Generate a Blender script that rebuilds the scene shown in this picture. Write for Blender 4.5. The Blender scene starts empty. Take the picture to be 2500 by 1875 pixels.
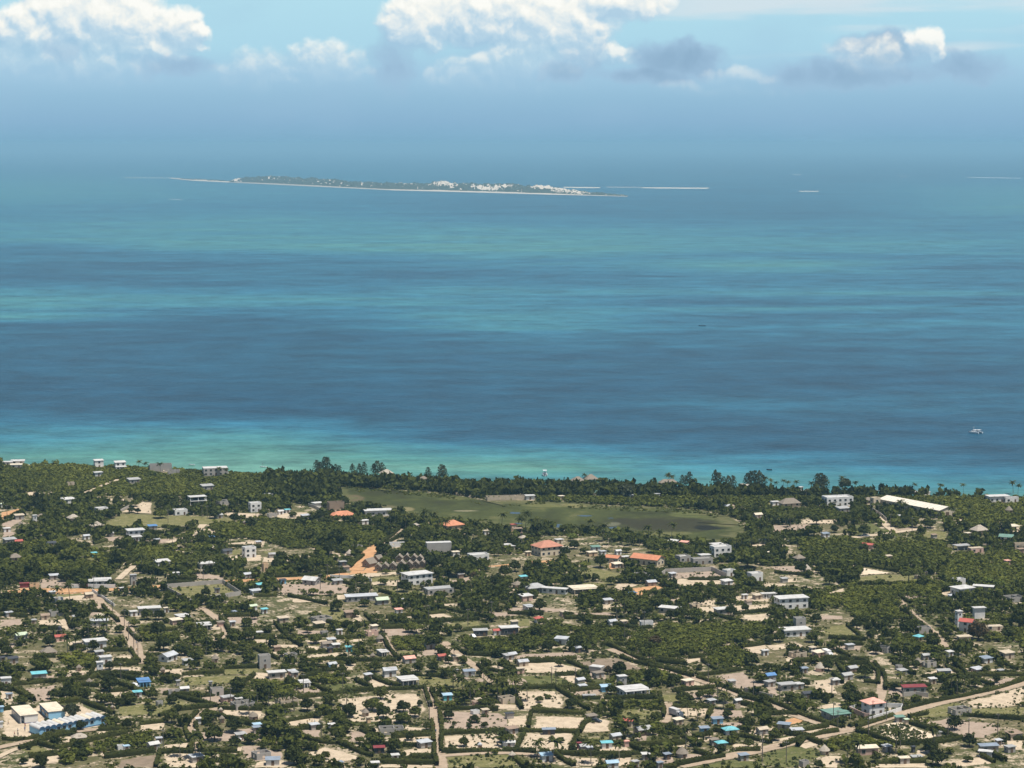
import bpy, math, random
import numpy as np
from mathutils import Vector, Matrix

random.seed(7)
rng = np.random.default_rng(11)
SC = bpy.context.scene
COL = SC.collection

# ------------------------------------------------------------------ camera
CAM_H = 220.0
FPX = 5550.0            # focal length in photo pixels (photo 2500 x 1875)
CX, CY = 1250.0, 937.5
HORIZON_V = 352.0
PITCH = math.atan((CY - HORIZON_V) / FPX)
cam_data = bpy.data.cameras.new("camera")
cam_data.sensor_width = 36.0
cam_data.lens = FPX / 2500.0 * 36.0
cam_data.clip_start = 1.0
cam_data.clip_end = 250000.0
cam = bpy.data.objects.new("camera", cam_data)
cam.location = (0, 0, CAM_H)
cam.rotation_euler = (math.pi / 2 - PITCH, 0, 0)
COL.objects.link(cam)
SC.camera = cam

def srgb(r, g, b):
    def c(x):
        x /= 255.0
        return x / 12.92 if x <= 0.04045 else ((x + 0.055) / 1.055) ** 2.4
    return (c(r), c(g), c(b))

# ------------------------------------------------------------------ exposure
SC.view_settings.view_transform = 'Standard'
SC.view_settings.look = 'None'
SC.view_settings.exposure = 0.16
SC.view_settings.gamma = 1.0
SC.view_settings.use_curve_mapping = False
SC.render.engine = 'CYCLES'
SC.cycles.use_denoising = True
SC.cycles.max_bounces = 4
SC.cycles.diffuse_bounces = 1
SC.cycles.glossy_bounces = 1
SC.cycles.transmission_bounces = 2
SC.cycles.transparent_max_bounces = 8
SC.cycles.volume_bounces = 0

# ------------------------------------------------------------------ sun
SUN_DIR = Vector((0.26, -0.20, 0.945)).normalized()   # towards the sun: high, a little right of and behind the viewer
sun_data = bpy.data.lights.new("sun", 'SUN')
sun_data.energy = 4.9
sun_data.angle = math.radians(0.53)
sun_data.color = (1.0, 0.95, 0.875)
sun = bpy.data.objects.new("sun", sun_data)
sun.rotation_euler = SUN_DIR.to_track_quat('Z', 'Y').to_euler()
sun.location = (0, -200, 900)
COL.objects.link(sun)

# ------------------------------------------------------------------ node helper
class NT:
    def __init__(self, tree):
        self.t = tree
    def new(self, typ, **kw):
        n = self.t.nodes.new(typ)
        for k, v in kw.items():
            setattr(n, k, v)
        return n
    def put(self, sock, v):
        if v is None:
            return
        if isinstance(v, bpy.types.NodeSocket):
            self.t.links.new(v, sock)
        elif isinstance(v, (tuple, list)):
            n = len(sock.default_value)
            v = tuple(v)
            if n == 4 and len(v) == 3:
                v = v + (1.0,)
            sock.default_value = v[:n]
        else:
            sock.default_value = v
    def m(self, op, a, b=None, c=None, clamp=False):
        n = self.new('ShaderNodeMath', operation=op, use_clamp=clamp)
        for i, x in enumerate((a, b, c)):
            if x is not None:
                self.put(n.inputs[i], x)
        return n.outputs[0]
    def vm(self, op, a, b=None, scale=None):
        n = self.new('ShaderNodeVectorMath', operation=op)
        self.put(n.inputs[0], a)
        if b is not None:
            self.put(n.inputs[1], b)
        if scale is not None:
            self.put(n.inputs[3], scale)
        return n.outputs['Value'] if op in ('LENGTH', 'DOT_PRODUCT', 'DISTANCE') else n.outputs[0]
    def sep(self, v):
        n = self.new('ShaderNodeSeparateXYZ')
        self.put(n.inputs[0], v)
        return n.outputs
    def comb(self, x=0.0, y=0.0, z=0.0):
        n = self.new('ShaderNodeCombineXYZ')
        for i, a in enumerate((x, y, z)):
            self.put(n.inputs[i], a)
        return n.outputs[0]
    def noise(self, vec, scale=1.0, detail=3.0, rough=0.5, dist=0.0, color=False):
        n = self.new('ShaderNodeTexNoise')
        self.put(n.inputs['Vector'], vec)
        n.inputs['Scale'].default_value = scale
        n.inputs['Detail'].default_value = detail
        n.inputs['Roughness'].default_value = rough
        n.inputs['Distortion'].default_value = dist
        return n.outputs['Color'] if color else n.outputs['Fac']
    def ss(self, x, lo, hi):
        n = self.new('ShaderNodeMapRange', interpolation_type='SMOOTHSTEP')
        self.put(n.inputs['Value'], x)
        n.inputs['From Min'].default_value = lo
        n.inputs['From Max'].default_value = hi
        return n.outputs['Result']
    def lin(self, x, a, b, c, d):
        n = self.new('ShaderNodeMapRange')
        self.put(n.inputs['Value'], x)
        for k, v in zip(('From Min', 'From Max', 'To Min', 'To Max'), (a, b, c, d)):
            n.inputs[k].default_value = v
        return n.outputs['Result']
    def mix(self, f, a, b, blend='MIX'):
        n = self.new('ShaderNodeMix', data_type='RGBA', blend_type=blend)
        self.put(n.inputs[0], f)
        self.put(n.inputs[6], a)
        self.put(n.inputs[7], b)
        return n.outputs[2]
    def ramp(self, x, stops, interp='LINEAR'):
        n = self.new('ShaderNodeValToRGB')
        self.put(n.inputs[0], x)
        cr = n.color_ramp
        cr.interpolation = interp
        while len(cr.elements) > 1:
            cr.elements.remove(cr.elements[-1])
        cr.elements[0].position = stops[0][0]
        cr.elements[0].color = tuple(stops[0][1]) + (1,)
        for p, c in stops[1:]:
            e = cr.elements.new(p)
            e.color = tuple(c) + (1,)
        return n.outputs[0]

# ------------------------------------------------------------------ world: clear sky
world = bpy.data.worlds.new("World")
SC.world = world
world.use_nodes = True
world.cycles.sampling_method = 'MANUAL'
world.cycles.sample_map_resolution = 512
wt = world.node_tree
wt.nodes.clear()
W = NT(wt)
sky = W.new('ShaderNodeTexSky', sky_type='NISHITA')
sky.sun_disc = False
sky.sun_elevation = math.asin(SUN_DIR.z)
sky.sun_rotation = math.atan2(SUN_DIR.x, SUN_DIR.y)
sky.altitude = 200
sky.dust_density = 1.5
bg_sky = W.new('ShaderNodeBackground')
bg_sky.inputs[1].default_value = 0.066
wt.links.new(sky.outputs[0], bg_sky.inputs[0])

wo = W.new('ShaderNodeOutputWorld')
wt.links.new(bg_sky.outputs[0], wo.inputs[0])

# ------------------------------------------------------------------ projection helpers (photo pixel -> place on the ground)
CP, SP = math.cos(PITCH), math.sin(PITCH)
def gp(u, v, z=0.0):
    xc, yc = (u - CX) / FPX, -(v - CY) / FPX
    d = (xc, CP + yc * SP, -SP + yc * CP)
    t = (z - CAM_H) / d[2]
    return Vector((d[0] * t, d[1] * t, z))
ZR = [(0, 1080), (620, 1080), (1240, 1080), (1860, 1080), (0, 1475), (620, 1475), (1240, 1475), (1860, 1475)]
ZF = 3.456
def zuv(r, X, Y):
    return ZR[r - 1][0] + X / ZF, ZR[r - 1][1] + Y / ZF
def zp(r, X, Y, z=0.0):
    u, v = zuv(r, X, Y)
    return gp(u, v, z)
def mpz(r, Y):
    """metres per zoomed pixel at that height in the picture"""
    v = ZR[r - 1][1] + Y / ZF
    return CAM_H / (v - HORIZON_V) / ZF * math.cos(PITCH)
def uv_of(x, y, z=0.0):
    zc = y * CP + (CAM_H - z) * SP
    yc = y * SP - (CAM_H - z) * CP
    return CX + FPX * x / zc, CY - FPX * yc / zc

# ------------------------------------------------------------------ mesh helpers
class MB:
    def __init__(self):
        self.v, self.f, self.mi = [], [], []
    def add(self, verts, faces, m=0):
        o = len(self.v)
        self.v += [tuple(p) for p in verts]
        self.f += [tuple(i + o for i in f) for f in faces]
        self.mi += [m] * len(faces)
        return self
    def box(self, c, s, m=0, rz=0.0, taper=1.0):
        hx, hy, hz = s[0] / 2, s[1] / 2, s[2] / 2
        ca, sa = math.cos(rz), math.sin(rz)
        vs = []
        for z, k in ((-hz, 1.0), (hz, taper)):
            for x, y in ((-hx, -hy), (hx, -hy), (hx, hy), (-hx, hy)):
                x2, y2 = x * k, y * k
                vs.append((c[0] + x2 * ca - y2 * sa, c[1] + x2 * sa + y2 * ca, c[2] + z))
        return self.add(vs, [(3, 2, 1, 0), (4, 5, 6, 7), (0, 1, 5, 4), (1, 2, 6, 5), (2, 3, 7, 6), (3, 0, 4, 7)], m)
    def tube(self, pts, rad, n=6, m=0, cap=True):
        pts = [Vector(p) for p in pts]
        rings = []
        for i, p in enumerate(pts):
            a = pts[max(i - 1, 0)]
            b = pts[min(i + 1, len(pts) - 1)]
            d = (b - a).normalized() if (b - a).length > 1e-9 else Vector((0, 0, 1))
            s = d.orthogonal().normalized()
            t = d.cross(s)
            r = rad[i] if isinstance(rad, (list, tuple)) else rad
            rings.append([p + (s * math.cos(k * 2 * math.pi / n) + t * math.sin(k * 2 * math.pi / n)) * r for k in range(n)])
        vs = [v for R in rings for v in R]
        fs = []
        for i in range(len(rings) - 1):
            for k in range(n):
                fs.append((i * n + k, i * n + (k + 1) % n, (i + 1) * n + (k + 1) % n, (i + 1) * n + k))
        if cap:
            fs.append(tuple(range(n - 1, -1, -1)))
            fs.append(tuple((len(rings) - 1) * n + k for k in range(n)))
        return self.add(vs, fs, m)
    def mesh(self, name, mats):
        me = bpy.data.meshes.new(name)
        me.from_pydata(self.v, [], self.f)
        for mm in (mats if isinstance(mats, (list, tuple)) else [mats]):
            me.materials.append(mm)
        if any(self.mi):
            me.polygons.foreach_set('material_index', self.mi)
        me.update()
        return me
    def build(self, name, mats, parent=None, loc=None, rz=0.0):
        o = bpy.data.objects.new(name, self.mesh(name, mats))
        COL.objects.link(o)
        if parent is not None:
            o.parent = parent
        if loc is not None:
            o.location = loc
        o.rotation_euler[2] = rz
        return o

def link_mesh(name, me, parent=None, loc=None, rz=0.0, scale=None):
    o = bpy.data.objects.new(name, me)
    COL.objects.link(o)
    if parent is not None:
        o.parent = parent
    if loc is not None:
        o.location = loc
    o.rotation_euler[2] = rz
    if scale is not None:
        o.scale = scale
    return o
def empty(name, loc, rz=0.0):
    o = bpy.data.objects.new(name, None)
    o.empty_display_size = 1.0
    COL.objects.link(o)
    o.location = loc
    o.rotation_euler[2] = rz
    return o
def tag(o, label=None, cat=None, group=None, kind=None):
    if label: o['label'] = label
    if cat: o['category'] = cat
    if group: o['group'] = group
    if kind: o['kind'] = kind
    return o
def np_mesh(name, verts, quads, mats, attrs=None, midx=None):
    """verts (n,3), quads (m,4) numpy -> mesh"""
    me = bpy.data.meshes.new(name)
    n, m = len(verts), len(quads)
    me.vertices.add(n)
    me.vertices.foreach_set('co', np.ascontiguousarray(verts, dtype=np.float32).ravel())
    k = quads.shape[1]
    me.loops.add(m * k)
    me.loops.foreach_set('vertex_index', np.ascontiguousarray(quads, dtype=np.int32).ravel())
    me.polygons.add(m)
    me.polygons.foreach_set('loop_start', np.arange(0, m * k, k, dtype=np.int32))
    for mm in mats:
        me.materials.append(mm)
    if midx is not None:
        me.polygons.foreach_set('material_index', midx.astype(np.int32))
    for an, arr in (attrs or {}).items():
        a = me.attributes.new(an, 'FLOAT', 'POINT')
        a.data.foreach_set('value', np.ascontiguousarray(arr, dtype=np.float32))
    me.update(calc_edges=True)
    me.validate()
    return me

# ------------------------------------------------------------------ materials
def material(name):
    m = bpy.data.materials.new(name)
    m.use_nodes = True
    m.node_tree.nodes.clear()
    n = NT(m.node_tree)
    out = n.new('ShaderNodeOutputMaterial')
    bs = n.new('ShaderNodeBsdfPrincipled')
    m.node_tree.links.new(bs.outputs[0], out.inputs[0])
    return m, n, bs, out
def plain(name, col, rough=0.8, var=0.18, scale=0.9, spec=0.3, grime=0.0, metallic=0.0):
    m, n, bs, out = material(name)
    g = n.new('ShaderNodeNewGeometry')
    nz = n.noise(g.outputs['Position'], scale, 4.0, 0.6)
    k = n.lin(nz, 0.3, 0.7, 1.0 - var, 1.0 + var)
    c = n.vm('SCALE', col, scale=k)
    if grime:
        n2 = n.ss(n.noise(g.outputs['Position'], 0.35, 4.0, 0.65), 0.5, 0.75)
        c = n.mix(n.m('MULTIPLY', n2, grime), c, (0.16, 0.13, 0.10))
    n.put(bs.inputs['Base Color'], c)
    bs.inputs['Roughness'].default_value = rough
    bs.inputs['Specular IOR Level'].default_value = spec
    bs.inputs['Metallic'].default_value = metallic
    return m

# ================================================================== LOW SKY: the belt of haze, cloud bank and cumulus all round the horizon
m_sky = bpy.data.materials.new('low_sky')
m_sky.use_nodes = True
m_sky.node_tree.nodes.clear()
wt = m_sky.node_tree
W = NT(wt)
geo = W.new('ShaderNodeNewGeometry')
dirv = W.vm('NORMALIZE', W.vm('SUBTRACT', geo.outputs['Position'], (0.0, 0.0, CAM_H)))
dx, dy, dz = W.sep(dirv)
el = W.m('ARCSINE', dz)
az = W.m('ARCTAN2', dx, dy)
cu = W.m('MULTIPLY_ADD', az, FPX / 100.0, CX / 100.0)
cv = W.m('MULTIPLY_ADD', el, -FPX / 100.0, HORIZON_V / 100.0)   # grows downwards, 3.52 = horizon
P = W.comb(cu, cv, 0.0)

def density_group():
    g = bpy.data.node_groups.new("cloud_density", 'ShaderNodeTree')
    g.interface.new_socket("P", in_out='INPUT', socket_type='NodeSocketVector')
    g.interface.new_socket("bright", in_out='OUTPUT', socket_type='NodeSocketFloat')
    g.interface.new_socket("dark", in_out='OUTPUT', socket_type='NodeSocketFloat')
    N = NT(g)
    gi = N.new('NodeGroupInput')
    go = N.new('NodeGroupOutput')
    p = gi.outputs[0]
    w1 = N.noise(p, 1.3, 3.0, 0.55, color=True)
    w1 = N.vm('SUBTRACT', w1, (0.5, 0.5, 0.5))
    w1 = N.vm('MULTIPLY', w1, (0.9, 0.65, 0.0))
    q = N.vm('ADD', p, w1)
    def blobs(lst):
        acc = None
        for (u, v, ru, rv, a) in lst:
            d = N.vm('SUBTRACT', q, (u / 100, v / 100, 0))
            d = N.vm('MULTIPLY', d, (100 / ru, 100 / rv, 0))
            l = N.vm('DOT_PRODUCT', d, d)
            b = N.m('MULTIPLY_ADD', l, -a, a)
            acc = b if acc is None else N.m('SMOOTH_MAX', acc, b, 0.25)
        return acc
    bright = blobs([
        (100, 90, 105, 75, 1.1), (215, 50, 150, 110, 1.2), (330, 70, 105, 105, 1.1), (385, 125, 95, 60, .9), (460, 85, 62, 58, 1),
        (75, 160, 120, 55, .7), (250, 165, 190, 60, .75),
        (1030, 60, 100, 75, 1.1), (1180, 30, 180, 85, 1.2), (1330, 60, 175, 125, 1.2), (1290, 150, 150, 80, .9), (1510, 5, 125, 60, 1.1),
        (1140, 195, 110, 55, .7), (1240, 175, 150, 70, .75), (2240, 112, 50, 42, 1.1), (1500, 140, 45, 24, .6), (1800, 195, 85, 22, .5), (1740, 225, 130, 26, .4),
        (640, 180, 90, 50, .5), (800, 165, 95, 55, .5), (2110, 150, 90, 50, .4)])
    dark = blobs([
        (1650, 150, 130, 55, 1), (1590, 190, 130, 30, .9), (1370, 182, 62, 30, 1), (2130, 130, 120, 55, 1), (2060, 190, 230, 45, .9),
        (2330, 170, 110, 45, .8), (440, 170, 110, 28, .6), (170, 130, 45, 40, .5), (960, 160, 60, 90, .45), (1420, 140, 60, 60, .45)])
    # beyond the frame the same weather goes on: cumulus wherever a slow noise is high
    far = N.m('ABSOLUTE', N.m('SUBTRACT', N.sep(p)[0], 12.5))
    far = N.ss(far, 15.0, 19.0)
    slow = N.noise(N.vm('MULTIPLY', p, (0.16, 0.28, 1)), 1.0, 2.0, 0.5)
    gen = N.lin(slow, 0.48, 0.72, -0.6, 1.1)
    vv = N.sep(p)[1]
    gen = N.m('MULTIPLY_ADD', N.m('ABSOLUTE', N.m('SUBTRACT', vv, -1.0)), -0.16, gen)
    bright = N.m('MULTIPLY_ADD', N.m('SUBTRACT', gen, bright), far, bright)
    dark = N.m('MULTIPLY_ADD', N.m('SUBTRACT', -0.6, dark), far, dark)
    vor = N.new('ShaderNodeTexVoronoi', feature='SMOOTH_F1')
    N.put(vor.inputs['Vector'], q)
    vor.inputs['Scale'].default_value = 2.3
    vor.inputs['Smoothness'].default_value = 0.6
    bil = N.m('MULTIPLY_ADD', vor.outputs['Distance'], -0.75, 0.27)
    fb = N.m('SUBTRACT', N.noise(q, 3.4, 5.0, 0.58), 0.5)
    tex = N.m('MULTIPLY_ADD', fb, 0.9, bil)
    g.links.new(N.m('ADD', bright, N.m('MULTIPLY', tex, 0.72)), go.inputs[0])
    g.links.new(N.m('ADD', dark, N.m('MULTIPLY', tex, 0.55)), go.inputs[1])
    return g

dg = density_group()
def dens(vec):
    n = W.new('ShaderNodeGroup')
    n.node_tree = dg
    W.put(n.inputs[0], vec)
    return n.outputs
d0 = dens(P)
d1 = dens(W.vm('ADD', P, (0.08, -0.17, 0)))     # a step towards the sun
relief = W.m('SUBTRACT', d0[0], d1[0])
lit = W.lin(relief, -0.45, 0.55, 0.0, 1.0)
lit = W.m('ADD', lit, W.lin(cv, 1.9, 0.0, -0.25, 0.28), clamp=True)

# clear air: from the hazy horizon up to pale blue
eld = W.m('MULTIPLY', el, 180 / math.pi)
base = W.ramp(W.lin(eld, -1.0, 5.0, 0.0, 1.0), [
    (0.0, srgb(116, 166, 192)), (0.165, srgb(124, 170, 198)), (0.26, srgb(138, 178, 207)), (0.36, srgb(148, 188, 214)),
    (0.46, srgb(162, 200, 224)), (0.56, srgb(171, 213, 231)), (0.75, srgb(177, 219, 234)), (1.0, srgb(165, 208, 232))])
mott = W.noise(W.vm('MULTIPLY', P, (0.28, 0.6, 1)), 1.0, 3.0, 0.5)
base = W.mix(W.m('MULTIPLY', W.ss(mott, 0.45, 0.75), 0.25), base, srgb(156, 190, 217))
# thin high layer, upper right of the view and streaks elsewhere
st = W.noise(W.vm('MULTIPLY', P, (0.10, 1.1, 1)), 1.0, 4.0, 0.5)
st = W.m('MULTIPLY', W.ss(W.m('MULTIPLY_ADD', cv, -0.22, st), 0.30, 0.46), W.ss(cu, 14.0, 17.5))
base = W.mix(W.m('MULTIPLY', st, 0.85), base, srgb(212, 225, 232))
# dark shaded bank
da = W.m('MULTIPLY', W.ss(d0[1], -0.30, 0.55), 0.92)
da = W.m('MULTIPLY', da, W.lin(cv, 1.9, 3.0, 1.0, 0.0))
darkc = W.mix(W.ss(d0[1], 0.2, 1.2), srgb(158, 190, 216), srgb(138, 170, 198))
base = W.mix(da, base, darkc)
# sunlit cumulus
ba = W.ss(d0[0], -0.42, 0.34)
ba = W.m('MULTIPLY', ba, W.ss(cv, 2.65, 0.75))
cloudc = W.ramp(lit, [(0.0, srgb(164, 198, 222)), (0.35, srgb(186, 212, 229)), (0.62, srgb(226, 234, 236)), (0.85, srgb(248, 247, 240)), (1.0, srgb(255, 253, 246))])
base = W.mix(W.m('MULTIPLY', ba, 0.94), base, cloudc)
em = W.new('ShaderNodeEmission')
em.inputs[1].default_value = 0.92
wt.links.new(base, em.inputs[0])
tr = W.new('ShaderNodeBsdfTransparent')
mixw = W.new('ShaderNodeMixShader')
wt.links.new(W.ss(eld, 4.6, 9.5), mixw.inputs[0])
wt.links.new(em.outputs[0], mixw.inputs[1])
wt.links.new(tr.outputs[0], mixw.inputs[2])
wo = W.new('ShaderNodeOutputMaterial')
wt.links.new(mixw.outputs[0], wo.inputs[0])
m_sky.cycles.emission_sampling = 'NONE'
SKY_R = 160000.0
vs, fs = [], []
NSK = 128
for i in range(NSK):
    a = 2 * math.pi * i / NSK
    for z in (-2500.0, 4000.0, 10000.0, 18000.0, 28000.0):
        vs.append((math.sin(a) * SKY_R, math.cos(a) * SKY_R, z))
for i in range(NSK):
    j = (i + 1) % NSK
    for k in range(4):
        fs.append((i * 5 + k, i * 5 + k + 1, j * 5 + k + 1, j * 5 + k))
sky_belt = MB().add(vs, fs).build('sky', m_sky)
tag(sky_belt, 'hazy blue low sky with white cumulus and grey cloud bank', kind='structure')
# ================================================================== SETTING
SHORE = [(-1500, 1074), (-600, 1107), (0, 1130), (300, 1138), (620, 1155), (900, 1173), (1240, 1184), (1500, 1191), (1860, 1203), (2130, 1205), (2500, 1213), (3200, 1228), (4200, 1248)]
SHORE_W = [gp(u, v) for u, v in SHORE]
SEA_Z = -0.6
def shore_y(x):
    xs = [p.x for p in SHORE_W]
    ys = [p.y for p in SHORE_W]
    return float(np.interp(x, xs, ys))

# ---- ground colours: one shared recipe in world space
def ground_group():
    g = bpy.data.node_groups.new("ground_colour", 'ShaderNodeTree')
    g.interface.new_socket("P", in_out='INPUT', socket_type='NodeSocketVector')
    g.interface.new_socket("Color", in_out='OUTPUT', socket_type='NodeSocketColor')
    N = NT(g)
    gi = N.new('NodeGroupInput')
    go = N.new('NodeGroupOutput')
    p = gi.outputs[0]
    big = N.noise(p, 0.022, 3.0, 0.55)
    mid = N.noise(p, 0.13, 4.0, 0.6)
    fine = N.noise(p, 0.55, 4.0, 0.7)
    c = N.mix(N.ss(big, 0.4, 0.62), (0.125, 0.112, 0.052), (0.078, 0.084, 0.030))
    s = N.m('ADD', N.m('MULTIPLY', mid, 0.7), N.m('MULTIPLY', fine, 0.42))
    c = N.mix(N.m('MULTIPLY', N.ss(s, 0.52, 0.68), 0.9), c, (0.30, 0.235, 0.16))
    c = N.mix(N.ss(N.m('ADD', s, N.m('MULTIPLY', big, 0.25)), 0.70, 0.80), c, (0.50, 0.405, 0.29))
    c = N.mix(N.m('MULTIPLY', N.ss(N.noise(p, 0.9, 3.0, 0.7), 0.48, 0.62), 0.65), c, (0.052, 0.060, 0.022))
    g.links.new(c, go.inputs[0])
    return g
GG = ground_group()
def ground_col(n, pos):
    k = n.new('ShaderNodeGroup')
    k.node_tree = GG
    n.put(k.inputs[0], pos)
    return k.outputs[0]
def soil(name, col, col2, fleck, fleck_amt, scale=0.25):
    """bare ground of one colour that frays into the ground around it at its border (attribute 'edge')"""
    m, n, bs, out = material(name)
    g = n.new('ShaderNodeNewGeometry')
    p = g.outputs['Position']
    a = n.new('ShaderNodeAttribute', attribute_name='edge')
    nz = n.noise(p, scale, 4.0, 0.62)
    fi = n.noise(p, 1.1, 3.0, 0.7)
    fi2 = n.noise(p, 0.33, 4.0, 0.7)
    c = n.mix(n.ss(nz, 0.35, 0.68), col, col2)
    c = n.mix(n.m('MULTIPLY', n.ss(n.m('ADD', n.m('MULTIPLY', fi, 0.55), n.m('MULTIPLY', fi2, 0.5)), 0.56, 0.66), fleck_amt), c, fleck)
    e = n.ss(n.m('ADD', a.outputs['Fac'], n.m('MULTIPLY', n.m('SUBTRACT', n.noise(p, 0.5, 4.0, 0.65), 0.5), 1.6)), 0.25, 0.55)
    c = n.mix(e, ground_col(n, p), c)
    n.put(bs.inputs['Base Color'], c)
    bs.inputs['Roughness'].default_value = 0.95
    bs.inputs['Specular IOR Level'].default_value = 0.1
    return m
SOIL = {
    's': soil('pale_sand', (0.56, 0.455, 0.325), (0.44, 0.35, 0.25), (0.17, 0.15, 0.07), 0.65),
    'w': soil('white_sand', (0.68, 0.57, 0.42), (0.60, 0.49, 0.355), (0.30, 0.26, 0.15), 0.25),
    'p': soil('pinkish_soil', (0.395, 0.305, 0.235), (0.315, 0.245, 0.185), (0.15, 0.125, 0.07), 0.55),
    'y': soil('dry_meadow', (0.190, 0.172, 0.072), (0.120, 0.122, 0.042), (0.42, 0.34, 0.22), 0.75),
    'g': soil('green_meadow', (0.085, 0.095, 0.032), (0.130, 0.132, 0.046), (0.30, 0.24, 0.14), 0.6),
    'o': soil('orange_dirt', (0.54, 0.31, 0.155), (0.44, 0.24, 0.12), (0.50, 0.38, 0.25), 0.6),
    'd': soil('ploughed_soil', (0.26, 0.20, 0.145), (0.20, 0.155, 0.11), (0.12, 0.11, 0.05), 0.5),
    't': soil('track_sand', (0.42, 0.325, 0.235), (0.34, 0.26, 0.185), (0.20, 0.165, 0.10), 0.55),
}

def frayed_poly(pts, inset, jit, seg=4.0, seed=0):
    """outline jittered at ~seg metres with an inner ring; returns MB-less data (verts, faces, edge attr)"""
    r = random.Random(seed)
    out = []
    n = len(pts)
    for i in range(n):
        a, b = pts[i], pts[(i + 1) % n]
        k = max(1, int((b - a).length / seg))
        for j in range(k):
            p = a.lerp(b, j / k)
            out.append(Vector((p.x + r.uniform(-jit, jit), p.y + r.uniform(-jit, jit) * 1.6, 0)))
    c = sum(out, Vector()) / len(out)
    inner = []
    for p in out:
        d = p - c
        L = d.length
        inner.append(c + d * max(0.2, 1 - inset / max(L, 0.01)))
    m = len(out)
    faces = [(i, (i + 1) % m, m + (i + 1) % m, m + i) for i in range(m)]
    # make faces point up
    area = sum(out[i].x * out[(i + 1) % m].y - out[(i + 1) % m].x * out[i].y for i in range(m))
    faces.append(tuple(range(m, 2 * m)))
    if area < 0:
        faces = [tuple(reversed(f)) for f in faces]
    return out + inner, faces, [0.0] * m + [1.0] * m
def sheet(name, verts, faces, edge, mat, z):
    me = bpy.data.meshes.new(name)
    me.from_pydata([(v.x, v.y, 0) for v in verts], [], faces)
    me.materials.append(mat)
    a = me.attributes.new('edge', 'FLOAT', 'POINT')
    a.data.foreach_set('value', edge)
    me.update()
    return link_mesh(name, me, loc=(0, 0, z))

# ---- land
m_ground, n, bs, out = material('scrubland_ground')
g = n.new('ShaderNodeNewGeometry')
n.put(bs.inputs['Base Color'], ground_col(n, g.outputs['Position']))
bs.inputs['Roughness'].default_value = 0.95
bs.inputs['Specular IOR Level'].default_value = 0.1
xs = np.linspace(-1400, 1400, 57)
rows = np.concatenate([np.linspace(-2500, 500, 7)[:-1], np.linspace(500, 1.0, 1)])
vs, fs = [], []
ny = 12
for x in xs:
    sy = shore_y(x)
    for j in range(ny):
        t = j / (ny - 1)
        vs.append((x, -2500 + (sy - 14 + 2500) * t, 0.0))
for i in range(len(xs) - 1):
    for j in range(ny - 1):
        fs.append((i * ny + j, (i + 1) * ny + j, (i + 1) * ny + j + 1, i * ny + j + 1))
ground = MB().add(vs, fs).build('ground', m_ground)
tag(ground, 'sandy scrubland ground under the whole coastal settlement', kind='structure')
m_beach = plain('beach_sand', (0.62, 0.52, 0.39), 0.95, 0.12, 0.3, 0.1)
vs, fs = [], []
xs2 = np.linspace(-1400, 1400, 240)
for x in xs2:
    sy = shore_y(x) + 2.0 * math.sin(x * 0.02) + 1.2 * math.sin(x * 0.053 + 1)
    vs += [(x, sy - 15, 0.05), (x, sy - 4, -0.1), (x, sy + 6, -1.6)]
for i in range(len(xs2) - 1):
    for j in range(2):
        fs.append((i * 3 + j, (i + 1) * 3 + j, (i + 1) * 3 + j + 1, i * 3 + j + 1))
beach = MB().add(vs, fs).build('beach', m_beach)
tag(beach, 'narrow pale beach between the coastal trees and the sea', kind='structure')

# ---- sea: water over pale sandbanks, with darker blue bands; attribute 'shoal' 0 dark blue .. 1 pale
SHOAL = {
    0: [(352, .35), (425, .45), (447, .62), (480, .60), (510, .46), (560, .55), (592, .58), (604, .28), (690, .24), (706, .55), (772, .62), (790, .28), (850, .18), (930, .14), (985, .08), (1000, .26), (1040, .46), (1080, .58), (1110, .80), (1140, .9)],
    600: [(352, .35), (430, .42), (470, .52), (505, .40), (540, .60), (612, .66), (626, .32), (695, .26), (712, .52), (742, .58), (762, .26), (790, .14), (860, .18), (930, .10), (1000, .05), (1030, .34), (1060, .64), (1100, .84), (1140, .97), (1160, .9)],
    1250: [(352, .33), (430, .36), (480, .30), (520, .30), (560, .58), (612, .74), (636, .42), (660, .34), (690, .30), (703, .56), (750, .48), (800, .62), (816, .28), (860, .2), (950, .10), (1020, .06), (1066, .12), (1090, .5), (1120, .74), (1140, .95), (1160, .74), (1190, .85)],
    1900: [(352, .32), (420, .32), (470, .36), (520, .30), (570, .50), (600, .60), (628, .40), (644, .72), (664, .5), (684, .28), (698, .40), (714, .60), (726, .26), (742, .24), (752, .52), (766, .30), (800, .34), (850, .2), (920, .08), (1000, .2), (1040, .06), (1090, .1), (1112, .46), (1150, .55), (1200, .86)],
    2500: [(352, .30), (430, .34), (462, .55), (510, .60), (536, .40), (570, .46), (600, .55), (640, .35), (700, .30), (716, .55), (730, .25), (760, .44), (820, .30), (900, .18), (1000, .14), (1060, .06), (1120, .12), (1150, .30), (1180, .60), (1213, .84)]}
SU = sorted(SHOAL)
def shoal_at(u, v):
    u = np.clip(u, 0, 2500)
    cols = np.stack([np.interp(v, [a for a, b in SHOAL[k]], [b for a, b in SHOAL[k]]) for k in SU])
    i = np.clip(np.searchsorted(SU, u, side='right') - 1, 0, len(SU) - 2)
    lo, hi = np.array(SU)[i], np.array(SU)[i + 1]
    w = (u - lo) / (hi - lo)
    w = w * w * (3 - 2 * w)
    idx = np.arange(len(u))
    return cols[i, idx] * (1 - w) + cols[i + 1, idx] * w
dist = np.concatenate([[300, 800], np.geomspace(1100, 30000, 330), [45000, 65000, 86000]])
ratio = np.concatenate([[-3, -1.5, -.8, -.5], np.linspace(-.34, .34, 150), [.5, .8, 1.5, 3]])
D, Rr = np.meshgrid(dist, ratio, indexing='ij')
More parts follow.
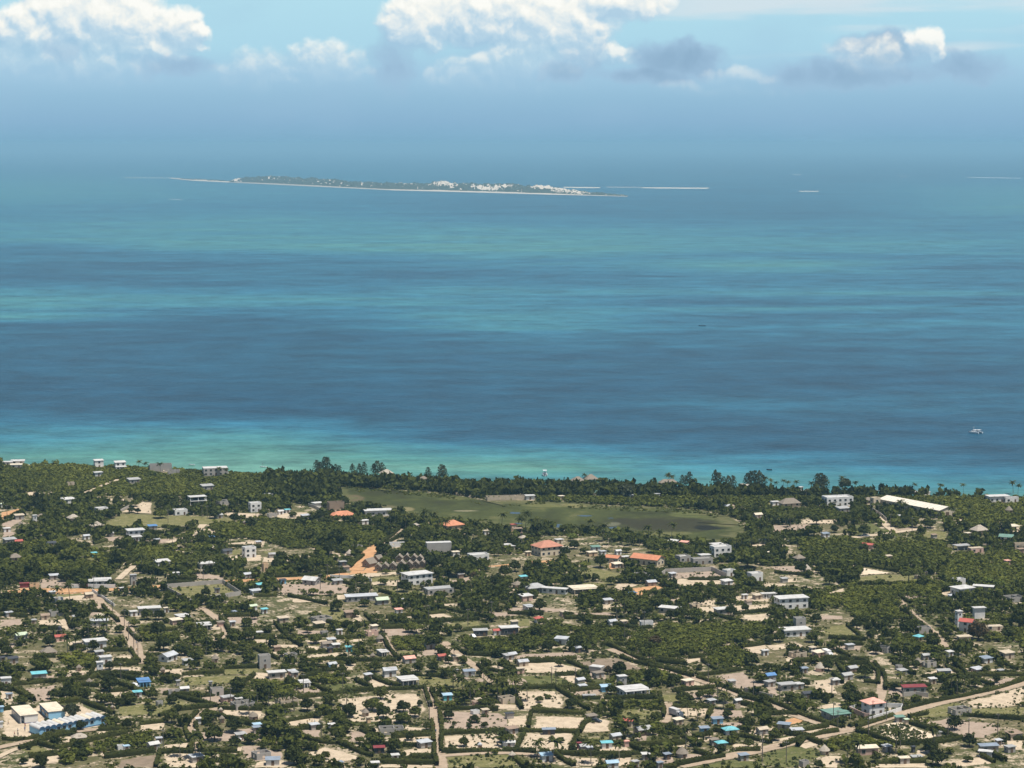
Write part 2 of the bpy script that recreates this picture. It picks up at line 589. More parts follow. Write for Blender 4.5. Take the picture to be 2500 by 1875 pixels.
X, Y = (Rr * np.minimum(D, 22000)).ravel(), D.ravel()
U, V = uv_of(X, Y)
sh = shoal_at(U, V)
nr, nc = D.shape
ii = np.arange(nr * nc).reshape(nr, nc)
quads = np.stack([ii[:-1, :-1].ravel(), ii[:-1, 1:].ravel(), ii[1:, 1:].ravel(), ii[1:, :-1].ravel()], 1)
m_sea, n, bs, out = material('shoal_water')
g = n.new('ShaderNodeNewGeometry')
p = g.outputs['Position']
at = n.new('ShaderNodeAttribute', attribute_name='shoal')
px, py, pz = n.sep(p)
# streaks of current and sand, plus fine ripple strokes: noise drawn out along the coast, finer near and coarser far (log distance)
lg = n.m('LOGARITHM', n.m('ADD', py, 1.0), math.e)
rat = n.m('DIVIDE', px, n.m('ADD', py, 1.0))
big = n.noise(n.comb(n.m('MULTIPLY', px, 0.0011), n.m('MULTIPLY', py, 0.0042), 0), 1.0, 4.0, 0.6, 0.6)
mid = n.noise(n.comb(n.m('MULTIPLY', px, 0.0032), n.m('MULTIPLY', py, 0.0075), 3.0), 1.0, 6.0, 0.72, 0.3)
fin = n.noise(n.comb(n.m('MULTIPLY', px, 0.012), n.m('MULTIPLY', py, 0.018), 7.0), 1.0, 5.0, 0.8)
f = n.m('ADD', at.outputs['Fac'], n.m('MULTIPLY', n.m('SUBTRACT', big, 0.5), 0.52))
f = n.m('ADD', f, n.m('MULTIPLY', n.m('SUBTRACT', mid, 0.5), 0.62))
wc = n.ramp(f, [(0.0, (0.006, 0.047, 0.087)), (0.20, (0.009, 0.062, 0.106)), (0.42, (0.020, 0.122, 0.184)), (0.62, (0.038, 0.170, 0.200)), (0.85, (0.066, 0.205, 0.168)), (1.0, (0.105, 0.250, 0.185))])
wc = n.vm('SCALE', wc, scale=n.lin(fin, 0.3, 0.7, 0.42, 1.58))  # light and dark of small ripples painted into the water colour
n.put(bs.inputs['Base Color'], wc)
bs.inputs['Roughness'].default_value = 0.35
bs.inputs['IOR'].default_value = 1.333
bs.inputs['Specular IOR Level'].default_value = 0.5
wv = n.noise(n.comb(n.m('MULTIPLY', px, 0.10), n.m('MULTIPLY', py, 0.2), 0), 1.0, 3.0, 0.65)
bmp = n.new('ShaderNodeBump')
bmp.inputs['Strength'].default_value = 0.75
bmp.inputs['Distance'].default_value = 1.6
n.put(bmp.inputs['Height'], wv)
m_sea.node_tree.links.new(bmp.outputs[0], bs.inputs['Normal'])
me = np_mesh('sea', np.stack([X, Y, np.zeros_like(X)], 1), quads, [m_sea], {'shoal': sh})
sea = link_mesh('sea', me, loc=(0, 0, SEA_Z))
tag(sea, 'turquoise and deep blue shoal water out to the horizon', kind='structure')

# ---- island far out
IF = [(413, 435), (440, 438.5), (468, 441), (541, 444.5), (639, 449), (740, 454), (845, 459), (950, 464), (1080, 467.5), (1194, 470.5), (1330, 474.5), (1440, 477), (1533, 479.5)]
IT = [(413, 1), (440, 3), (480, 5), (560, 4), (575, 9), (600, 15), (657, 22), (720, 22), (771, 23), (830, 19), (861, 17), (930, 17), (997, 19), (1040, 20), (1062, 27), (1080, 28), (1100, 23), (1150, 22), (1194, 23), (1248, 25), (1290, 20), (1316, 22), (1340, 21), (1373, 14), (1438, 8), (1500, 4), (1520, 3), (1533, .5)]
NS, NTT = 420, 46
us = np.linspace(413, 1533, NS)
fv = np.interp(us, [a for a, b in IF], [b for a, b in IF])
hp = np.interp(us, [a for a, b in IT], [b for a, b in IT])
def vnoise(x, y, seed=0):
    """smooth value noise, numpy"""
    xi, yi = np.floor(x).astype(int), np.floor(y).astype(int)
    xf, yf = x - xi, y - yi
    xf, yf = xf * xf * (3 - 2 * xf), yf * yf * (3 - 2 * yf)
    def h(a, b):
        s = np.sin(a * 127.1 + b * 311.7 + seed * 74.7) * 43758.5453
        return s - np.floor(s)
    return (h(xi, yi) * (1 - xf) + h(xi + 1, yi) * xf) * (1 - yf) + (h(xi, yi + 1) * (1 - xf) + h(xi + 1, yi + 1) * xf) * yf
verts, sandv = [], []
for i in range(NS):
    f0 = gp(us[i], fv[i])
    ppm = FPX / f0.y
    hh = hp[i] / ppm * 0.92
    Dp = 120 + 26 * hp[i]
    for j in range(NTT):
        t = j / (NTT - 1)
        tt = t ** 1.25
        yy = f0.y + Dp * tt
        xx = f0.x * (yy / f0.y)
        prof = math.sin(math.pi * min(1.0, tt * 1.0)) ** 0.6 if 0 < t < 1 else 0
        prof = prof * (0.55 + 0.45 * tt) if t > 0.04 else 0.03
        verts.append((xx, yy, max(-1.5, hh * prof) if 0 < j < NTT - 1 else -1.5))
verts = np.array(verts)
UU = np.repeat(us, NTT)
TT = np.tile(np.arange(NTT) / (NTT - 1), NS)
bump = (vnoise(UU * 0.10, TT * 9, 1) - .5) * 11 + (vnoise(UU * 0.35, TT * 22, 2) - .5) * 9 + (vnoise(UU * 0.9, TT * 40, 5) - .5) * 5
inner = np.clip((TT - 0.05) * 8, 0, 1) * np.clip((0.97 - TT) * 8, 0, 1) * np.clip(np.repeat(hp, NTT) / 12, 0.08, 1)
verts[:, 2] += bump * inner
sd = np.where(TT < 0.045, 1.3, 0.0) + np.where((UU < 560) & (TT < .30), 1.0, 0.0)
def dune(u, t, ru, rt, a):
    return a * np.exp(-((UU - u) / ru) ** 2 - ((TT - t) / rt) ** 2)
for a in ((1078, .55, 26, .30, 1.0), (1100, .5, 16, .2, .6), (1190, .25, 36, .16, .95), (1236, .45, 30, .14, .85), (1175, .38, 24, .12, .6), (1318, .55, 30, .18, 1.2), (1372, .5, 40, .5, .75), (1420, .45, 26, .4, .6), (575, .6, 14, .5, 1.1), (424, .4, 22, .7, 1.2), (490, .5, 20, .5, .5), (985, .6, 14, .2, .6), (660, .6, 8, .2, .5), (680, .45, 8, .15, .4), (810, .5, 12, .2, .5), (630, .2, 8, .1, .5), (1520, .3, 10, .6, .6)):
    sd = sd + dune(*a) * (0.35 + 1.05 * vnoise(UU * 0.55, TT * 26, 12))
sd = sd + np.clip(vnoise(UU * 0.30, TT * 16, 3) - 0.74, 0, 1) * 4.5 * (TT > .1) + (vnoise(UU * 0.8, TT * 30, 9) - .5) * 0.75
ii = np.arange(NS * NTT).reshape(NS, NTT)
quads = np.stack([ii[:-1, :-1].ravel(), ii[1:, :-1].ravel(), ii[1:, 1:].ravel(), ii[:-1, 1:].ravel()], 1)
m_isl, n, bs, out = material('island_scrub_and_dunes')
at = n.new('ShaderNodeAttribute', attribute_name='sand')
g = n.new('ShaderNodeNewGeometry')
veg = n.mix(n.noise(g.outputs['Position'], 0.012, 4.0, 0.6), (0.045, 0.060, 0.045), (0.080, 0.095, 0.065))
n.put(bs.inputs['Base Color'], n.mix(n.ss(at.outputs['Fac'], 0.5, 0.7), veg, (0.60, 0.53, 0.43)))
bs.inputs['Roughness'].default_value = 0.95
bs.inputs['Specular IOR Level'].default_value = 0.1
isl = link_mesh('island', np_mesh('island', verts, quads, [m_isl], {'sand': sd}))
tag(isl, 'long low island of dark scrub and pale dunes on the horizon', 'island', kind='structure')

m_bank = plain('bare_sandbank', (0.56, 0.51, 0.42), 0.95, 0.06, 0.01, 0.1)
m_foam = plain('white_foam', (0.50, 0.54, 0.55), 0.9, 0.06, 0.02, 0.1)
def bank(name, u0, u1, v, thick, hgt, mat, label, tilt=0.0, seed=1):
    r = random.Random(seed)
    k = 26
    top, bot = [], []
    for i in range(k + 1):
        s = i / k
        u = u0 + (u1 - u0) * s
        w = thick * (math.sin(math.pi * s) ** 0.45) * r.uniform(0.65, 1.25) + 0.02
        vv = v + tilt * (s - 0.5)
        a, b = gp(u, vv + w / 2, SEA_Z), gp(u, vv - w / 2, SEA_Z)
        c = a.lerp(b, 0.5)
        top.append((a, c, b))
    vs, fs = [], []
    for a, c, b in top:
        vs += [(a.x, a.y, SEA_Z - 0.2), (c.x, c.y, SEA_Z + hgt), (b.x, b.y, SEA_Z - 0.2)]
    for i in range(k):
        for j in range(2):
            fs.append((i * 3 + j, (i + 1) * 3 + j, (i + 1) * 3 + j + 1, i * 3 + j + 1))
    o = MB().add(vs, fs).build(name, mat)
    return tag(o, label, kind='structure')
bank('sandbank', 1374, 1466, 458, 2.2, 3.0, m_bank, 'bright sandbar reaching out behind the tip of the island', 1.0, 3)
bank('sandbank', 1564, 1732, 459.3, 2.2, 3.0, m_bank, 'longest bare sandbar lying off the tip of the island', 1.2, 4)
bank('sandbank', 1950, 2000, 467, 1.6, 1.5, m_bank, 'small bare sandbar past the long one off the island', 0.4, 5)
bank('sandbank', 1480, 1565, 457, 0.8, 1.0, m_bank, 'thin sandbar strip joining two brighter sandbars off the island', 0.4, 6)
bank('sandbank', 300, 416, 434.2, 0.5, 1.0, m_bank, 'faint sandbar running out from the thin spit of the island', 0.6, 7)
bank('surf_line', 2360, 2492, 434, 1.1, 1.2, m_foam, 'thin broken line of surf far beyond the sandbars', 2.2, 8)
bank('surf_line', 1934, 1958, 426.5, 0.9, 1.2, m_foam, 'short dash of surf far out above the sandbars', 0.3, 9)
bank('surf_line', 2192, 2218, 430, 0.7, 1.2, m_foam, 'faint short dash of surf beside the long surf line', 0.3, 10)
bank('boat_wake', 410, 446, 487, 1.0, 0.5, m_foam, 'short pale boat wake on the water before the spit', 2.0, 11)

# ---- marsh
MARSH = [(2, 640, 380), (2, 850, 380), (2, 1200, 398), (2, 1500, 418), (2, 1750, 450), (2, 2000, 500), (3, 60, 500), (3, 400, 505), (3, 700, 520), (3, 1000, 535), (3, 1300, 545), (3, 1600, 570), (3, 1850, 615), (3, 2000, 690), (3, 2060, 770), (3, 1950, 830), (3, 1780, 870), (3, 1500, 850), (3, 1200, 815), (3, 900, 790), (3, 600, 750), (3, 300, 730), (3, 0, 725), (2, 1950, 705), (2, 1700, 690), (2, 1450, 660), (2, 1280, 630), (2, 1150, 585), (2, 980, 560), (2, 850, 535), (2, 740, 505), (2, 690, 450)]
m_marsh, n, bs, out = material('marsh_grass_and_mud')
g = n.new('ShaderNodeNewGeometry')
p = g.outputs['Position']
at = n.new('ShaderNodeAttribute', attribute_name='edge')
px, py, pz = n.sep(p)
a1 = n.noise(n.comb(n.m('MULTIPLY', px, 0.018), n.m('MULTIPLY', py, 0.022), 0), 1.0, 5.0, 0.6, 0.5)
a2 = n.noise(n.comb(n.m('MULTIPLY', px, 0.07), n.m('MULTIPLY', py, 0.05), 4), 1.0, 5.0, 0.65)
a3 = n.noise(p, 0.5, 4.0, 0.6)
c = n.ramp(n.m('ADD', n.m('MULTIPLY', a1, 0.70), n.m('MULTIPLY', a2, 0.42)), [(0.30, (0.022, 0.020, 0.009)), (0.40, (0.034, 0.034, 0.012)), (0.50, (0.044, 0.050, 0.014)), (0.60, (0.064, 0.073, 0.020)), (0.72, (0.13, 0.125, 0.048))])
def patch(c, r, X, Y, rx, ry, col, amt):
    q = zp(r, X, Y)
    k = mpz(r, Y)
    sx = rx * k
    sy = ry * k * q.y / CAM_H
    d = n.m('ADD', n.m('POWER', n.m('DIVIDE', n.m('SUBTRACT', px, q.x), sx), 2.0), n.m('POWER', n.m('DIVIDE', n.m('SUBTRACT', py, q.y), sy), 2.0))
    d = n.m('ADD', d, n.m('MULTIPLY', n.m('SUBTRACT', a2, 0.5), 2.2))
    return n.mix(n.m('MULTIPLY', n.ss(d, 1.0, 0.3), amt), c, col)
c = patch(c, 3, 1300, 690, 620, 80, (0.034, 0.030, 0.015), 0.85)
c = patch(c, 3, 1700, 720, 160, 25, (0.014, 0.014, 0.009), 0.95)
c = patch(c, 3, 1560, 610, 230, 32, (0.105, 0.115, 0.036), 0.85)
c = patch(c, 2, 820, 470, 140, 35, (0.15, 0.115, 0.065), 0.7)
c = patch(c, 2, 1000, 545, 260, 26, (0.17, 0.145, 0.075), 0.6)
c = patch(c, 2, 1280, 565, 90, 24, (0.24, 0.20, 0.10), 0.7)
c = patch(c, 2, 1800, 578, 120, 8, (0.22, 0.20, 0.12), 0.8)
c = patch(c, 3, 880, 690, 90, 22, (0.17, 0.17, 0.11), 0.6)
c = patch(c, 3, 400, 530, 380, 22, (0.17, 0.165, 0.06), 0.6)
c = n.vm('SCALE', c, scale=n.lin(a3, 0.3, 0.7, 0.8, 1.2))
e = n.ss(n.m('ADD', at.outputs['Fac'], n.m('MULTIPLY', n.m('SUBTRACT', n.noise(p, 0.06, 4.0, 0.65), 0.5), 2.0)), 0.2, 0.6)
n.put(bs.inputs['Base Color'], n.mix(e, n.mix(n.ss(a2, 0.4, 0.6), (0.085, 0.090, 0.032), (0.12, 0.112, 0.048)), c))
bs.inputs['Roughness'].default_value = 0.9
bs.inputs['Specular IOR Level'].default_value = 0.15
marsh_pts = [zp(*q) for q in MARSH]
o = sheet('marsh', *frayed_poly(marsh_pts, 26, 3.5, 8, 5), m_marsh, 0.03)
tag(o, 'wide green and brown marsh meadow behind the coastal trees', kind='structure')
m_pond, n, bs, out = material('pond_water')
bs.inputs['Base Color'].default_value = (0.03, 0.045, 0.06, 1)
bs.inputs['Roughness'].default_value = 0.12
for (X, Y, w, h, lab) in ((405, 706, 120, 34, 'largest open pool of water at the near edge of the marsh'), (655, 620, 140, 14, 'long thin pool of water in the middle of the marsh'), (60, 597, 110, 18, 'small pool of water on the far side of the marsh'), (900, 722, 110, 22, 'streaky shallow pool among the sparse marsh grass'), (90, 685, 90, 12, 'narrow pool beside the largest marsh pool'), (870, 640, 60, 6, 'tiny slit of water near the long thin pool')):
    k = mpz(3, Y)
    c0 = zp(3, X, Y)
    r = random.Random(X)
    pts = []
    for i in range(22):
        a = i * 2 * math.pi / 22
        q = r.uniform(0.62, 1.15)
        pts.append(Vector((c0.x + math.cos(a) * w / 2 * k * q, c0.y + math.sin(a) * h / 2 * k * (c0.y / CAM_H) * q, 0)))
    o = MB().add(pts, [tuple(range(22))]).build('pond', m_pond, loc=(0, 0, 0.07 + X * 1e-5))
    tag(o, lab, kind='structure')
# ================================================================== YARDS, FIELDS AND TRACKS
def poly_in(px, py, pts):
    inside = np.zeros(px.shape, bool)
    n = len(pts)
    for i in range(n):
        x1, y1 = pts[i].x, pts[i].y
        x2, y2 = pts[(i + 1) % n].x, pts[(i + 1) % n].y
        if y1 == y2:
            continue
        c = ((y1 > py) != (y2 > py)) & (px < (x2 - x1) * (py - y1) / (y2 - y1) + x1)
        inside ^= c
    return inside
GX0, GX1, GY0, GY1, GC = -480.0, 480.0, 735.0, 1680.0, 1.5
gxs = np.arange(GX0, GX1, GC)
gys = np.arange(GY0, GY1, GC)
GXX, GYY = np.meshgrid(gxs, gys, indexing='ij')
blocked = np.zeros(GXX.shape, bool)      # roads, houses, water: nothing grows
bare = np.zeros(GXX.shape, bool)         # yards: only chosen trees
thick = np.zeros(GXX.shape, bool)        # thickets
road_cells = np.zeros(GXX.shape, bool)
house_cells = np.zeros(GXX.shape, bool)
def cell(x, y):
    return min(max(int((x - GX0) / GC), 0), blocked.shape[0] - 1), min(max(int((y - GY0) / GC), 0), blocked.shape[1] - 1)
def mark_poly(arr, pts):
    arr |= poly_in(GXX, GYY, pts)
def mark_disc(arr, x, y, r):
    i0, j0 = cell(x - r, y - r)
    i1, j1 = cell(x + r, y + r)
    sub = (GXX[i0:i1 + 1, j0:j1 + 1] - x) ** 2 + (GYY[i0:i1 + 1, j0:j1 + 1] - y) ** 2 < r * r
    arr[i0:i1 + 1, j0:j1 + 1] |= sub
def mark_line(arr, pts, hw):
    for a, b in zip(pts[:-1], pts[1:]):
        L = (b - a).length
        for k in range(int(L / 1.0) + 1):
            p = a.lerp(b, k / max(1, int(L / 1.0)))
            mark_disc(arr, p.x, p.y, hw)
mark_poly(blocked, marsh_pts)
for x in gxs:
    pass
sy_line = np.array([shore_y(x) for x in gxs])
blocked |= GYY > (sy_line[:, None] - 8)

YARDS = [
 # zoom tile, soil, outline (zoom px), crop density
 (1,'y',[(850,700),(990,605),(1300,612),(1700,622),(2050,650),(1700,705),(900,725)],0),(1,'s',[(1010,590),(1200,505),(1290,510),(1280,605)],.1),(1,'o',[(0,592),(185,556),(185,590),(0,660)],0),
 (1,'o',[(150,1232),(400,1225),(790,1238),(770,1285),(340,1278),(160,1275)],0),(1,'p',[(880,800),(1060,790),(1060,832),(890,835)],0),(1,'p',[(1210,830),(1500,805),(1480,850),(1200,858)],0),
 (1,'y',[(1370,1232),(1880,1192),(2030,1290),(1600,1352)],.2),(1,'s',[(1920,850),(2200,830),(2200,890),(1920,890)],.3),(1,'y',[(1850,920),(2050,900),(2040,950),(1850,955)],0),
 (1,'y',[(660,930),(760,915),(890,980),(830,1012),(680,970)],0),(1,'p',[(330,1150),(600,1168),(600,1228),(330,1232)],.2),(1,'s',[(350,1288),(760,1290),(780,1330),(450,1335)],.1),(1,'s',[(120,432),(300,415),(460,420),(460,440),(250,450)],0),
 (1,'s',[(1880,590),(2212,600),(2212,660),(1900,620)],0),(1,'s',[(1700,735),(1870,730),(1860,790),(1720,785)],.3),(1,'s',[(880,470),(1060,480),(1050,500),(880,490)],0),(1,'p',[(0,690),(150,640),(190,660),(60,740)],0),(1,'s',[(1040,1010),(1130,1005),(1120,1035),(1040,1035)],0),
 (1,'s',[(1430,860),(1660,900),(1640,940),(1440,920)],.2),(1,'p',[(20,740),(140,760),(130,800),(20,800)],0),(1,'s',[(1900,960),(2212,950),(2212,1000),(1950,1010)],0),(1,'p',[(1640,1100),(1900,1130),(1880,1165),(1650,1150)],0),(1,'y',[(380,1300),(680,1270),(700,1290),(480,1310)],0),
 (2,'o',[(790,1118),(930,958),(1010,960),(1070,1060),(1030,1112)],0),(2,'p',[(180,1200),(640,1178),(1000,1258),(600,1290),(200,1290)],.35),(2,'s',[(640,1140),(860,1112),(1430,1078),(1430,1095),(880,1150)],0),(2,'s',[(320,1320),(500,1310),(510,1350),(320,1352)],0),
 (2,'p',[(1630,1172),(1830,1128),(1830,1192),(1630,1192)],0),(2,'o',[(1980,1042),(2200,1020),(2200,1048),(1980,1052)],0),(2,'y',[(530,1085),(790,1080),(780,1105),(540,1108)],.1),(2,'y',[(970,1150),(1240,1130),(1230,1160),(980,1180)],0),(2,'s',[(980,1180),(1240,1165),(1220,1215),(990,1205)],.1),
 (2,'y',[(1000,1230),(1440,1260),(1420,1300),(1060,1280)],.1),(2,'s',[(0,840),(90,830),(90,870),(0,885)],0),(2,'y',[(70,915),(220,925),(230,950),(90,945)],0),(2,'s',[(620,930),(830,945),(820,980),(640,970)],.1),(2,'s',[(680,1290),(900,1290),(930,1320),(700,1330)],0),(2,'s',[(70,970),(300,985),(290,1015),(70,1010)],.1),
 (2,'s',[(90,600),(460,590),(480,650),(100,640)],0),(2,'y',[(270,590),(470,580),(470,600),(280,610)],0),(2,'s',[(1480,1370),(1720,1360),(1720,1382),(1480,1382)],0),
 (3,'y',[(540,1100),(700,1050),(980,1110),(900,1170),(560,1135)],.2),(3,'p',[(1330,1105),(1720,1087),(1840,1140),(1400,1152)],.2),(3,'s',[(1330,1150),(1880,1160),(1950,1205),(1460,1212)],0),(3,'o',[(1040,1230),(1250,1205),(1310,1225),(1170,1300),(1080,1290)],0),
 (3,'s',[(730,1382),(920,1322),(960,1382)],0),(3,'p',[(1310,1330),(1480,1320),(1480,1345),(1310,1346)],0),(3,'s',[(1530,1382),(1560,1342),(1750,1330),(1750,1382)],.2),(3,'o',[(850,1010),(965,1060),(860,1072)],0),(3,'p',[(1780,562),(1900,520),(2060,540),(1950,592)],.2),(3,'s',[(1980,872),(2160,842),(2150,882)],0),
 (3,'y',[(440,525),(560,520),(690,540),(560,556)],.5),(3,'s',[(920,1190),(1100,1200),(1000,1250),(880,1230)],.1),(3,'o',[(160,1005),(420,990),(410,1015),(170,1025)],0),(3,'p',[(2100,630),(2212,640),(2212,670),(2110,660)],0),(3,'s',[(1650,470),(1700,440),(1720,500),(1680,500)],0),(3,'s',[(0,1240),(100,1230),(110,1270),(0,1280)],0),(3,'y',[(520,1190),(900,1180),(880,1200),(540,1230)],.2),
 (3,'s',[(1880,1300),(2212,1290),(2212,1345),(1900,1340)],.1),(3,'y',[(2060,515),(2212,510),(2200,540),(2080,550)],0),
 (4,'w',[(820,1122),(840,1055),(1110,1105),(960,1117)],.05),(4,'y',[(780,1145),(960,1115),(1340,1122),(1350,1170),(800,1192)],.1),(4,'g',[(740,700),(920,682),(1085,748),(900,772),(760,765)],.1),(4,'p',[(60,700),(400,690),(420,740),(90,765)],.3),(4,'s',[(300,650),(640,655),(640,685),(310,690)],.2),
 (4,'s',[(1580,640),(1705,640),(1690,682),(1580,692)],.2),(4,'y',[(1330,752),(1560,750),(1570,840),(1380,805)],.1),(4,'p',[(1120,735),(1380,700),(1390,722),(1130,752)],.2),(4,'p',[(60,1050),(300,1040),(430,1110),(130,1110)],.2),(4,'s',[(150,1160),(300,1150),(300,1180),(160,1190)],.1),(4,'s',[(540,1270),(690,1230),(700,1260),(560,1280)],.1),(4,'p',[(1190,1300),(1370,1280),(1380,1310),(1200,1325)],0),
 (4,'s',[(0,1190),(210,1195),(200,1215),(0,1220)],0),(4,'g',[(0,515),(60,510),(60,550),(0,555)],0),(4,'s',[(1450,1270),(1600,1260),(1580,1290),(1460,1295)],0),(4,'s',[(1930,655),(2212,700),(2212,760),(2100,770),(1960,690)],0),(4,'g',[(850,820),(1400,790),(1380,830),(900,850)],.1),(4,'s',[(380,1090),(470,1080),(470,1110),(380,1115)],0),(4,'s',[(1120,1350),(1280,1345),(1280,1382),(1130,1382)],0),
 (5,'s',[(0,868),(310,845),(580,848),(690,850),(925,940),(860,1040),(560,1090),(400,1122),(200,1152),(0,1165)],0),(5,'s',[(310,135),(560,125),(602,215),(330,218)],.25),(5,'s',[(770,602),(800,530),(1180,535),(1190,596)],.1),(5,'s',[(930,452),(1100,430),(1150,470),(960,490)],.15),(5,'y',[(960,490),(1140,478),(1160,505),(990,515)],0),
 (5,'p',[(160,720),(480,680),(430,820),(290,825)],.3),(5,'y',[(960,870),(1500,800),(1660,850),(1300,942),(1000,945)],.4),(5,'y',[(1540,612),(2150,605),(2050,662),(1540,692)],.3),(5,'s',[(160,1335),(250,1300),(520,1270),(500,1342),(180,1375)],.15),(5,'d',[(975,1382),(1000,1320),(1345,1260),(1325,1382)],0),(5,'p',[(1680,1085),(2212,1040),(2212,1152),(1680,1165)],.1),
 (5,'s',[(0,95),(200,90),(210,112),(0,115)],0),(5,'p',[(0,130),(180,125),(180,180),(0,190)],.1),(5,'s',[(760,120),(900,110),(900,130),(780,140)],0),(5,'p',[(740,70),(860,70),(860,95),(750,95)],0),(5,'p',[(280,620),(720,580),(720,640),(300,650)],.1),(5,'s',[(560,560),(780,560),(760,600),(580,590)],.1),(5,'s',[(0,650),(120,660),(100,700),(0,700)],0),(5,'s',[(0,730),(110,740),(150,820),(0,830)],.1),
 (5,'p',[(700,660),(840,670),(830,700),(690,690)],0),(5,'s',[(930,745),(1080,735),(1090,770),(940,780)],0),(5,'p',[(1340,715),(1500,710),(1480,760),(1350,755)],0),(5,'p',[(1640,790),(1950,760),(2000,830),(1760,860)],.1),(5,'s',[(1180,1020),(1390,1000),(1400,1060),(1190,1075)],.15),(5,'y',[(160,1230),(300,1190),(440,1240),(280,1270)],.3),(5,'s',[(800,1250),(1240,1240),(1300,1250),(880,1290)],.25),(5,'s',[(1370,1260),(1630,1260),(1700,1382),(1380,1382)],.3),
 (5,'p',[(2020,1200),(2212,1190),(2212,1330),(2060,1300)],0),(5,'s',[(540,1110),(640,1120),(620,1170),(560,1180)],.2),(5,'s',[(830,1070),(1000,1070),(960,1110),(840,1120)],.1),(5,'s',[(1250,400),(1350,390),(1340,430),(1260,430)],0),(5,'p',[(1900,110),(2180,100),(2180,170),(1920,160)],.1),(5,'s',[(1660,180),(1860,170),(1870,215),(1680,225)],.1),(5,'p',[(30,330),(130,330),(110,400),(40,420)],0),(5,'s',[(570,320),(680,320),(680,370),(590,380)],.2),
 (5,'p',[(330,400),(480,400),(470,450),(340,450)],0),(5,'s',[(1290,560),(1550,545),(1540,600),(1300,600)],.2),(5,'s',[(1840,890),(2212,900),(2212,960),(1900,940)],.1),(5,'y',[(1180,180),(1500,160),(1500,215),(1190,220)],.2),(5,'y',[(1890,550),(2180,540),(2180,590),(1900,600)],.2),(5,'s',[(1840,1210),(2040,1210),(2040,1240),(1850,1245)],.1),(5,'s',[(1380,1190),(1640,1170),(1620,1220),(1390,1235)],.2),
 (6,'s',[(700,800),(1180,750),(1400,755),(1480,880),(1420,960),(1150,1000),(800,1000),(715,880)],.75),(6,'p',[(1570,905),(2060,915),(2230,980),(2230,1060),(1590,1085)],.35),(6,'s',[(1590,1110),(2230,1070),(2215,1240),(1580,1245)],.6),(6,'s',[(230,1000),(560,950),(585,1030),(250,1032)],.15),(6,'p',[(390,1060),(560,1060),(575,1150),(470,1130)],.05),
 (6,'s',[(430,1260),(600,1200),(920,1290),(960,1310),(640,1345)],.15),(6,'p',[(0,1215),(260,1250),(250,1310),(0,1330)],0),(6,'s',[(0,1340),(100,1300),(400,1340),(250,1382),(0,1382)],0),(6,'s',[(1160,1135),(1500,1112),(1500,1190),(1190,1182)],.4),(6,'s',[(1260,1230),(1500,1210),(1510,1285),(1240,1280)],.15),(6,'s',[(820,640),(1000,630),(1160,690),(1000,705)],.1),
 (6,'g',[(570,680),(840,668),(960,720),(640,752)],.2),(6,'y',[(560,20),(850,60),(800,160),(560,185)],.3),(6,'s',[(830,150),(870,60),(935,150)],.1),(6,'s',[(1120,100),(1600,80),(1700,112),(1130,118)],0),(6,'s',[(1750,232),(1800,200),(2000,170),(1985,205)],.1),(6,'s',[(1985,562),(2010,522),(2110,520),(2110,585)],0),(6,'s',[(1570,482),(1640,420),(1745,522)],.2),(6,'p',[(1080,210),(1260,205),(1400,262),(1130,272)],0),
 (6,'s',[(430,440),(700,410),(780,460),(450,480)],.3),(6,'s',[(130,400),(300,400),(280,450),(140,440)],.2),(6,'s',[(0,250),(200,250),(180,280),(0,285)],0),(6,'p',[(360,220),(600,225),(620,275),(340,285)],0),(6,'s',[(0,300),(160,300),(150,325),(0,330)],0),(6,'s',[(440,310),(640,300),(640,335),(450,340)],.1),(6,'s',[(690,300),(930,290),(920,320),(700,330)],.1),(6,'s',[(180,340),(380,350),(360,370),(180,372)],.1),(6,'s',[(1030,280),(1090,280),(1100,330),(1050,330)],0),
 (6,'s',[(440,350),(620,360),(620,395),(440,395)],.2),(6,'s',[(500,170),(590,165),(590,200),(500,205)],0),(6,'s',[(920,220),(1050,225),(1040,260),(930,265)],0),(6,'s',[(690,510),(860,500),(840,560),(700,555)],.2),(6,'s',[(540,530),(690,550),(680,575),(550,565)],0),(6,'s',[(0,580),(360,590),(350,630),(0,635)],.1),(6,'p',[(320,720),(560,700),(560,750),(340,745)],0),(6,'y',[(1300,600),(1600,620),(1950,660),(1700,720),(1400,690)],.3),(6,'p',[(1660,590),(1960,640),(1930,670),(1680,640)],0),
 (6,'s',[(1510,750),(1560,750),(1560,830),(1520,830)],0),(6,'s',[(1680,850),(1900,850),(1900,885),(1690,885)],.1),(6,'s',[(2020,840),(2212,850),(2212,885),(2040,885)],.2),(6,'s',[(0,880),(60,880),(60,960),(0,980)],.1),(6,'s',[(230,840),(340,830),(330,870),(240,880)],.1),(6,'p',[(790,1080),(900,1070),(980,1110),(830,1160)],0),(6,'s',[(960,1060),(1040,1050),(1050,1100),(980,1100)],0),(6,'s',[(1270,1040),(1500,1040),(1500,1100),(1280,1105)],.15),
 (6,'s',[(1060,1320),(1520,1315),(1530,1335),(1070,1335)],0),(6,'s',[(1060,1355),(1530,1362),(1540,1382),(1060,1382)],.1),(6,'y',[(1620,1270),(2230,1265),(2230,1382),(1600,1382)],.9),(6,'y',[(880,1170),(930,1170),(930,1210),(890,1210)],0),(6,'s',[(1150,990),(1240,920),(1190,870),(1150,940)],.1),(6,'p',[(1900,80),(2212,60),(2212,100),(1900,110)],0),(6,'y',[(1580,170),(1900,145),(1920,185),(1600,200)],.1),(6,'p',[(1390,390),(1540,380),(1560,430),(1400,440)],.1),
 (6,'y',[(1180,400),(1350,390),(1370,440),(1240,460)],.3),(6,'s',[(2140,450),(2212,440),(2212,465),(2150,470)],0),(6,'p',[(2130,650),(2212,630),(2212,680),(2140,690)],0),
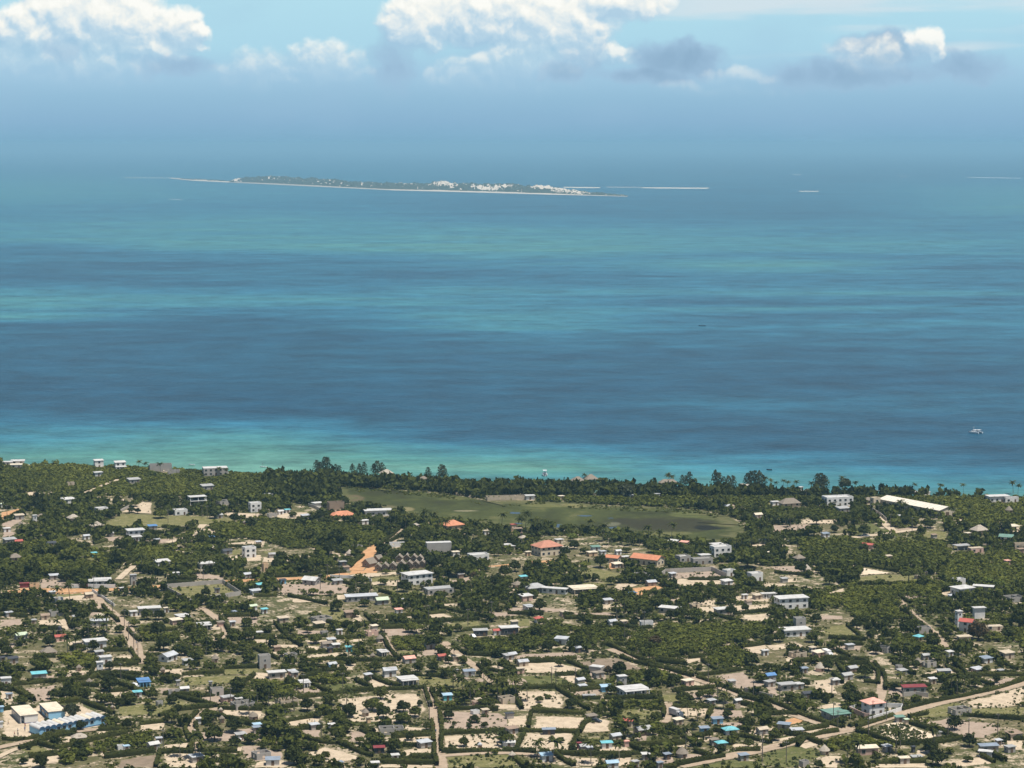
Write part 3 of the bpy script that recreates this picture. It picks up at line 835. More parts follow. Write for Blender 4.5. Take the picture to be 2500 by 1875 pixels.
 (7,'s',[(60,500),(400,490),(620,540),(560,592),(150,582)],.12),(7,'d',[(540,502),(760,460),(940,460),(1155,548),(830,562),(700,562)],.05),(7,'p',[(0,450),(120,425),(560,405),(640,450),(20,468)],.1),(7,'s',[(0,732),(410,730),(500,820),(450,892),(120,892),(60,800)],.5),(7,'p',[(520,742),(780,715),(800,792),(620,802)],.15),
 (7,'s',[(222,942),(680,955),(600,1080),(200,1062)],.05),(7,'s',[(150,1087),(560,1088),(520,1250),(80,1242)],.45),(7,'y',[(920,955),(980,890),(1280,900),(1270,972),(940,982)],.4),(7,'s',[(1280,472),(1640,460),(1500,512)],.1),(7,'p',[(1440,762),(1750,740),(1785,782),(1560,812)],.15),(7,'p',[(1745,602),(1980,570),(2185,690),(1950,722),(1790,672)],.1),
 (7,'s',[(1390,872),(1700,880),(1680,942),(1400,952)],.3),(7,'s',[(550,1212),(1000,1200),(1085,1252),(600,1262)],.05),(7,'s',[(780,1302),(1040,1290),(1120,1350),(860,1382)],.2),(7,'s',[(1560,1132),(1720,1100),(1735,1152),(1600,1172)],.2),(7,'g',[(1420,1382),(1800,1312),(2212,1332),(2212,1382)],.4),(7,'y',[(600,1132),(900,1120),(980,1150),(880,1172)],.2),(7,'p',[(1240,1292),(1400,1290),(1425,1382),(1240,1382)],.1),
 (7,'s',[(1880,1182),(2150,1170),(2130,1242),(1920,1242)],.2),(7,'s',[(560,1300),(760,1300),(780,1370),(570,1360)],.4),(7,'s',[(0,470),(50,470),(50,490),(0,490)],0),(7,'s',[(400,605),(560,600),(720,682),(560,690)],.3),(7,'g',[(100,610),(400,600),(600,690),(100,705)],.5),(7,'s',[(1470,650),(1620,650),(1640,700),(1480,700)],.2),(7,'y',[(1270,760),(1460,770),(1440,830),(1290,820)],.5),(7,'p',[(20,630),(120,625),(200,690),(20,690)],0),
 (7,'s',[(0,950),(150,940),(160,1050),(0,1060)],.5),(7,'s',[(0,1090),(60,1090),(40,1220),(0,1220)],.3),(7,'p',[(0,30),(480,40),(450,65),(0,70)],0),(7,'s',[(740,0),(950,0),(950,45),(760,50)],.2),(7,'p',[(420,80),(880,70),(900,120),(480,125)],.15),(7,'y',[(0,130),(180,125),(200,190),(0,190)],.4),(7,'s',[(1100,150),(1250,160),(1230,200),(1100,200)],0),(7,'y',[(820,270),(1010,280),(1000,325),(840,325)],.2),
 (7,'s',[(1560,30),(2212,0),(2212,60),(1900,90),(1600,70)],.2),(7,'s',[(1960,90),(2212,80),(2212,150),(2000,140)],.3),(7,'s',[(1960,370),(2180,340),(2212,420),(2050,420)],.2),(7,'p',[(640,560),(830,590),(830,640),(700,630)],0),(7,'s',[(1530,460),(1650,450),(1670,490),(1570,490)],0),(7,'p',[(1730,890),(1980,900),(2000,960),(1700,960)],.1),(7,'s',[(1930,750),(2120,790),(2130,830),(1950,790)],0),(7,'p',[(1720,1000),(1980,1000),(1990,1060),(1740,1050)],.1),
 (7,'p',[(1080,1120),(1180,1110),(1180,1170),(1090,1180)],.1),(7,'s',[(1380,1120),(1460,1110),(1450,1150),(1390,1150)],0),(7,'s',[(1380,1200),(1500,1190),(1490,1240),(1390,1240)],.1),(7,'s',[(2020,1060),(2212,1050),(2212,1110),(2040,1110)],.2),(7,'s',[(2130,1120),(2212,1130),(2212,1180),(2150,1160)],0),(7,'s',[(620,1030),(760,960),(860,980),(860,1080),(640,1090)],.2),(7,'p',[(1420,1270),(1680,1260),(1700,1300),(1480,1340)],.2),
 (8,'w',[(815,1072),(1140,980),(1230,1010),(1600,1142),(1180,1188)],.0),(8,'p',[(1400,992),(1550,960),(2000,1010),(2050,1062),(1900,1132),(1680,1132)],.3),(8,'s',[(1700,832),(2230,690),(2230,860),(1900,880),(1790,880)],.35),(8,'y',[(1230,925),(1600,822),(1800,880),(2230,870),(2230,1000),(1900,955),(1560,950),(1300,965)],.5),(8,'s',[(1330,592),(1560,530),(1690,602),(1350,617)],.1),
 (8,'p',[(1060,662),(1400,640),(1420,690),(1060,702)],.1),(8,'s',[(1680,540),(2140,550),(2140,590),(1720,602)],.15),(8,'s',[(190,440),(320,440),(320,502),(200,522)],.05),(8,'s',[(440,422),(620,410),(700,470),(500,472)],.02),(8,'y',[(640,512),(900,510),(960,570),(800,602),(700,562)],.3),(8,'y',[(480,200),(700,170),(855,302),(560,292)],.35),(8,'o',[(130,992),(300,950),(385,990),(150,1042)],0),
 (8,'s',[(160,1102),(560,1040),(610,1067),(370,1132)],.05),(8,'s',[(0,1152),(310,1110),(325,1152),(130,1202)],.15),(8,'s',[(430,640),(590,640),(640,760),(440,740)],.2),(8,'s',[(250,380),(300,330),(360,350),(350,392)],0),(8,'s',[(30,350),(250,332),(240,370),(100,392)],.2),(8,'s',[(1300,1230),(1400,1230),(1390,1282),(1310,1282)],0),(8,'s',[(1550,1332),(1850,1290),(1960,1342),(1600,1382)],.1),(8,'g',[(0,1252),(380,1182),(560,1282),(300,1382),(0,1382)],.8),
 (8,'s',[(430,530),(520,530),(520,580),(440,582)],0),(8,'p',[(490,95),(690,100),(690,130),(500,135)],.1),(8,'p',[(580,350),(850,350),(840,390),(600,390)],0),(8,'s',[(900,390),(1030,410),(1030,430),(910,420)],0),(8,'p',[(1880,180),(2050,190),(2040,230),(1890,220)],0),(8,'s',[(1380,280),(1450,280),(1450,300),(1380,300)],0),(8,'s',[(490,850),(660,830),(680,880),(500,900)],.05),(8,'s',[(470,900),(520,920),(700,1010),(600,1010)],0),(8,'s',[(840,780),(980,770),(970,810),(850,830)],.1),
 (8,'p',[(1800,640),(2212,620),(2200,650),(1950,690)],.2),(8,'s',[(840,610),(980,600),(980,670),(860,660)],.1),(8,'p',[(1060,710),(1200,700),(1190,790),(1060,760)],.1),(8,'s',[(390,1120),(500,1180),(380,1230),(300,1210)],.2),(8,'p',[(40,700),(120,700),(140,780),(60,760)],0),(8,'s',[(2060,1150),(2212,1150),(2212,1240),(2060,1230)],.1),(8,'s',[(100,920),(260,960),(300,940),(180,930)],.1),(8,'s',[(480,1270),(680,1280),(640,1382),(500,1382)],.1),(8,'s',[(960,1350),(1380,1340),(1400,1382),(960,1382)],.1),
 (8,'s',[(1240,520),(1330,520),(1330,560),(1250,560)],.1),(8,'s',[(1860,1180),(2050,1160),(2050,1200),(1870,1210)],0),
]
YARD_W = []
def _short(s):
    return {'s': 'pale sand', 'w': 'white sand', 'p': 'pinkish soil', 'y': 'dry grass', 'g': 'green grass', 'o': 'orange dirt', 'd': 'brown ploughed soil'}[s]
yard_objs = []
_boxes = []
for i, (r, s, pts, crop) in enumerate(YARDS):
    w = [zp(r, *q) for q in pts]
    xs_ = [p.x for p in w]
    ys_ = [p.y for p in w]
    small = min(max(xs_) - min(xs_), (max(ys_) - min(ys_)) * 0.6)
    ins = min(4.0, small * 0.16)
    lev = 0
    bb = (min(xs_) - 6, max(xs_) + 6, min(ys_) - 6, max(ys_) + 6)
    used = {l for (q, l) in _boxes if not (q[1] < bb[0] or q[0] > bb[1] or q[3] < bb[2] or q[2] > bb[3])}
    while lev in used:
        lev += 1
    _boxes.append((bb, lev))
    nm = 'field' if s in 'ygd' else 'yard'
    o = sheet(nm, *frayed_poly(w, ins, 0.45, 3.5, i), SOIL[s], 0.08 + 0.012 * lev)
    tag(o, kind='structure')
    yard_objs.append((o, s))
    YARD_W.append((w, s, crop))
    mark_poly(bare, w)

ROADS = [
 # width m, soil, [(tile, x, y)...], label
 (9, 'o', [(2, 850, 1085), (2, 930, 980), (2, 1000, 905), (2, 1060, 870)], 'wide orange dirt road rising past the thatched lodge gables'),
 (5, 't', [(2, 1050, 880), (2, 1120, 845), (2, 1190, 790), (2, 1275, 735)], 'narrow hedged lane climbing from the orange road to the marsh'),
 (7.5, 'o', [(1, 60, 1262), (1, 400, 1262), (1, 780, 1255), (1, 1000, 1240), (1, 1250, 1222), (1, 1560, 1205), (1, 1880, 1178), (2, 180, 1158), (2, 400, 1150), (2, 620, 1142), (2, 800, 1108)], 'orange dirt street running past the white walled house'),
 (6.5, 't', [(1, 770, 1262), (1, 815, 1320), (1, 860, 1382), (5, 960, 92), (5, 1030, 160), (5, 1080, 220), (5, 1120, 300), (5, 1150, 400), (5, 1195, 505)], 'straight sandy street running down from the orange street'),
 (4.5, 't', [(5, 2080, 850), (5, 1900, 875), (5, 1720, 900), (5, 1640, 970), (5, 1590, 1050), (5, 1630, 1130), (5, 1665, 1190), (5, 1615, 1250)], 'winding footpath between hedges past the thatched round huts'),
 (4, 't', [(5, 1700, 30), (5, 1850, 135), (5, 1915, 220), (5, 1890, 285), (5, 1810, 312)], 'crooked narrow lane between hedged gardens'),
 (5.5, 't', [(6, 1455, 705), (6, 1500, 790), (6, 1530, 890), (6, 1525, 960), (6, 1530, 1060), (6, 1545, 1150), (6, 1555, 1260), (6, 1575, 1390)], 'sandy lane running straight down between the hedged sand plots'),
 (4, 't', [(6, 1090, 270), (6, 1115, 320), (6, 1140, 372), (6, 1200, 440)], 'short sandy lane beside the shady thicket'),
 (4.5, 't', [(6, 1600, 320), (6, 1720, 430), (6, 1860, 520), (6, 1950, 600), (6, 2020, 665)], 'sandy lane slanting past the pinkish roofed block house'),
 (6, 't', [(7, 860, 380), (7, 1000, 430), (7, 1150, 490), (7, 1300, 540), (7, 1480, 600), (7, 1640, 650), (7, 1770, 690), (7, 1920, 750), (7, 2120, 830), (8, 80, 865), (8, 240, 915), (8, 440, 995), (8, 620, 1050), (8, 720, 1070)], 'long hedged sand track slanting down to the crossroads'),
 (7, 't', [(8, -700, 1370), (8, -300, 1290), (8, 60, 1222), (8, 300, 1158), (8, 560, 1095), (8, 760, 1058), (8, 960, 990), (8, 1200, 915), (8, 1450, 845), (8, 1700, 790), (8, 2000, 725), (8, 2300, 640)], 'broad sand road climbing along the pink roofed villa'),
 (4.5, 't', [(8, 985, 830), (8, 1005, 770), (8, 1020, 690), (8, 1010, 610), (8, 970, 545), (8, 900, 480)], 'curved sandy lane with hedges above the pink roofed villa'),
 (5, 't', [(8, 1130, -60), (8, 1195, 10), (8, 1280, 110), (8, 1400, 205), (8, 1480, 285), (8, 1545, 365)], 'sandy lane passing the house with the white tower'),
 (5.5, 's', [(4, 925, 585), (4, 1000, 655), (4, 1060, 710), (4, 1115, 750)], 'sandy driveway leading up beside the long pale shed'),
 (5.5, 's', [(4, 770, 806), (4, 1000, 778), (4, 1200, 752), (4, 1400, 724)], 'sand road crossing below the long pale shed'),
 (3.5, 't', [(7, 1355, 845), (7, 1365, 920), (7, 1325, 1005)], 'short path beside the parked white truck'),
 (4.5, 't', [(5, -100, 1230), (5, 150, 1182), (5, 300, 1148), (5, 520, 1088), (5, 860, 1055)], 'sandy path along the school yard hedge'),
 (3.5, 't', [(6, 1580, 1285), (6, 1900, 1262), (6, 2212, 1258), (7, 250, 1282), (7, 520, 1295)], 'thin track below the hedged sand plots'),
 (4, 's', [(1, 720, 428), (1, 850, 370), (1, 1000, 316)], 'pale track cutting through the coastal scrub'),
 (5, 's', [(1, 1400, 850), (1, 1500, 828), (1, 1640, 778), (1, 1680, 730), (1, 1715, 695)], 'sandy track curving up to the grass field'),
 (4, 't', [(5, 1040, 1125), (5, 1000, 1160)], 'stub of path'),
 (3, 's', [(5, -20, 1300), (5, 120, 1222), (5, 300, 1185)], 'faint path crossing the grass below the school'),
 (4, 's', [(1, 1000, 1160), (1, 1060, 1100), (1, 1130, 1045)], 'short lane climbing between dark trees behind the orange street'),
]
ROADS = [q for q in ROADS if q[3] != 'stub of path']
ROAD_W = []
for i, (wd, s, pts, lab) in enumerate(ROADS):
    ctl = [zp(*q) for q in pts]
    line = []
    for a, b in zip(ctl[:-1], ctl[1:]):
        k = max(1, int((b - a).length / 4))
        for j in range(k):
            line.append(a.lerp(b, j / k))
    line.append(ctl[-1])
    for _ in range(3):
        line = [line[0]] + [(line[j - 1] + line[j] * 2 + line[j + 1]) / 4 for j in range(1, len(line) - 1)] + [line[-1]]
    rr = random.Random(i + 40)
    vs, fs, ed = [], [], []
    for j, p in enumerate(line):
        d = (line[min(j + 1, len(line) - 1)] - line[max(j - 1, 0)]).normalized()
        nrm = Vector((-d.y, d.x, 0))
        for q, e in ((-0.5, 0.0), (-0.34, 1.0), (0.34, 1.0), (0.5, 0.0)):
            vs.append(p + nrm * (q * wd * rr.uniform(0.92, 1.12)))
            ed.append(e)
    for j in range(len(line) - 1):
        for q in range(3):
            fs.append((j * 4 + q, j * 4 + q + 1, (j + 1) * 4 + q + 1, (j + 1) * 4 + q))
    # faces must look up
    a, b, c = vs[fs[0][0]], vs[fs[0][1]], vs[fs[0][2]]
    if (b - a).cross(c - b).z < 0:
        fs = [tuple(reversed(f)) for f in fs]
    o = sheet('dirt_road', vs, fs, ed, SOIL[s], 0.20 + 0.006 * i)
    tag(o, lab, kind='structure')
    ROAD_W.append((line, wd))
    mark_line(blocked, line, wd / 2 + 0.4)
    mark_line(road_cells, line, wd / 2 + 0.4)
# ================================================================== BUILDINGS
WALLC = {'white': (.70, .69, .66), 'cream': (.62, .53, .39), 'grey': (.36, .34, .31), 'block': (.42, .385, .34), 'blue': (.20, .44, .62), 'turquoise': (.16, .52, .56), 'peach': (.66, .46, .28), 'brown': (.30, .22, .16), 'black': (.07, .07, .08), 'pink': (.62, .42, .34), 'tan': (.50, .415, .31), 'maroon': (.22, .045, .05), 'green': (.14, .24, .19)}
ROOFC = {'white': (.54, .53, .505), 'grey': (.36, .36, .35), 'tin': (.44, .455, .47), 'blue': (.10, .22, .42), 'pale blue': (.34, .48, .58), 'turquoise': (.16, .46, .50), 'green': (.15, .26, .21), 'red': (.42, .11, .085), 'orange': (.54, .225, .125), 'terracotta': (.46, .21, .14), 'pink': (.72, .37, .29), 'thatch': (.23, .195, .155), 'pale thatch': (.40, .35, .285), 'dark': (.055, .06, .07), 'maroon': (.22, .045, .05), 'tan': (.50, .42, .31), 'cream': (.66, .58, .44), 'slate blue': (.23, .275, .33), 'pale green': (.50, .58, .42), 'brown': (.30, .22, .16)}
MW = {k: plain('wall_' + k, v, 0.85, 0.10, 0.5, 0.2, 0.25) for k, v in WALLC.items()}
MR = {k: plain('roof_' + k.replace(' ', '_'), v, 0.7 if 'thatch' not in k else 0.95, 0.16, 0.45 if 'thatch' not in k else 2.0, 0.25, 0.4) for k, v in ROOFC.items()}
M_FRAME = plain('window_frame', (.45, .44, .42), .6, .05)
M_GLASS, n_, b_, o_ = material('dark_glass')
b_.inputs['Base Color'].default_value = (.02, .024, .028, 1)
b_.inputs['Roughness'].default_value = .15
M_DOOR = plain('door_wood', (.13, .085, .055), .7, .1)
M_CONC = plain('bare_concrete', (.40, .375, .335), .9, .15, .4, .15, .3)
def win_mesh(w, h):
    mb = MB()
    mb.box((0, 0, h / 2), (w, .10, h), 0)
    mb.box((0, -.05, h / 2), (w - .22, .08, h - .22), 1)
    return mb.mesh('window', [M_FRAME, M_GLASS])
WIN = {'n': win_mesh(1.5, 1.25), 'w': win_mesh(2.4, 1.9), 's': win_mesh(.9, .8)}
DOOR = MB().box((0, 0, .95), (1.0, .12, 1.9), 0).mesh('door', [M_DOOR])
SH = 2.5
THINGS = []        # every labelled thing: dict(obj, desc, ref, label, pos, cat)
def register(o, desc=None, label=None, ref=None, cat=None, group=None, pos=None, lm=False):
    THINGS.append(dict(o=o, desc=desc, label=label, ref=ref, cat=cat, group=group, pos=Vector(pos if pos is not None else o.location), lm=bool(ref)))
def gable_roof(mb, F, D, z, rise, ov, axis='x', th=.15):
    """ridge along x (length F)"""
    hx, hy = F / 2 + ov, D / 2 + ov
    drop = rise * ov / (D / 2)
    for s in (-1, 1):
        a = [(-hx, s * hy, z - drop), (hx, s * hy, z - drop), (hx, 0, z + rise), (-hx, 0, z + rise)]
        b = [(x, y, zz + th) for x, y, zz in a]
        fs = [(0, 1, 2, 3), (7, 6, 5, 4), (0, 4, 5, 1), (1, 5, 6, 2), (2, 6, 7, 3), (3, 7, 4, 0)]
        if s > 0:
            fs = [tuple(reversed(f)) for f in fs]
        mb.add(a + b, fs)
def hip_roof(mb, F, D, z, rise, ov):
    hx, hy = F / 2 + ov, D / 2 + ov
    if F >= D:
        r = max(.05, hx - hy)
        rg = [(-r, 0, z + rise), (r, 0, z + rise)]
    else:
        r = max(.05, hy - hx)
        rg = [(0, -r, z + rise), (0, r, z + rise)]
    zb = z - .15
    vs = [(-hx, -hy, zb), (hx, -hy, zb), (hx, hy, zb), (-hx, hy, zb)] + rg + [(-hx, -hy, zb - .18), (hx, -hy, zb - .18), (hx, hy, zb - .18), (-hx, hy, zb - .18)]
    if F >= D:
        fs = [(0, 1, 5, 4), (1, 2, 5), (2, 3, 4, 5), (3, 0, 4)]
    else:
        fs = [(0, 1, 4), (1, 2, 5, 4), (2, 3, 5), (3, 0, 4, 5)]
    fs += [(6, 7, 1, 0), (7, 8, 2, 1), (8, 9, 3, 2), (9, 6, 0, 3), (9, 8, 7, 6)]
    mb.add(vs, fs)
def wall_run(mb, a, b, h, th, openings, m=0):
    """upright wall from a to b with openings [(s0, s1, z0, z1)] along it"""
    a, b = Vector(a), Vector(b)
    d = b - a
    L = d.length
    ang = math.atan2(d.y, d.x)
    def piece(s0, s1, z0, z1):
        if s1 - s0 < .03 or z1 - z0 < .03:
            return
        c = a + d * ((s0 + s1) / 2 / L)
        mb.box((c.x, c.y, (z0 + z1) / 2), (s1 - s0, th, z1 - z0), m, ang)
    s = 0
    for (s0, s1, z0, z1) in sorted(openings):
        piece(s, s0, 0, h)
        piece(s0, s1, 0, z0)
        piece(s0, s1, z1, h)
        s = s1
    piece(s, L, 0, h)
def bld(r, X, Y, w, typ='flat', st=1, wall='white', roof='white', yaw=None, ratio=.75, label=None, ref=None, F=None, D=None, name=None, porch=False, noun=None, wins=True, wallh=None):
    rr = random.Random(int(r * 1e6 + X * 131 + Y))
    base = zp(r, X, Y)
    k = mpz(r, Y)
    if yaw is None:
        yaw = 28 + rr.uniform(-7, 7)
    ya = math.radians(yaw)
    if F is None:
        Wm = w * k
        F = Wm / (abs(math.cos(ya)) + ratio * abs(math.sin(ya)))
    if D is None:
        D = F * ratio
    c = Vector((base.x, base.y + (F * abs(math.sin(ya)) + D * abs(math.cos(ya))) / 2, 0))
    small = F < 5.0
    h = (wallh * .86 if wallh else None) or (2.1 if small and st == 1 else SH * st)
    nm = name or {'hut': 'round_hut', 'shell': 'unfinished_house', 'frame': 'concrete_frame', 'shed': 'shed', 'thatch': 'thatched_house'}.get(typ, 'shed' if small else 'house')
    root = empty(nm, c, ya)
    mw, mr = MW[wall], MR[roof]
    mark_disc(blocked, c.x, c.y, max(F, D) * .52 + .6)
    mark_disc(house_cells, c.x, c.y, max(F, D) * .52 + .6)
    def windows(faces):
        for (face, L, off) in faces:
            cnt = int(L / 3.0)
            if cnt < 1:
                cnt = 1 if L > 1.8 else 0
            for s in range(st):
                for i in range(cnt):
                    p = (i + .5) / cnt * L - L / 2
                    if s == 0 and face == 'f' and i == cnt // 2:
                        link_mesh('door', DOOR, root, (p, -off - .06, 0), 0)
                        continue
                    wm = WIN['s'] if small else WIN['n']
                    z = SH * s + (0.8 if not small else .8)
                    if face == 'f':
                        link_mesh('window', wm, root, (p, -off - .05, z), 0)
                    elif face == 'l':
                        link_mesh('window', wm, root, (-off - .05, p, z), -math.pi / 2)
                    else:
                        link_mesh('window', wm, root, (off + .05, p, z), math.pi / 2)
    side = ('l', D, F / 2) if yaw > 0 else ('r', D, F / 2)
    if typ in ('flat', 'gable', 'hip', 'mono', 'para', 'shed', 'thatch', 'slab'):
        mb = MB()
        mb.box((0, 0, h / 2), (F, D, h))
        if typ == 'gable':
            rise = D * .22
            for s in (-1, 1):
                x = s * (F / 2 - .02)
                vs = [(x, -D / 2, h), (x, D / 2, h), (x, 0, h + rise)]
                mb.add(vs, [(0, 1, 2) if s > 0 else (2, 1, 0)])
        mb.build('wall', mw, root)
        rb = MB()
        if typ == 'flat':
            ov = .55 if not small else .3
            rb.box((0, -.3 if porch else 0, h + .13), (F + 2 * ov, D + 2 * ov, .24))
        elif typ == 'slab':
            rb.box((0, 0, h + .1), (F + .1, D + .1, .2))
        elif typ == 'para':
            rb.box((0, 0, h + .06), (F - .3, D - .3, .12))
            pb = MB()
            for (cx_, cy_, sx_, sy_) in ((0, -D / 2 + .1, F + .06, .22), (0, D / 2 - .1, F + .06, .22), (-F / 2 + .1, 0, .22, D - .24), (F / 2 - .1, 0, .22, D - .24)):
                pb.box((cx_, cy_, h + .4), (sx_, sy_, .8))
            pb.build('parapet', mw, root)
        elif typ == 'gable':
            gable_roof(rb, F, D, h, D * .22, .5 if not small else .3)
        elif typ in ('hip', 'thatch'):
            hip_roof(rb, F, D, h, min(F, D) * (.27 if typ == 'hip' else .48), .6 if typ == 'hip' else .8)
        else:
            ov = .4
            hx, hy = F / 2 + ov, D / 2 + ov
            za, zb = h + .05, h + .05 + D * .10
            vs = [(-hx, -hy, za), (hx, -hy, za), (hx, hy, zb), (-hx, hy, zb)]
            vs += [(x, y, z + .1) for x, y, z in vs]
            rb.add(vs, [(3, 2, 1, 0), (4, 5, 6, 7), (0, 1, 5, 4), (1, 2, 6, 5), (2, 3, 7, 6), (3, 0, 4, 7)])
        rb.build('roof', mr, root)
        if wins:
            windows([('f', F, D / 2), side])
        if porch:
            pr = MB().box((0, -D / 2 - 1.4, h * (1 if st == 1 else .5) - .12), (F + .6, 2.9, .2))
            pr.build('porch_roof', mr, root)
            for i in range(4):
                MB().box((-F / 2 + .2 + i * (F - .4) / 3, -D / 2 - 2.6, (h * (1 if st == 1 else .5) - .22) / 2), (.28, .28, h * (1 if st == 1 else .5) - .22)).build('post', mw, root)
    elif typ == 'hut':
        mb = MB()
        R = F / 2 * .8
        n = 16
        vs = [(math.cos(i * 2 * math.pi / n) * R, math.sin(i * 2 * math.pi / n) * R, z) for z in (0, 1.9) for i in range(n)]
        mb.add(vs, [(i, (i + 1) % n, n + (i + 1) % n, n + i) for i in range(n)])
        mb.build('wall', mw, root)
        rb = MB()
        rings = [(F / 2, 1.65), (F / 2 * .62, 1.65 + F * .22), (F / 2 * .25, 1.65 + F * .40), (.05, 1.65 + F * .52)]
        vs, fs = [], []
        for (q, z) in rings:
            for i in range(n):
                j = q * (1 + rr.uniform(-.04, .04))
                vs.append((math.cos(i * 2 * math.pi / n) * j, math.sin(i * 2 * math.pi / n) * j, z))
        for a in range(3):
            for i in range(n):
                fs.append((a * n + i, a * n + (i + 1) % n, (a + 1) * n + (i + 1) % n, (a + 1) * n + i))
        rb.add(vs, fs)
        rb.build('thatch_roof', mr, root)
        link_mesh('door', DOOR, root, (0, -R - .02, 0), 0)
    elif typ == 'shell':
        th = .2
        for idx, (a, b) in enumerate((((-F / 2, -D / 2), (F / 2, -D / 2)), ((F / 2, -D / 2 + th), (F / 2, D / 2 - th)), ((F / 2, D / 2), (-F / 2, D / 2)), ((-F / 2, D / 2 - th), (-F / 2, -D / 2 + th)))):
            mb = MB()
            L = (Vector(b) - Vector(a)).length
            ops = []
            cnt = int(L / 3.2)
            for i in range(cnt):
                s = (i + .5) / cnt * L
                ops.append((s - .55, s + .55, 0 if (i == cnt // 2 and idx == 0) else   .8, 1.9))
            wall_run(mb, (a[0], a[1], 0), (b[0], b[1], 0), h if st == 1 else h, th, ops)
            if st > 1:
                pass
            mb.build('wall', mw, root)
        if F > 6:
            mb = MB()
            wall_run(mb, (F * .1, -D / 2 + th, 0), (F * .1, D / 2 - th, 0), h - .05, th, [(D * .4, D * .4 + .95, 0, 2.1)])
            mb.build('partition_wall', mw, root)
        if D > 7:
            mb = MB()
            wall_run(mb, (-F / 2 + th, .1 * D, 0), (F * .1 - th, .1 * D, 0), h - .09, th, [])
            mb.build('partition_wall', mw, root)
    elif typ == 'frame':
        for s in range(st):
            MB().box((0, 0, SH * (s + 1)), (F + .6, D + .6, .26)).build('floor_slab', mr if s == st - 1 else mw, root)
        nx = max(2, int(F / 4) + 1)
        ny_ = max(2, int(D / 5) + 1)
        for s in range(st):
            for i in range(nx):
                for j in range(ny_):
                    MB().box((-F / 2 + .25 + i * (F - .5) / (nx - 1), -D / 2 + .25 + j * (D - .5) / (ny_ - 1), SH * s + (SH - .13) / 2), (.38, .38, SH - .13)).build('column', mw, root)
            MB().box((F * .12, D * .18, SH * s + (SH - .13) / 2), (F * .62, D * .45, SH - .13)).build('inner_wall', M_CONC if s == 0 else M_GLASS, root)
    desc = None
    if label is None:
        rn = {'thatch': 'brown thatch', 'pale thatch': 'pale thatch', 'tin': 'grey tin', 'dark': 'dark'}.get(roof, roof)
        if typ == 'shell':
            desc = f"roofless unfinished {'grey block' if wall in ('grey', 'block') else wall} house"
        elif typ == 'frame':
            desc = f"bare {wall} concrete house frame"
        elif typ == 'hut':
            desc = f"round hut with conical {rn} roof"
        elif typ == 'thatch':
            desc = f"{wall} house under steep {rn} roof"
        else:
            nn = noun or ('shed' if small else ('two-storey house' if st > 1 else 'house'))
            wn = {'block': 'grey block', 'grey': 'grey'}.get(wall, wall)
            desc = f"{wn} {nn} with {'flat ' if typ in ('flat', 'para', 'slab') else ''}{rn} roof"
    register(root, desc, label, ref, {'hut': 'hut', 'shed': 'shed'}.get(typ, 'shed' if small else 'house'), 'houses of the settlement' if typ != 'hut' else 'thatched huts')
    return root

B = bld
# ---- tile 1
B(1, 825, 218, 90, 'mono', 2, 'white', 'white', 24, label='white two-storey beach house at the left end of the shore', ref='left white beach house')
B(1, 1005, 234, 105, 'mono', 2, 'white', 'white', 20, label='white two-storey beach house with porch, beside another like it', ref='right white beach house', porch=True)
B(1, 1345, 252, 200, 'shell', 2, 'grey', 'grey', 12, .5, label='large roofless grey concrete shell on the shore between palms', ref='grey shore shell')
B(1, 1460, 270, 110, 'shell', 1, 'grey', 'grey', 12)
B(1, 1805, 285, 230, 'slab', 2, 'grey', 'white', 14, .55, label='big grey unfinished block with white roof edge on the shore', ref='big grey shore block')
B(1, 1655, 532, 165, 'frame', 2, 'white', 'white', 22, .6, label='white modern two-storey house with open dark verandas', ref='white veranda house')
B(1, 2145, 592, 115, 'para', 2, 'white', 'white', 25, .7, label='compact white two-storey house with parapet beside a sandy lot', ref='compact white house')
B(1, 820, 288, 80, 'flat', 1, 'white', 'white')
B(1, 1510, 618, 135, 'para', 1, 'white', 'white')
B(1, 845, 602, 120, 'para', 1, 'white', 'white')
B(1, 1130, 822, 165, 'flat', 2, 'white', 'white', 22, .7, label='white two-level modern house at the edge of the grass field', ref='white field house')
B(1, 1145, 838, 90, 'flat', 1, 'white', 'white', 22, .6)
B(1, 805, 740, 105, 'thatch', 1, 'tan', 'pale thatch')
B(1, 790, 968, 52, 'mono', 1, 'turquoise', 'turquoise', label='small bright turquoise house on a grassy yard', ref='small turquoise house')
B(1, 832, 1205, 190, 'flat', 1, 'white', 'white', 10, .5, label='white house with slab porch behind a white street wall', ref='white walled house', porch=True)
B(1, 285, 1228, 85, 'shell', 1, 'peach', 'tan', 10)
B(1, 200, 1228, 80, 'flat', 1, 'maroon', 'maroon', 10, .5, name='shipping_container', noun='container', wins=False)
B(1, 1730, 1068, 145, 'flat', 1, 'white', 'white')
B(1, 2095, 978, 125, 'para', 2, 'white', 'grey')
B(1, 1028, 1268, 52, 'flat', 1, 'cream', 'white')
B(1, 480, 1352, 95, 'shell', 1, 'white', 'white')
B(1, 70, 862, 120, 'mono', 1, 'grey', 'grey')
B(1, 150, 868, 75, 'gable', 1, 'pink', 'red')
B(1, 425, 884, 85, 'gable', 1, 'white', 'dark')
B(1, 120, 1003, 95, 'thatch', 1, 'tan', 'thatch')
B(1, 722, 822, 65, 'gable', 1, 'white', 'tin')
B(1, 1780, 918, 75, 'hut', 1, 'tan', 'pale thatch')
B(1, 1775, 832, 62, 'mono', 1, 'white', 'blue')
B(1, 18, 550, 45, 'gable', 1, 'white', 'pale green')
B(1, 340, 658, 75, 'thatch', 1, 'tan', 'thatch')
B(1, 610, 674, 95, 'thatch', 1, 'tan', 'pale thatch')
B(1, 170, 718, 60, 'hut', 1, 'tan', 'thatch')
B(1, 1280, 740, 85, 'mono', 1, 'grey', 'blue')
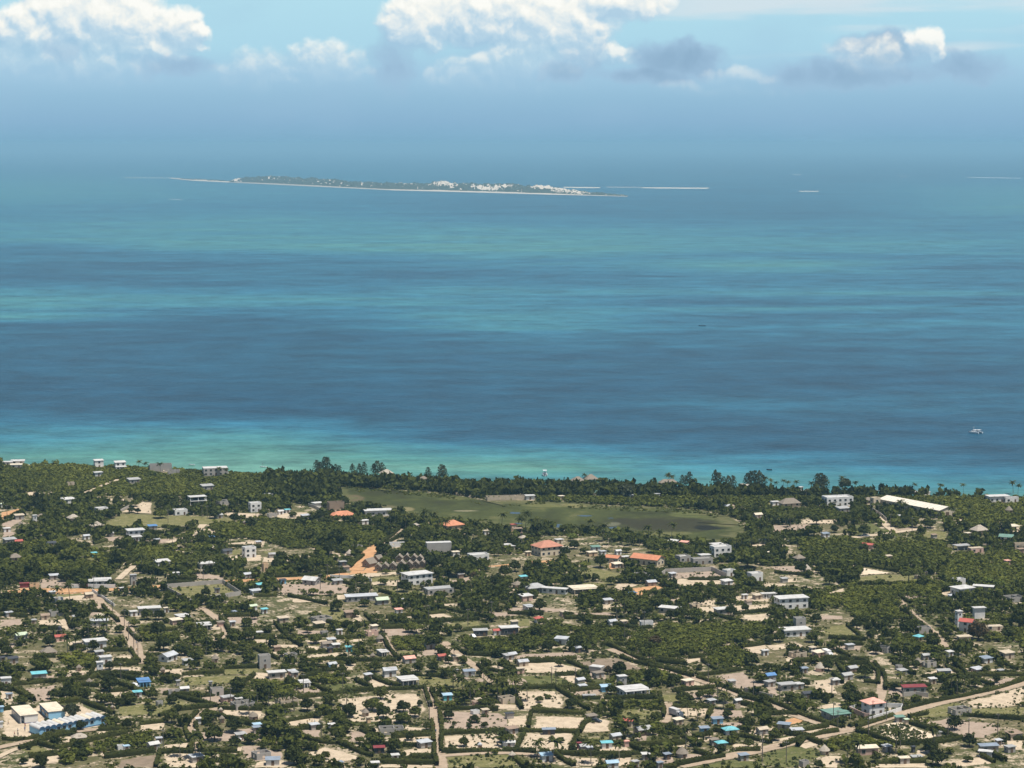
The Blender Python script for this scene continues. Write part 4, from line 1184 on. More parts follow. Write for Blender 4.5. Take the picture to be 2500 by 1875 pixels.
B(1, 140, 190, 120, 'flat', 1, 'white', 'white', 10)
B(1, 60, 198, 80, 'flat', 1, 'white', 'white', 10)
B(1, 130, 222, 100, 'flat', 1, 'white', 'cream', 10)
B(1, 2150, 1292, 95, 'mono', 1, 'white', 'tin')
B(1, 2190, 1235, 65, 'mono', 1, 'white', 'turquoise')
B(1, 1830, 1274, 48, 'flat', 1, 'grey', 'dark')
B(1, 1880, 534, 150, 'shell', 1, 'grey', 'grey')
B(1, 1120, 350, 120, 'mono', 1, 'grey', 'grey')
B(1, 1740, 404, 120, 'mono', 1, 'grey', 'grey')
B(1, 560, 520, 130, 'mono', 1, 'white', 'white')
B(1, 50, 760, 70, 'flat', 1, 'white', 'white')
B(1, 590, 366, 70, 'shell', 1, 'tan', 'tan')
B(1, 290, 690, 40, 'flat', 2, 'white', 'white')
B(1, 1120, 1205, 60, 'flat', 2, 'grey', 'grey')
B(1, 1480, 1140, 70, 'flat', 1, 'white', 'white')
B(1, 1360, 1052, 140, 'mono', 1, 'white', 'white')
B(1, 2060, 700, 40, 'hut', 1, 'tan', 'thatch')
B(1, 2160, 1100, 90, 'shell', 1, 'tan', 'tan')
B(1, 2080, 1150, 80, 'gable', 1, 'grey', 'tin')
# ---- tile 2
B(2, 442, 384, 55, 'mono', 1, 'white', 'white')
B(2, 530, 550, 92, 'flat', 1, 'white', 'white', wins=False)
B(2, 685, 578, 150, 'shell', 2, 'brown', 'brown', 20, .6, label='brown brick two-storey shell without roof by the marsh', ref='brown brick shell')
B(2, 740, 655, 225, 'hip', 1, 'cream', 'orange', 22, .55, label='cream house with wide bright orange roof near the marsh', ref='wide orange-roofed house')
B(2, 1040, 624, 245, 'flat', 1, 'white', 'white', 12, .45, label='long low white modern house at the edge of the marsh', ref='long white marsh house', wallh=3.6)
B(2, 930, 694, 85, 'flat', 1, 'white', 'white')
B(2, 1670, 748, 205, 'hip', 1, 'peach', 'orange', 32, .8, label='peach house with orange hipped roof and a round tree in front', ref='peach orange-roofed house', wallh=3.6)
B(2, 1360, 730, 65, 'gable', 1, 'white', 'pale thatch', 60, 1.2)
B(2, 1555, 930, 225, 'slab', 2, 'grey', 'white', 12, .35, label='tall grey windowless block with white roof edge among palms', ref='grey windowless block', wins=False)
B(2, 1890, 1002, 190, 'para', 1, 'white', 'white', 20, .6, label='low white building with blue base among dark trees', ref='low white and blue building')
LODGE = [(970, 1062, 92, 5), (1045, 1095, 60, 35), (1105, 1090, 62, 35), (1170, 1085, 62, 35), (1245, 1070, 62, 35), (1310, 1072, 62, 35), (1365, 1070, 62, 35), (1420, 1066, 62, 35), (1225, 1018, 60, 35), (1290, 1014, 60, 35), (1350, 1018, 60, 35), (1400, 1024, 60, 35), (1045, 1025, 60, 5)]
for i, (X, Y, w, yw) in enumerate(LODGE):
    rt = empty('lodge_cabin', zp(2, X, Y) + Vector((0, 4, 0)), math.radians(yw + 50))
    k = mpz(2, Y)
    F, D = w * k * 1.05, w * k * .85
    mark_disc(blocked, rt.location.x, rt.location.y, F * .6)
    mark_disc(house_cells, rt.location.x, rt.location.y, F * .6)
    mb = MB().box((0, 0, 1.2), (F, D, 2.4))
    for s in (-1, 1):
        x = s * (F / 2 - .02)
        mb.add([(x, -D / 2, 2.4), (x, D / 2, 2.4), (x, 0, 2.4 + D * .42)], [(0, 1, 2) if s > 0 else (2, 1, 0)])
    mb.build('wall', MW['brown'], rt)
    rb = MB()
    gable_roof(rb, F, D, 2.4, D * .42, .5, th=.25)
    rb.build('thatch_roof', MR['thatch'], rt)
    MB().box((0, 0, 2.4 + D * .42 + .2), (F + 1.1, .4, .3)).build('ridge_cap', MR['pale thatch'], rt)
    link_mesh('window', WIN['s'], rt, (-F / 2 - .05, 0, 1.2), -math.pi / 2)
    register(rt, 'thatched gable cabin of the lodge cluster', None, 'thatched lodge cluster' if i == 6 else None, 'cabin', 'thatched lodge cabins')
B(2, 1370, 1208, 270, 'flat', 2, 'white', 'white', 29, .62, label='big white two-storey house with flat roof and corner balcony', ref='big white house')
B(2, 480, 1208, 155, 'gable', 1, 'grey', 'white', -25, .8, label='grey house with white gabled roof on open pinkish soil', ref='grey white-gabled house')
B(2, 1555, 1288, 265, 'slab', 1, 'grey', 'grey', 22, .5, label='long grey concrete building with flat bare roof', ref='long grey flat building')
B(2, 92, 1090, 55, 'para', 1, 'peach', 'orange', wallh=4)
B(2, 745, 1044, 70, 'flat', 1, 'black', 'grey')
B(2, 850, 918, 130, 'shell', 1, 'grey', 'grey')
B(2, 430, 650, 85, 'mono', 1, 'grey', 'tin')
B(2, 220, 612, 60, 'gable', 1, 'white', 'white')
B(2, 100, 600, 60, 'shell', 1, 'tan', 'tan')
B(2, 280, 600, 50, 'mono', 1, 'white', 'turquoise')
B(2, 150, 640, 90, 'shell', 1, 'block', 'grey')
B(2, 1115, 296, 110, 'thatch', 1, 'tan', 'pale thatch', 30)
B(2, 950, 334, 65, 'thatch', 1, 'tan', 'thatch', 30, wallh=3.5)
B(2, 1430, 372, 62, 'thatch', 2, 'brown', 'thatch', 10)
B(2, 1838, 372, 85, 'thatch', 1, 'tan', 'thatch')
B(2, 1900, 404, 52, 'flat', 1, 'cream', 'cream')
B(2, 1075, 1374, 115, 'gable', 1, 'grey', 'pale green', 20)
B(2, 900, 1350, 280, 'mono', 1, 'grey', 'tin', 15, .3, label='long low workshop with grey tin roof', ref='long tin-roofed workshop')
B(2, 1240, 1362, 60, 'flat', 1, 'white', 'white')
B(2, 255, 308, 75, 'shell', 1, 'cream', 'cream')
B(2, 1205, 884, 130, 'shell', 1, 'white', 'white', 10, .3)
B(2, 50, 1240, 60, 'mono', 1, 'tan', 'turquoise')
B(2, 30, 1290, 90, 'mono', 1, 'white', 'tin')
B(2, 2130, 900, 90, 'flat', 1, 'cream', 'white')
B(2, 1960, 780, 60, 'flat', 1, 'white', 'tan')
B(2, 2190, 770, 60, 'flat', 2, 'peach', 'red')
B(2, 240, 1198, 60, 'mono', 1, 'blue', 'dark')
B(2, 1700, 960, 70, 'flat', 1, 'white', 'cream')
B(2, 120, 470, 70, 'mono', 1, 'grey', 'grey')
# ---- tile 3
B(3, 20, 492, 420, 'shell', 1, 'tan', 'grey', 10, .2, label='long pale unfinished roofless building at the marsh edge', ref='long unfinished marsh building', wallh=2.6)
B(3, 185, 486, 80, 'flat', 1, 'white', 'white', 10)
B(3, 330, 965, 265, 'hip', 2, 'cream', 'terracotta', 30, .75, label='large cream two-storey house with terracotta hipped roof', ref='terracotta-roofed mansion')
B(3, 890, 1024, 140, 'gable', 1, 'cream', 'orange', -30, .6, label='smaller cream house with orange gabled roof beside a dirt slope', ref='small orange-gabled house', wallh=3.4)
B(3, 1185, 1046, 285, 'gable', 1, 'cream', 'orange', -32, .5, label='long cream hall with orange gabled roof', ref='long orange-gabled hall', wallh=3.8)
B(3, 990, 1003, 85, 'flat', 1, 'cream', 'white')
B(3, 710, 964, 95, 'flat', 1, 'peach', 'cream')
B(3, 1800, 972, 185, 'para', 2, 'white', 'white', 20, .6, label='white two-storey house with parapet below the palm belt', ref='white parapet house')
B(3, 1765, 903, 115, 'flat', 1, 'white', 'white')
B(3, 1480, 1014, 135, 'para', 1, 'grey', 'white')
B(3, 1640, 1034, 190, 'para', 1, 'grey', 'white', 15, .4)
B(3, 1660, 994, 100, 'flat', 1, 'white', 'white')
B(3, 430, 856, 78, 'flat', 1, 'cream', 'white')
B(3, 80, 804, 85, 'frame', 2, 'brown', 'brown', 15, .7)
B(3, 740, 918, 85, 'mono', 1, 'white', 'green')
B(3, 130, 836, 60, 'thatch', 1, 'white', 'pale thatch')
B(3, 230, 1272, 190, 'hip', 1, 'grey', 'grey', 25, .7, label='grey house with broad grey hipped roof and white side wall', ref='broad grey-roofed house')
B(3, 130, 1170, 70, 'mono', 1, 'white', 'turquoise')
B(3, 395, 1284, 220, 'flat', 1, 'white', 'white', -20, .25)
B(3, 630, 1276, 245, 'flat', 1, 'tan', 'cream', 18, .55, label='wide open house under a pale flat roof slab', ref='pale slab-roofed house', porch=True)
B(3, 1050, 1312, 75, 'mono', 1, 'white', 'blue')
B(3, 700, 348, 115, 'thatch', 1, 'tan', 'thatch', 20, .8, label='big shore lodge with rounded thatched roof', ref='big thatched shore lodge', wallh=3.4)
B(3, 590, 360, 115, 'thatch', 1, 'white', 'thatch', 20)
B(3, 820, 414, 62, 'thatch', 1, 'tan', 'pale thatch', wallh=3)
B(3, 300, 418, 65, 'gable', 1, 'cream', 'pale green')
B(3, 745, 454, 85, 'gable', 1, 'white', 'green')
B(3, 450, 484, 55, 'flat', 1, 'cream', 'cream')
B(3, 1100, 436, 75, 'flat', 1, 'cream', 'tan', wallh=3.6)
B(3, 1355, 374, 150, 'thatch', 1, 'tan', 'thatch', 10, .4)
B(3, 2000, 400, 85, 'gable', 1, 'tan', 'pale thatch', -30)
B(3, 1400, 868, 90, 'mono', 1, 'white', 'white', -25)
B(3, 1490, 878, 80, 'mono', 1, 'pink', 'pink', -25)
B(3, 1870, 1134, 115, 'para', 1, 'white', 'white')
B(3, 2090, 1176, 135, 'para', 1, 'white', 'white', wallh=4)
B(3, 1850, 1210, 105, 'mono', 1, 'white', 'white')
B(3, 1390, 1144, 65, 'mono', 1, 'grey', 'tin')
B(3, 1120, 1150, 110, 'shell', 1, 'grey', 'grey')
B(3, 2000, 1326, 55, 'flat', 1, 'white', 'white')
B(3, 2110, 1330, 90, 'mono', 1, 'tan', 'tan')
B(3, 2190, 1322, 62, 'flat', 1, 'white', 'white')
B(3, 30, 910, 75, 'flat', 1, 'cream', 'white')
B(3, 930, 950, 60, 'gable', 1, 'white', 'white')
B(3, 800, 955, 60, 'flat', 1, 'white', 'tin')
B(3, 170, 960, 50, 'flat', 1, 'peach', 'cream')
B(3, 485, 920, 60, 'flat', 1, 'white', 'cream')
B(3, 80, 1235, 80, 'thatch', 1, 'tan', 'thatch')
B(3, 150, 1345, 120, 'mono', 1, 'pink', 'white')
B(3, 1040, 475, 40, 'flat', 1, 'white', 'white')
B(3, 1260, 465, 50, 'flat', 1, 'white', 'tin')
# ---- tile 4
B(4, 650, 545, 265, 'para', 2, 'white', 'white', 15, .5, label='wide white modern two-storey house among the coastal trees', ref='wide white coastal house')
B(4, 962, 548, 88, 'para', 2, 'cream', 'cream', 25, .8, label='cream cube house at the top of the sandy driveway', ref='cream cube house')
B(4, 900, 516, 75, 'thatch', 1, 'grey', 'thatch')
B(4, 1050, 516, 125, 'frame', 1, 'grey', 'grey')
# long pale shed
t = empty('long_shed', zp(4, 1560, 640) + Vector((-13, 26, 0)), math.radians(33))
F, D = 13.0, 52.0
mark_poly(blocked, [t.location + Matrix.Rotation(math.radians(33), 3, 'Z') @ Vector(q) for q in ((-8, -28, 0), (8, -28, 0), (8, 28, 0), (-8, 28, 0))])
mb = MB().box((0, 0, 2.3), (F, D, 4.6))
for s in (-1, 1):
    mb.add([(-F / 2, s * D / 2, 4.6), (F / 2, s * D / 2, 4.6), (0, s * D / 2, 6.2)], [(0, 1, 2) if s < 0 else (2, 1, 0)])
mb.build('wall', MW['cream'], t)
rb = MB()
for s in (-1, 1):
    a = [(s * (F / 2 + .6), -D / 2 - .6, 4.45), (s * (F / 2 + .6), D / 2 + .6, 4.45), (0, D / 2 + .6, 6.25), (0, -D / 2 - .6, 6.25)]
    b = [(x, y, z + .15) for x, y, z in a]
    fs = [(0, 1, 2, 3), (7, 6, 5, 4), (0, 4, 5, 1), (1, 5, 6, 2), (2, 6, 7, 3), (3, 7, 4, 0)]
    rb.add(a + b, fs if s < 0 else [tuple(reversed(f)) for f in fs])
ro = rb.build('roof', plain('long_roof_cream', (.74, .67, .55), .6, .08, .2), t)
for i in range(17):
    sm = MB().box((-F / 4 - .15, -D / 2 + 1.5 + i * 3.06, 5.52), (F / 2 * 1.03, .12, .14))
    for j, v in enumerate(sm.v):
        sm.v[j] = (v[0], v[1], v[2] + (v[0] + F / 4 + .15) * .257)
    sm.build('roof_seam', MR['grey'], ro)
for i in range(9):
    link_mesh('window', WIN['w'], t, (-F / 2 - .05, -D / 2 + 4 + i * 5.5, 1.4), -math.pi / 2)
link_mesh('door', DOOR, t, (0, -D / 2 - .06, 0), 0, (2.6, 1, 1.6))
register(t, None, 'very long shed with pale cream roof near the shore', 'long pale shed', 'shed')
B(4, 390, 454, 85, 'thatch', 1, 'white', 'pale thatch')
B(4, 462, 446, 65, 'thatch', 1, 'tan', 'thatch')
B(4, 330, 446, 40, 'flat', 2, 'white', 'white')
B(4, 115, 534, 80, 'flat', 1, 'white', 'white')
B(4, 240, 550, 175, 'thatch', 1, 'tan', 'thatch', 20, .5)
B(4, 2000, 506, 195, 'flat', 1, 'white', 'white', 12, .5, label='long white house with flat roof at the right end of the shore', ref='white right-end shore house', wallh=4)
B(4, 2110, 508, 125, 'para', 1, 'white', 'white', 12, .3)
B(4, 2092, 598, 85, 'hut', 1, 'tan', 'thatch')
B(4, 1845, 780, 135, 'thatch', 1, 'tan', 'pale thatch')
B(4, 2075, 838, 130, 'gable', 1, 'white', 'green', -20, .7, label='white house with green gabled roof behind a tan wall', ref='green-gabled house')
B(4, 1390, 450, 65, 'mono', 1, 'white', 'white')
B(4, 1305, 446, 45, 'mono', 1, 'white', 'white')
B(4, 900, 904, 95, 'gable', 1, 'pink', 'red', -25, .5, label='low house with bright red roof deep in the scrub', ref='red-roofed scrub house')
B(4, 1700, 914, 155, 'frame', 1, 'grey', 'grey', 20, .6, label='grey unfinished concrete frame house behind the scrub', ref='grey concrete frame')
B(4, 1812, 936, 135, 'slab', 1, 'pink', 'tan', 20, .5)
B(4, 2190, 936, 70, 'flat', 1, 'brown', 'brown')
B(4, 320, 1010, 85, 'thatch', 1, 'tan', 'thatch')
B(4, 1712, 1300, 205, 'flat', 1, 'white', 'white', 28, .8, label='white house with flat white roof and glazed side in the scrub', ref='white glazed house', wallh=4)
B(4, 1880, 1264, 175, 'mono', 1, 'grey', 'white', -20, .3)
B(4, 1670, 1210, 115, 'para', 1, 'white', 'white')
B(4, 60, 1322, 125, 'flat', 1, 'white', 'white', 10, .3)
B(4, 2140, 1354, 175, 'shell', 1, 'grey', 'grey')
B(4, 540, 804, 75, 'mono', 1, 'white', 'slate blue')
B(4, 1070, 995, 62, 'mono', 1, 'pink', 'tan')
B(4, 2075, 1034, 52, 'mono', 1, 'pink', 'pink')
B(4, 2090, 752, 210, 'frame', 1, 'cream', 'cream', 15, .6)
B(4, 1740, 800, 60, 'flat', 1, 'cream', 'cream')
B(4, 60, 962, 50, 'flat', 1, 'white', 'cream')
B(4, 1600, 1330, 50, 'mono', 1, 'white', 'tin')
B(4, 1730, 1345, 50, 'mono', 1, 'white', 'white')
B(4, 2190, 900, 120, 'para', 1, 'tan', 'tan', 5, .3)
B(4, 690, 595, 120, 'mono', 1, 'grey', 'grey')
B(4, 1180, 650, 50, 'mono', 1, 'white', 'white')
# ---- tile 5: school
def school_block(X, Y, F, D, yaw, wallm, trim, label, ref, colonnade):
    t = empty('classroom_block', zp(5, X, Y) + Vector((-math.sin(math.radians(yaw)) * D / 2, math.cos(math.radians(yaw)) * D / 2, 0)), math.radians(yaw))
    q = Matrix.Rotation(math.radians(yaw), 3, 'Z')
    mark_poly(blocked, [t.location + q @ Vector(p) for p in ((-F / 2 - 2, -D / 2 - 1, 0), (F / 2 + 1, -D / 2 - 1, 0), (F / 2 + 1, D / 2 + 1, 0), (-F / 2 - 2, D / 2 + 1, 0))])
    inset = 1.5 if colonnade else 0
    MB().box((inset / 2, 0, 1.55), (F - inset, D, 3.1)).build('wall', wallm, t)
    MB().box((inset / 2, 0, .2), (F - inset + .1, D + .1, .4)).build('base_band', trim, t)
    MB().box((0, 0, 3.36), (F + .5, D + .5, .16)).build('roof', MR['cream'], t)
    MB().box((0, 0, 3.18), (F + .3, D + .3, .18)).build('fascia', trim, t)
    nb = 10
    for i in range(nb):      # scalloped eaves down the long side
        y = -D / 2 + (i + .5) * D / nb
        sc = MB()
        R = D / nb / 2
        vs = [(0, math.cos(a) * R, -math.sin(a) * R * .55) for a in [math.pi * j / 6 for j in range(7)]]
        vs += [(.12, y2, z2) for _, y2, z2 in vs]
        sc.add(vs, [tuple(range(7)), tuple(range(13, 6, -1))] + [(j, j + 7, j + 8, j + 1) for j in range(6)])
        sc.build('scallop', trim, t, (-F / 2 - .2, y, 3.1))
        if colonnade:
            MB().box((-F / 2 + .1, -D / 2 + .2 + i * (D - .4) / (nb - 1), 1.54), (.24, .24, 3.08)).build('column', MW['white'], t)
    for i in range(7):
        y = -D / 2 + (i + .5) * D / 7
        if i in (2, 5) :
            link_mesh('door', DOOR, t, (-F / 2 + inset - .05, y, 0), -math.pi / 2)
        else:
            link_mesh('window', WIN['n'], t, (-F / 2 + inset - .05, y, 1.2), -math.pi / 2)
    register(t, None, label, ref, 'school', 'school buildings')
M_BAND = plain('deep_blue_trim', (.07, .14, .26), .8, .1)
M_SKYB = plain('school_blue_paint', (.27, .52, .72), .8, .08, .4, .2, .15)
school_block(248, 1006, 6.6, 15.5, 25, MW['white'], plain('violet_grey_trim', (.20, .21, .30), .8, .1), 'white school classroom block with colonnade and pale flat roof', 'white classroom block', True)
school_block(480, 974, 6.4, 14.5, 25, M_SKYB, M_BAND, 'light blue classroom block with scalloped eaves and flat roof', 'blue classroom block', False)
yaw = 40
NV, VW, D = 12, 2.35, 7.5
F = NV * VW
t = empty('vaulted_school', zp(5, 330, 1118) + Vector((math.cos(math.radians(yaw)) * F / 2 - math.sin(math.radians(yaw)) * D / 2, math.sin(math.radians(yaw)) * F / 2 + math.cos(math.radians(yaw)) * D / 2, 0)), math.radians(yaw))
q = Matrix.Rotation(math.radians(yaw), 3, 'Z')
mark_poly(blocked, [t.location + q @ Vector(p) for p in ((-F / 2 - 1, -D / 2 - 1, 0), (F / 2 + 1, -D / 2 - 1, 0), (F / 2 + 1, D / 2 + 1, 0), (-F / 2 - 1, D / 2 + 1, 0))])
MB().box((0, 0, 1.3), (F, D, 2.6)).build('wall', M_SKYB, t)
MB().box((0, 0, .25), (F + .12, D + .12, .5)).build('base_band', M_BAND, t)
na = 8
for i in range(NV):
    x0 = -F / 2 + (i + .5) * VW
    R = VW / 2
    arc = [(x0 + math.cos(math.pi - math.pi * j / na) * R, math.sin(math.pi * j / na) * R * .75) for j in range(na + 1)]
    fb = MB()      # blue gable face under the vault
    fb.add([(x, -D / 2 - .01, 2.6 + z) for x, z in arc] + [(x, D / 2 + .01, 2.6 + z) for x, z in arc], [tuple(reversed(range(na + 1))), tuple(range(na + 1, 2 * na + 2))])
    fb.build('gable_wall', M_SKYB, t)
    vb = MB()
    va, vb2 = [], []
    for (x, z) in arc:
        sx = x0 + (x - x0) * 1.0
        va += [(sx, -D / 2 - .35, 2.62 + z), (sx, D / 2 + .35, 2.62 + z), (sx, -D / 2 - .35, 2.74 + z * 1.04), (sx, D / 2 + .35, 2.74 + z * 1.04)]
    for j in range(na):
        a, b = j * 4, (j + 1) * 4
        vb.add([], [])
        vb2 += [(a, a + 1, b + 1, b), (a + 2, b + 2, b + 3, a + 3), (a, b, b + 2, a + 2), (a + 1, a + 3, b + 3, b + 1)]
    vb.add(va, vb2)
    vl = vb.build('roof_vault', MR['cream'] if i % 5 == 4 else MR['white'], t)
    rim = MB()
    rv, rf = [], []
    for (x, z) in arc:
        sx = x0 + (x - x0)
        rv += [(sx, -D / 2 - .42, 2.5 + z * .97), (sx, -D / 2 - .42, 2.78 + z * 1.05), (sx, -D / 2 - .36, 2.5 + z * .97), (sx, -D / 2 - .36, 2.78 + z * 1.05)]
    for j in range(na):
        a, b = j * 4, (j + 1) * 4
        rf += [(a, b, b + 1, a + 1), (a + 2, a + 3, b + 3, b + 2), (a + 1, b + 1, b + 3, a + 3), (a, a + 2, b + 2, b)]
    rim.add(rv, rf)
    rim.build('vault_rim', M_BAND, vl)
    if i % 2 == 1 or i in (4, 8):
        link_mesh('window', WIN['n'], t, (x0, -D / 2 - .05, 1.25), 0)
register(t, None, 'long light blue school with a row of white barrel vaults', 'vaulted blue school', 'school', 'school buildings')
B(5, 8, 915, 40, 'flat', 1, 'blue', 'pale blue', 25, 1.2)
B(5, 4, 1045, 36, 'flat', 1, 'white', 'tin', 25, 1.2)
B(5, 785, 384, 205, 'flat', 1, 'white', 'white', 24, .65, label='white house with stepped bright white roof beside the street', ref='stepped white house', wallh=3.8)
B(5, 1250, 96, 195, 'flat', 1, 'grey', 'white', 15, .5, label='house with large bright white flat roof above the hedged garden', ref='large white flat roof', wallh=3.6)
B(5, 1120, 104, 75, 'flat', 1, 'white', 'white')
B(5, 1400, 72, 50, 'flat', 1, 'white', 'cream')
B(5, 1525, 146, 115, 'flat', 1, 'tan', 'white', porch=True)
B(5, 1712, 216, 115, 'flat', 1, 'grey', 'white', 20, .6, porch=True)
B(5, 1405, 492, 150, 'gable', 1, 'white', 'tin', 60, .7, label='shed with two pale tin roof slopes beside the street end', ref='pale tin-roofed barn')
B(5, 880, 510, 115, 'flat', 1, 'white', 'white', wallh=3.4)
B(5, 838, 594, 60, 'flat', 2, 'white', 'white', 20, .8)
B(5, 1035, 594, 88, 'flat', 1, 'grey', 'dark', 5, .3, wallh=1.8)
B(5, 318, 644, 135, 'mono', 1, 'grey', 'turquoise', 20, .6)
B(5, 42, 694, 95, 'flat', 1, 'white', 'white', 20, .7, wallh=3.6)
B(5, 1200, 690, 112, 'mono', 1, 'blue', 'blue', 20, .7, label='blue house with blue porch roof behind the long hedge', ref='blue house', porch=True)
B(5, 1155, 790, 78, 'mono', 1, 'white', 'turquoise', 20, .7)
B(5, 1550, 758, 85, 'gable', 1, 'grey', 'white', 20)
B(5, 1462, 772, 100, 'shell', 1, 'grey', 'grey', 15, .5)
B(5, 1500, 692, 34, 'flat', 1, 'block', 'grey')
B(5, 1825, 780, 118, 'shell', 1, 'block', 'grey', 20, .7, wallh=3.6)
B(5, 2010, 844, 66, 'flat', 1, 'white', 'white', 20, .8)
B(5, 1810, 496, 85, 'hut', 1, 'tan', 'thatch')
B(5, 660, 572, 66, 'hut', 1, 'tan', 'thatch')
B(5, 400, 436, 125, 'thatch', 1, 'tan', 'thatch', wallh=1.8)
B(5, 1285, 1236, 112, 'gable', 1, 'grey', 'white', 35, .8)
B(5, 1338, 1182, 58, 'flat', 1, 'grey', 'tin', 20, .8)
B(5, 1062, 1250, 55, 'flat', 1, 'white', 'pale blue')
B(5, 1012, 1232, 60, 'shell', 1, 'white', 'white', wallh=2)
B(5, 1868, 1006, 66, 'hut', 1, 'tan', 'thatch')
B(5, 1860, 930, 50, 'hut', 1, 'tan', 'pale thatch')
B(5, 2130, 990, 100, 'hut', 1, 'pink', 'thatch', ref='large round thatched hut', label='largest round hut with pink wall and thatch by the footpath')
B(5, 2165, 1066, 72, 'mono', 1, 'white', 'pale blue')
B(5, 1672, 1014, 48, 'mono', 1, 'white', 'white')
B(5, 500, 316, 100, 'gable', 1, 'pink', 'red', 20, .6, label='low house with red roof under a small water tower', ref='red-roofed garden house')
B(5, 165, 304, 115, 'gable', 1, 'grey', 'pale green')
B(5, 460, 106, 125, 'shell', 1, 'grey', 'grey')
B(5, 68, 112, 75, 'flat', 1, 'grey', 'tin')
B(5, 272, 176, 64, 'flat', 1, 'tan', 'grey')
B(5, 100, 504, 95, 'mono', 1, 'grey', 'dark')
B(5, 16, 494, 48, 'mono', 1, 'grey', 'dark')
B(5, 2130, 56, 75, 'gable', 1, 'white', 'pale green')
B(5, 1965, 104, 55, 'mono', 1, 'white', 'slate blue')
B(5, 660, 1156, 112, 'thatch', 1, 'tan', 'pale thatch', 20, .6, wallh=1.6)
B(5, 1340, 866, 62, 'shell', 1, 'grey', 'grey')
B(5, 72, 806, 60, 'flat', 1, 'white', 'slate blue')
B(5, 1775, 700, 30, 'flat', 1, 'grey', 'grey')
B(5, 830, 190, 150, 'mono', 1, 'grey', 'tin', 10, .4)
B(5, 640, 145, 70, 'mono', 1, 'grey', 'grey')
B(5, 830, 446, 80, 'mono', 1, 'grey', 'grey')
B(5, 1960, 190, 50, 'mono', 1, 'grey', 'tin')
B(5, 2180, 280, 70, 'flat', 1, 'pink', 'white')
B(5, 1370, 590, 60, 'hut', 1, 'tan', 'thatch')
B(5, 1575, 520, 90, 'mono', 1, 'white', 'grey')
B(5, 1640, 1108, 40, 'hut', 1, 'tan', 'pale thatch')
B(5, 945, 905, 40, 'hut', 1, 'tan', 'pale thatch')
# ---- tile 6
B(6, 82, 548, 115, 'para', 2, 'grey', 'white', 20, .7, label='grey and white two-storey house with rooftop room', ref='grey rooftop-room house')
B(6, 85, 82, 58, 'mono', 1, 'white', 'turquoise')
B(6, 800, 404, 56, 'mono', 1, 'turquoise', 'turquoise', 15, .8, label='tiny house with very bright turquoise roof among gardens', ref='bright turquoise roof')
B(6, 640, 414, 50, 'mono', 1, 'black', 'dark')
B(6, 305, 466, 115, 'shell', 1, 'grey', 'white')
B(6, 590, 272, 70, 'shell', 1, 'grey', 'grey')
B(6, 655, 550, 85, 'gable', 1, 'blue', 'tin')
B(6, 650, 340, 75, 'mono', 1, 'grey', 'tin')
B(6, 185, 632, 155, 'flat', 1, 'grey', 'white', 18, .5)
B(6, 415, 696, 95, 'flat', 1, 'white', 'white', 20, .7, porch=True)
B(6, 1075, 436, 85, 'flat', 1, 'block', 'white', porch=True)
B(6, 1305, 504, 115, 'gable', 1, 'block', 'pink', 24, .8, label='grey block house with pinkish roof beside two large trees', ref='pinkish-roofed block house')
B(6, 1582, 480, 82, 'gable', 1, 'block', 'red', 24)
B(6, 1140, 618, 122, 'gable', 1, 'white', 'tin', 20, .7, label='white house with bluish tin gable next to the veranda house', ref='white tin-gabled house', wallh=3.4)
B(6, 1285, 686, 170, 'flat', 1, 'grey', 'white', 22, .7, label='grey house with white roof slab and pillared veranda by the lane', ref='grey veranda house', porch=True)
B(6, 1815, 612, 102, 'mono', 1, 'white', 'slate blue', 15, .6, label='white shed house with slate blue roof under the round tree', ref='slate-blue-roofed house')
B(6, 1630, 816, 84, 'mono', 1, 'turquoise', 'pale blue', 15, .8, label='turquoise walled house beneath the coconut palms', ref='turquoise palm house')
B(6, 1155, 1106, 215, 'shell', 1, 'grey', 'grey', 8, .5, label='roofless grey block house beside the straight sandy lane', ref='roofless lane house')
B(6, 655, 1066, 60, 'mono', 1, 'white', 'white')
B(6, 1055, 1262, 92, 'mono', 1, 'black', 'maroon', 8, .6, label='dark shed with maroon roof at the foot of the tall trees', ref='maroon-roofed shed')
B(6, 1190, 1326, 64, 'mono', 1, 'white', 'white', 15, .7)
B(6, 1020, 1392, 74, 'flat', 1, 'block', 'white', 10, .8)
B(6, 155, 1366, 118, 'mono', 1, 'white', 'slate blue', 5, .7, label='white shed with slate blue roof alone on bare sand', ref='lone blue-roofed shed')
B(6, 720, 1390, 62, 'mono', 1, 'grey', 'slate blue')
B(6, 18, 1090, 66, 'mono', 1, 'grey', 'slate blue')
B(6, 2150, 262, 165, 'flat', 1, 'black', 'white', 15, .6, label='black walled house with white flat roof behind a thicket', ref='black-walled house', wallh=3.6)
B(6, 2050, 264, 74, 'gable', 1, 'white', 'red', 15)
B(6, 1910, 272, 125, 'mono', 1, 'black', 'grey', 10, .5)
B(6, 545, 206, 105, 'mono', 1, 'tan', 'tan')
B(6, 720, 260, 55, 'flat', 1, 'white', 'white')
B(6, 990, 272, 115, 'shell', 1, 'pink', 'tan')
B(6, 340, 622, 62, 'mono', 1, 'grey', 'grey')
B(6, 2150, 1216, 105, 'gable', 1, 'white', 'white', 5, .5)
B(6, 1905, 1228, 56, 'hut', 1, 'tan', 'tin')
B(6, 940, 956, 85, 'hut', 1, 'tan', 'thatch')
B(6, 965, 1006, 40, 'flat', 1, 'peach', 'tan')
B(6, 960, 640, 70, 'mono', 1, 'grey', 'tin')
B(6, 690, 385, 70, 'mono', 1, 'grey', 'white')
B(6, 240, 160, 100, 'mono', 1, 'tan', 'tan')
B(6, 1890, 850, 56, 'mono', 1, 'pink', 'tan')
B(6, 1700, 600, 44, 'flat', 1, 'tan', 'grey')
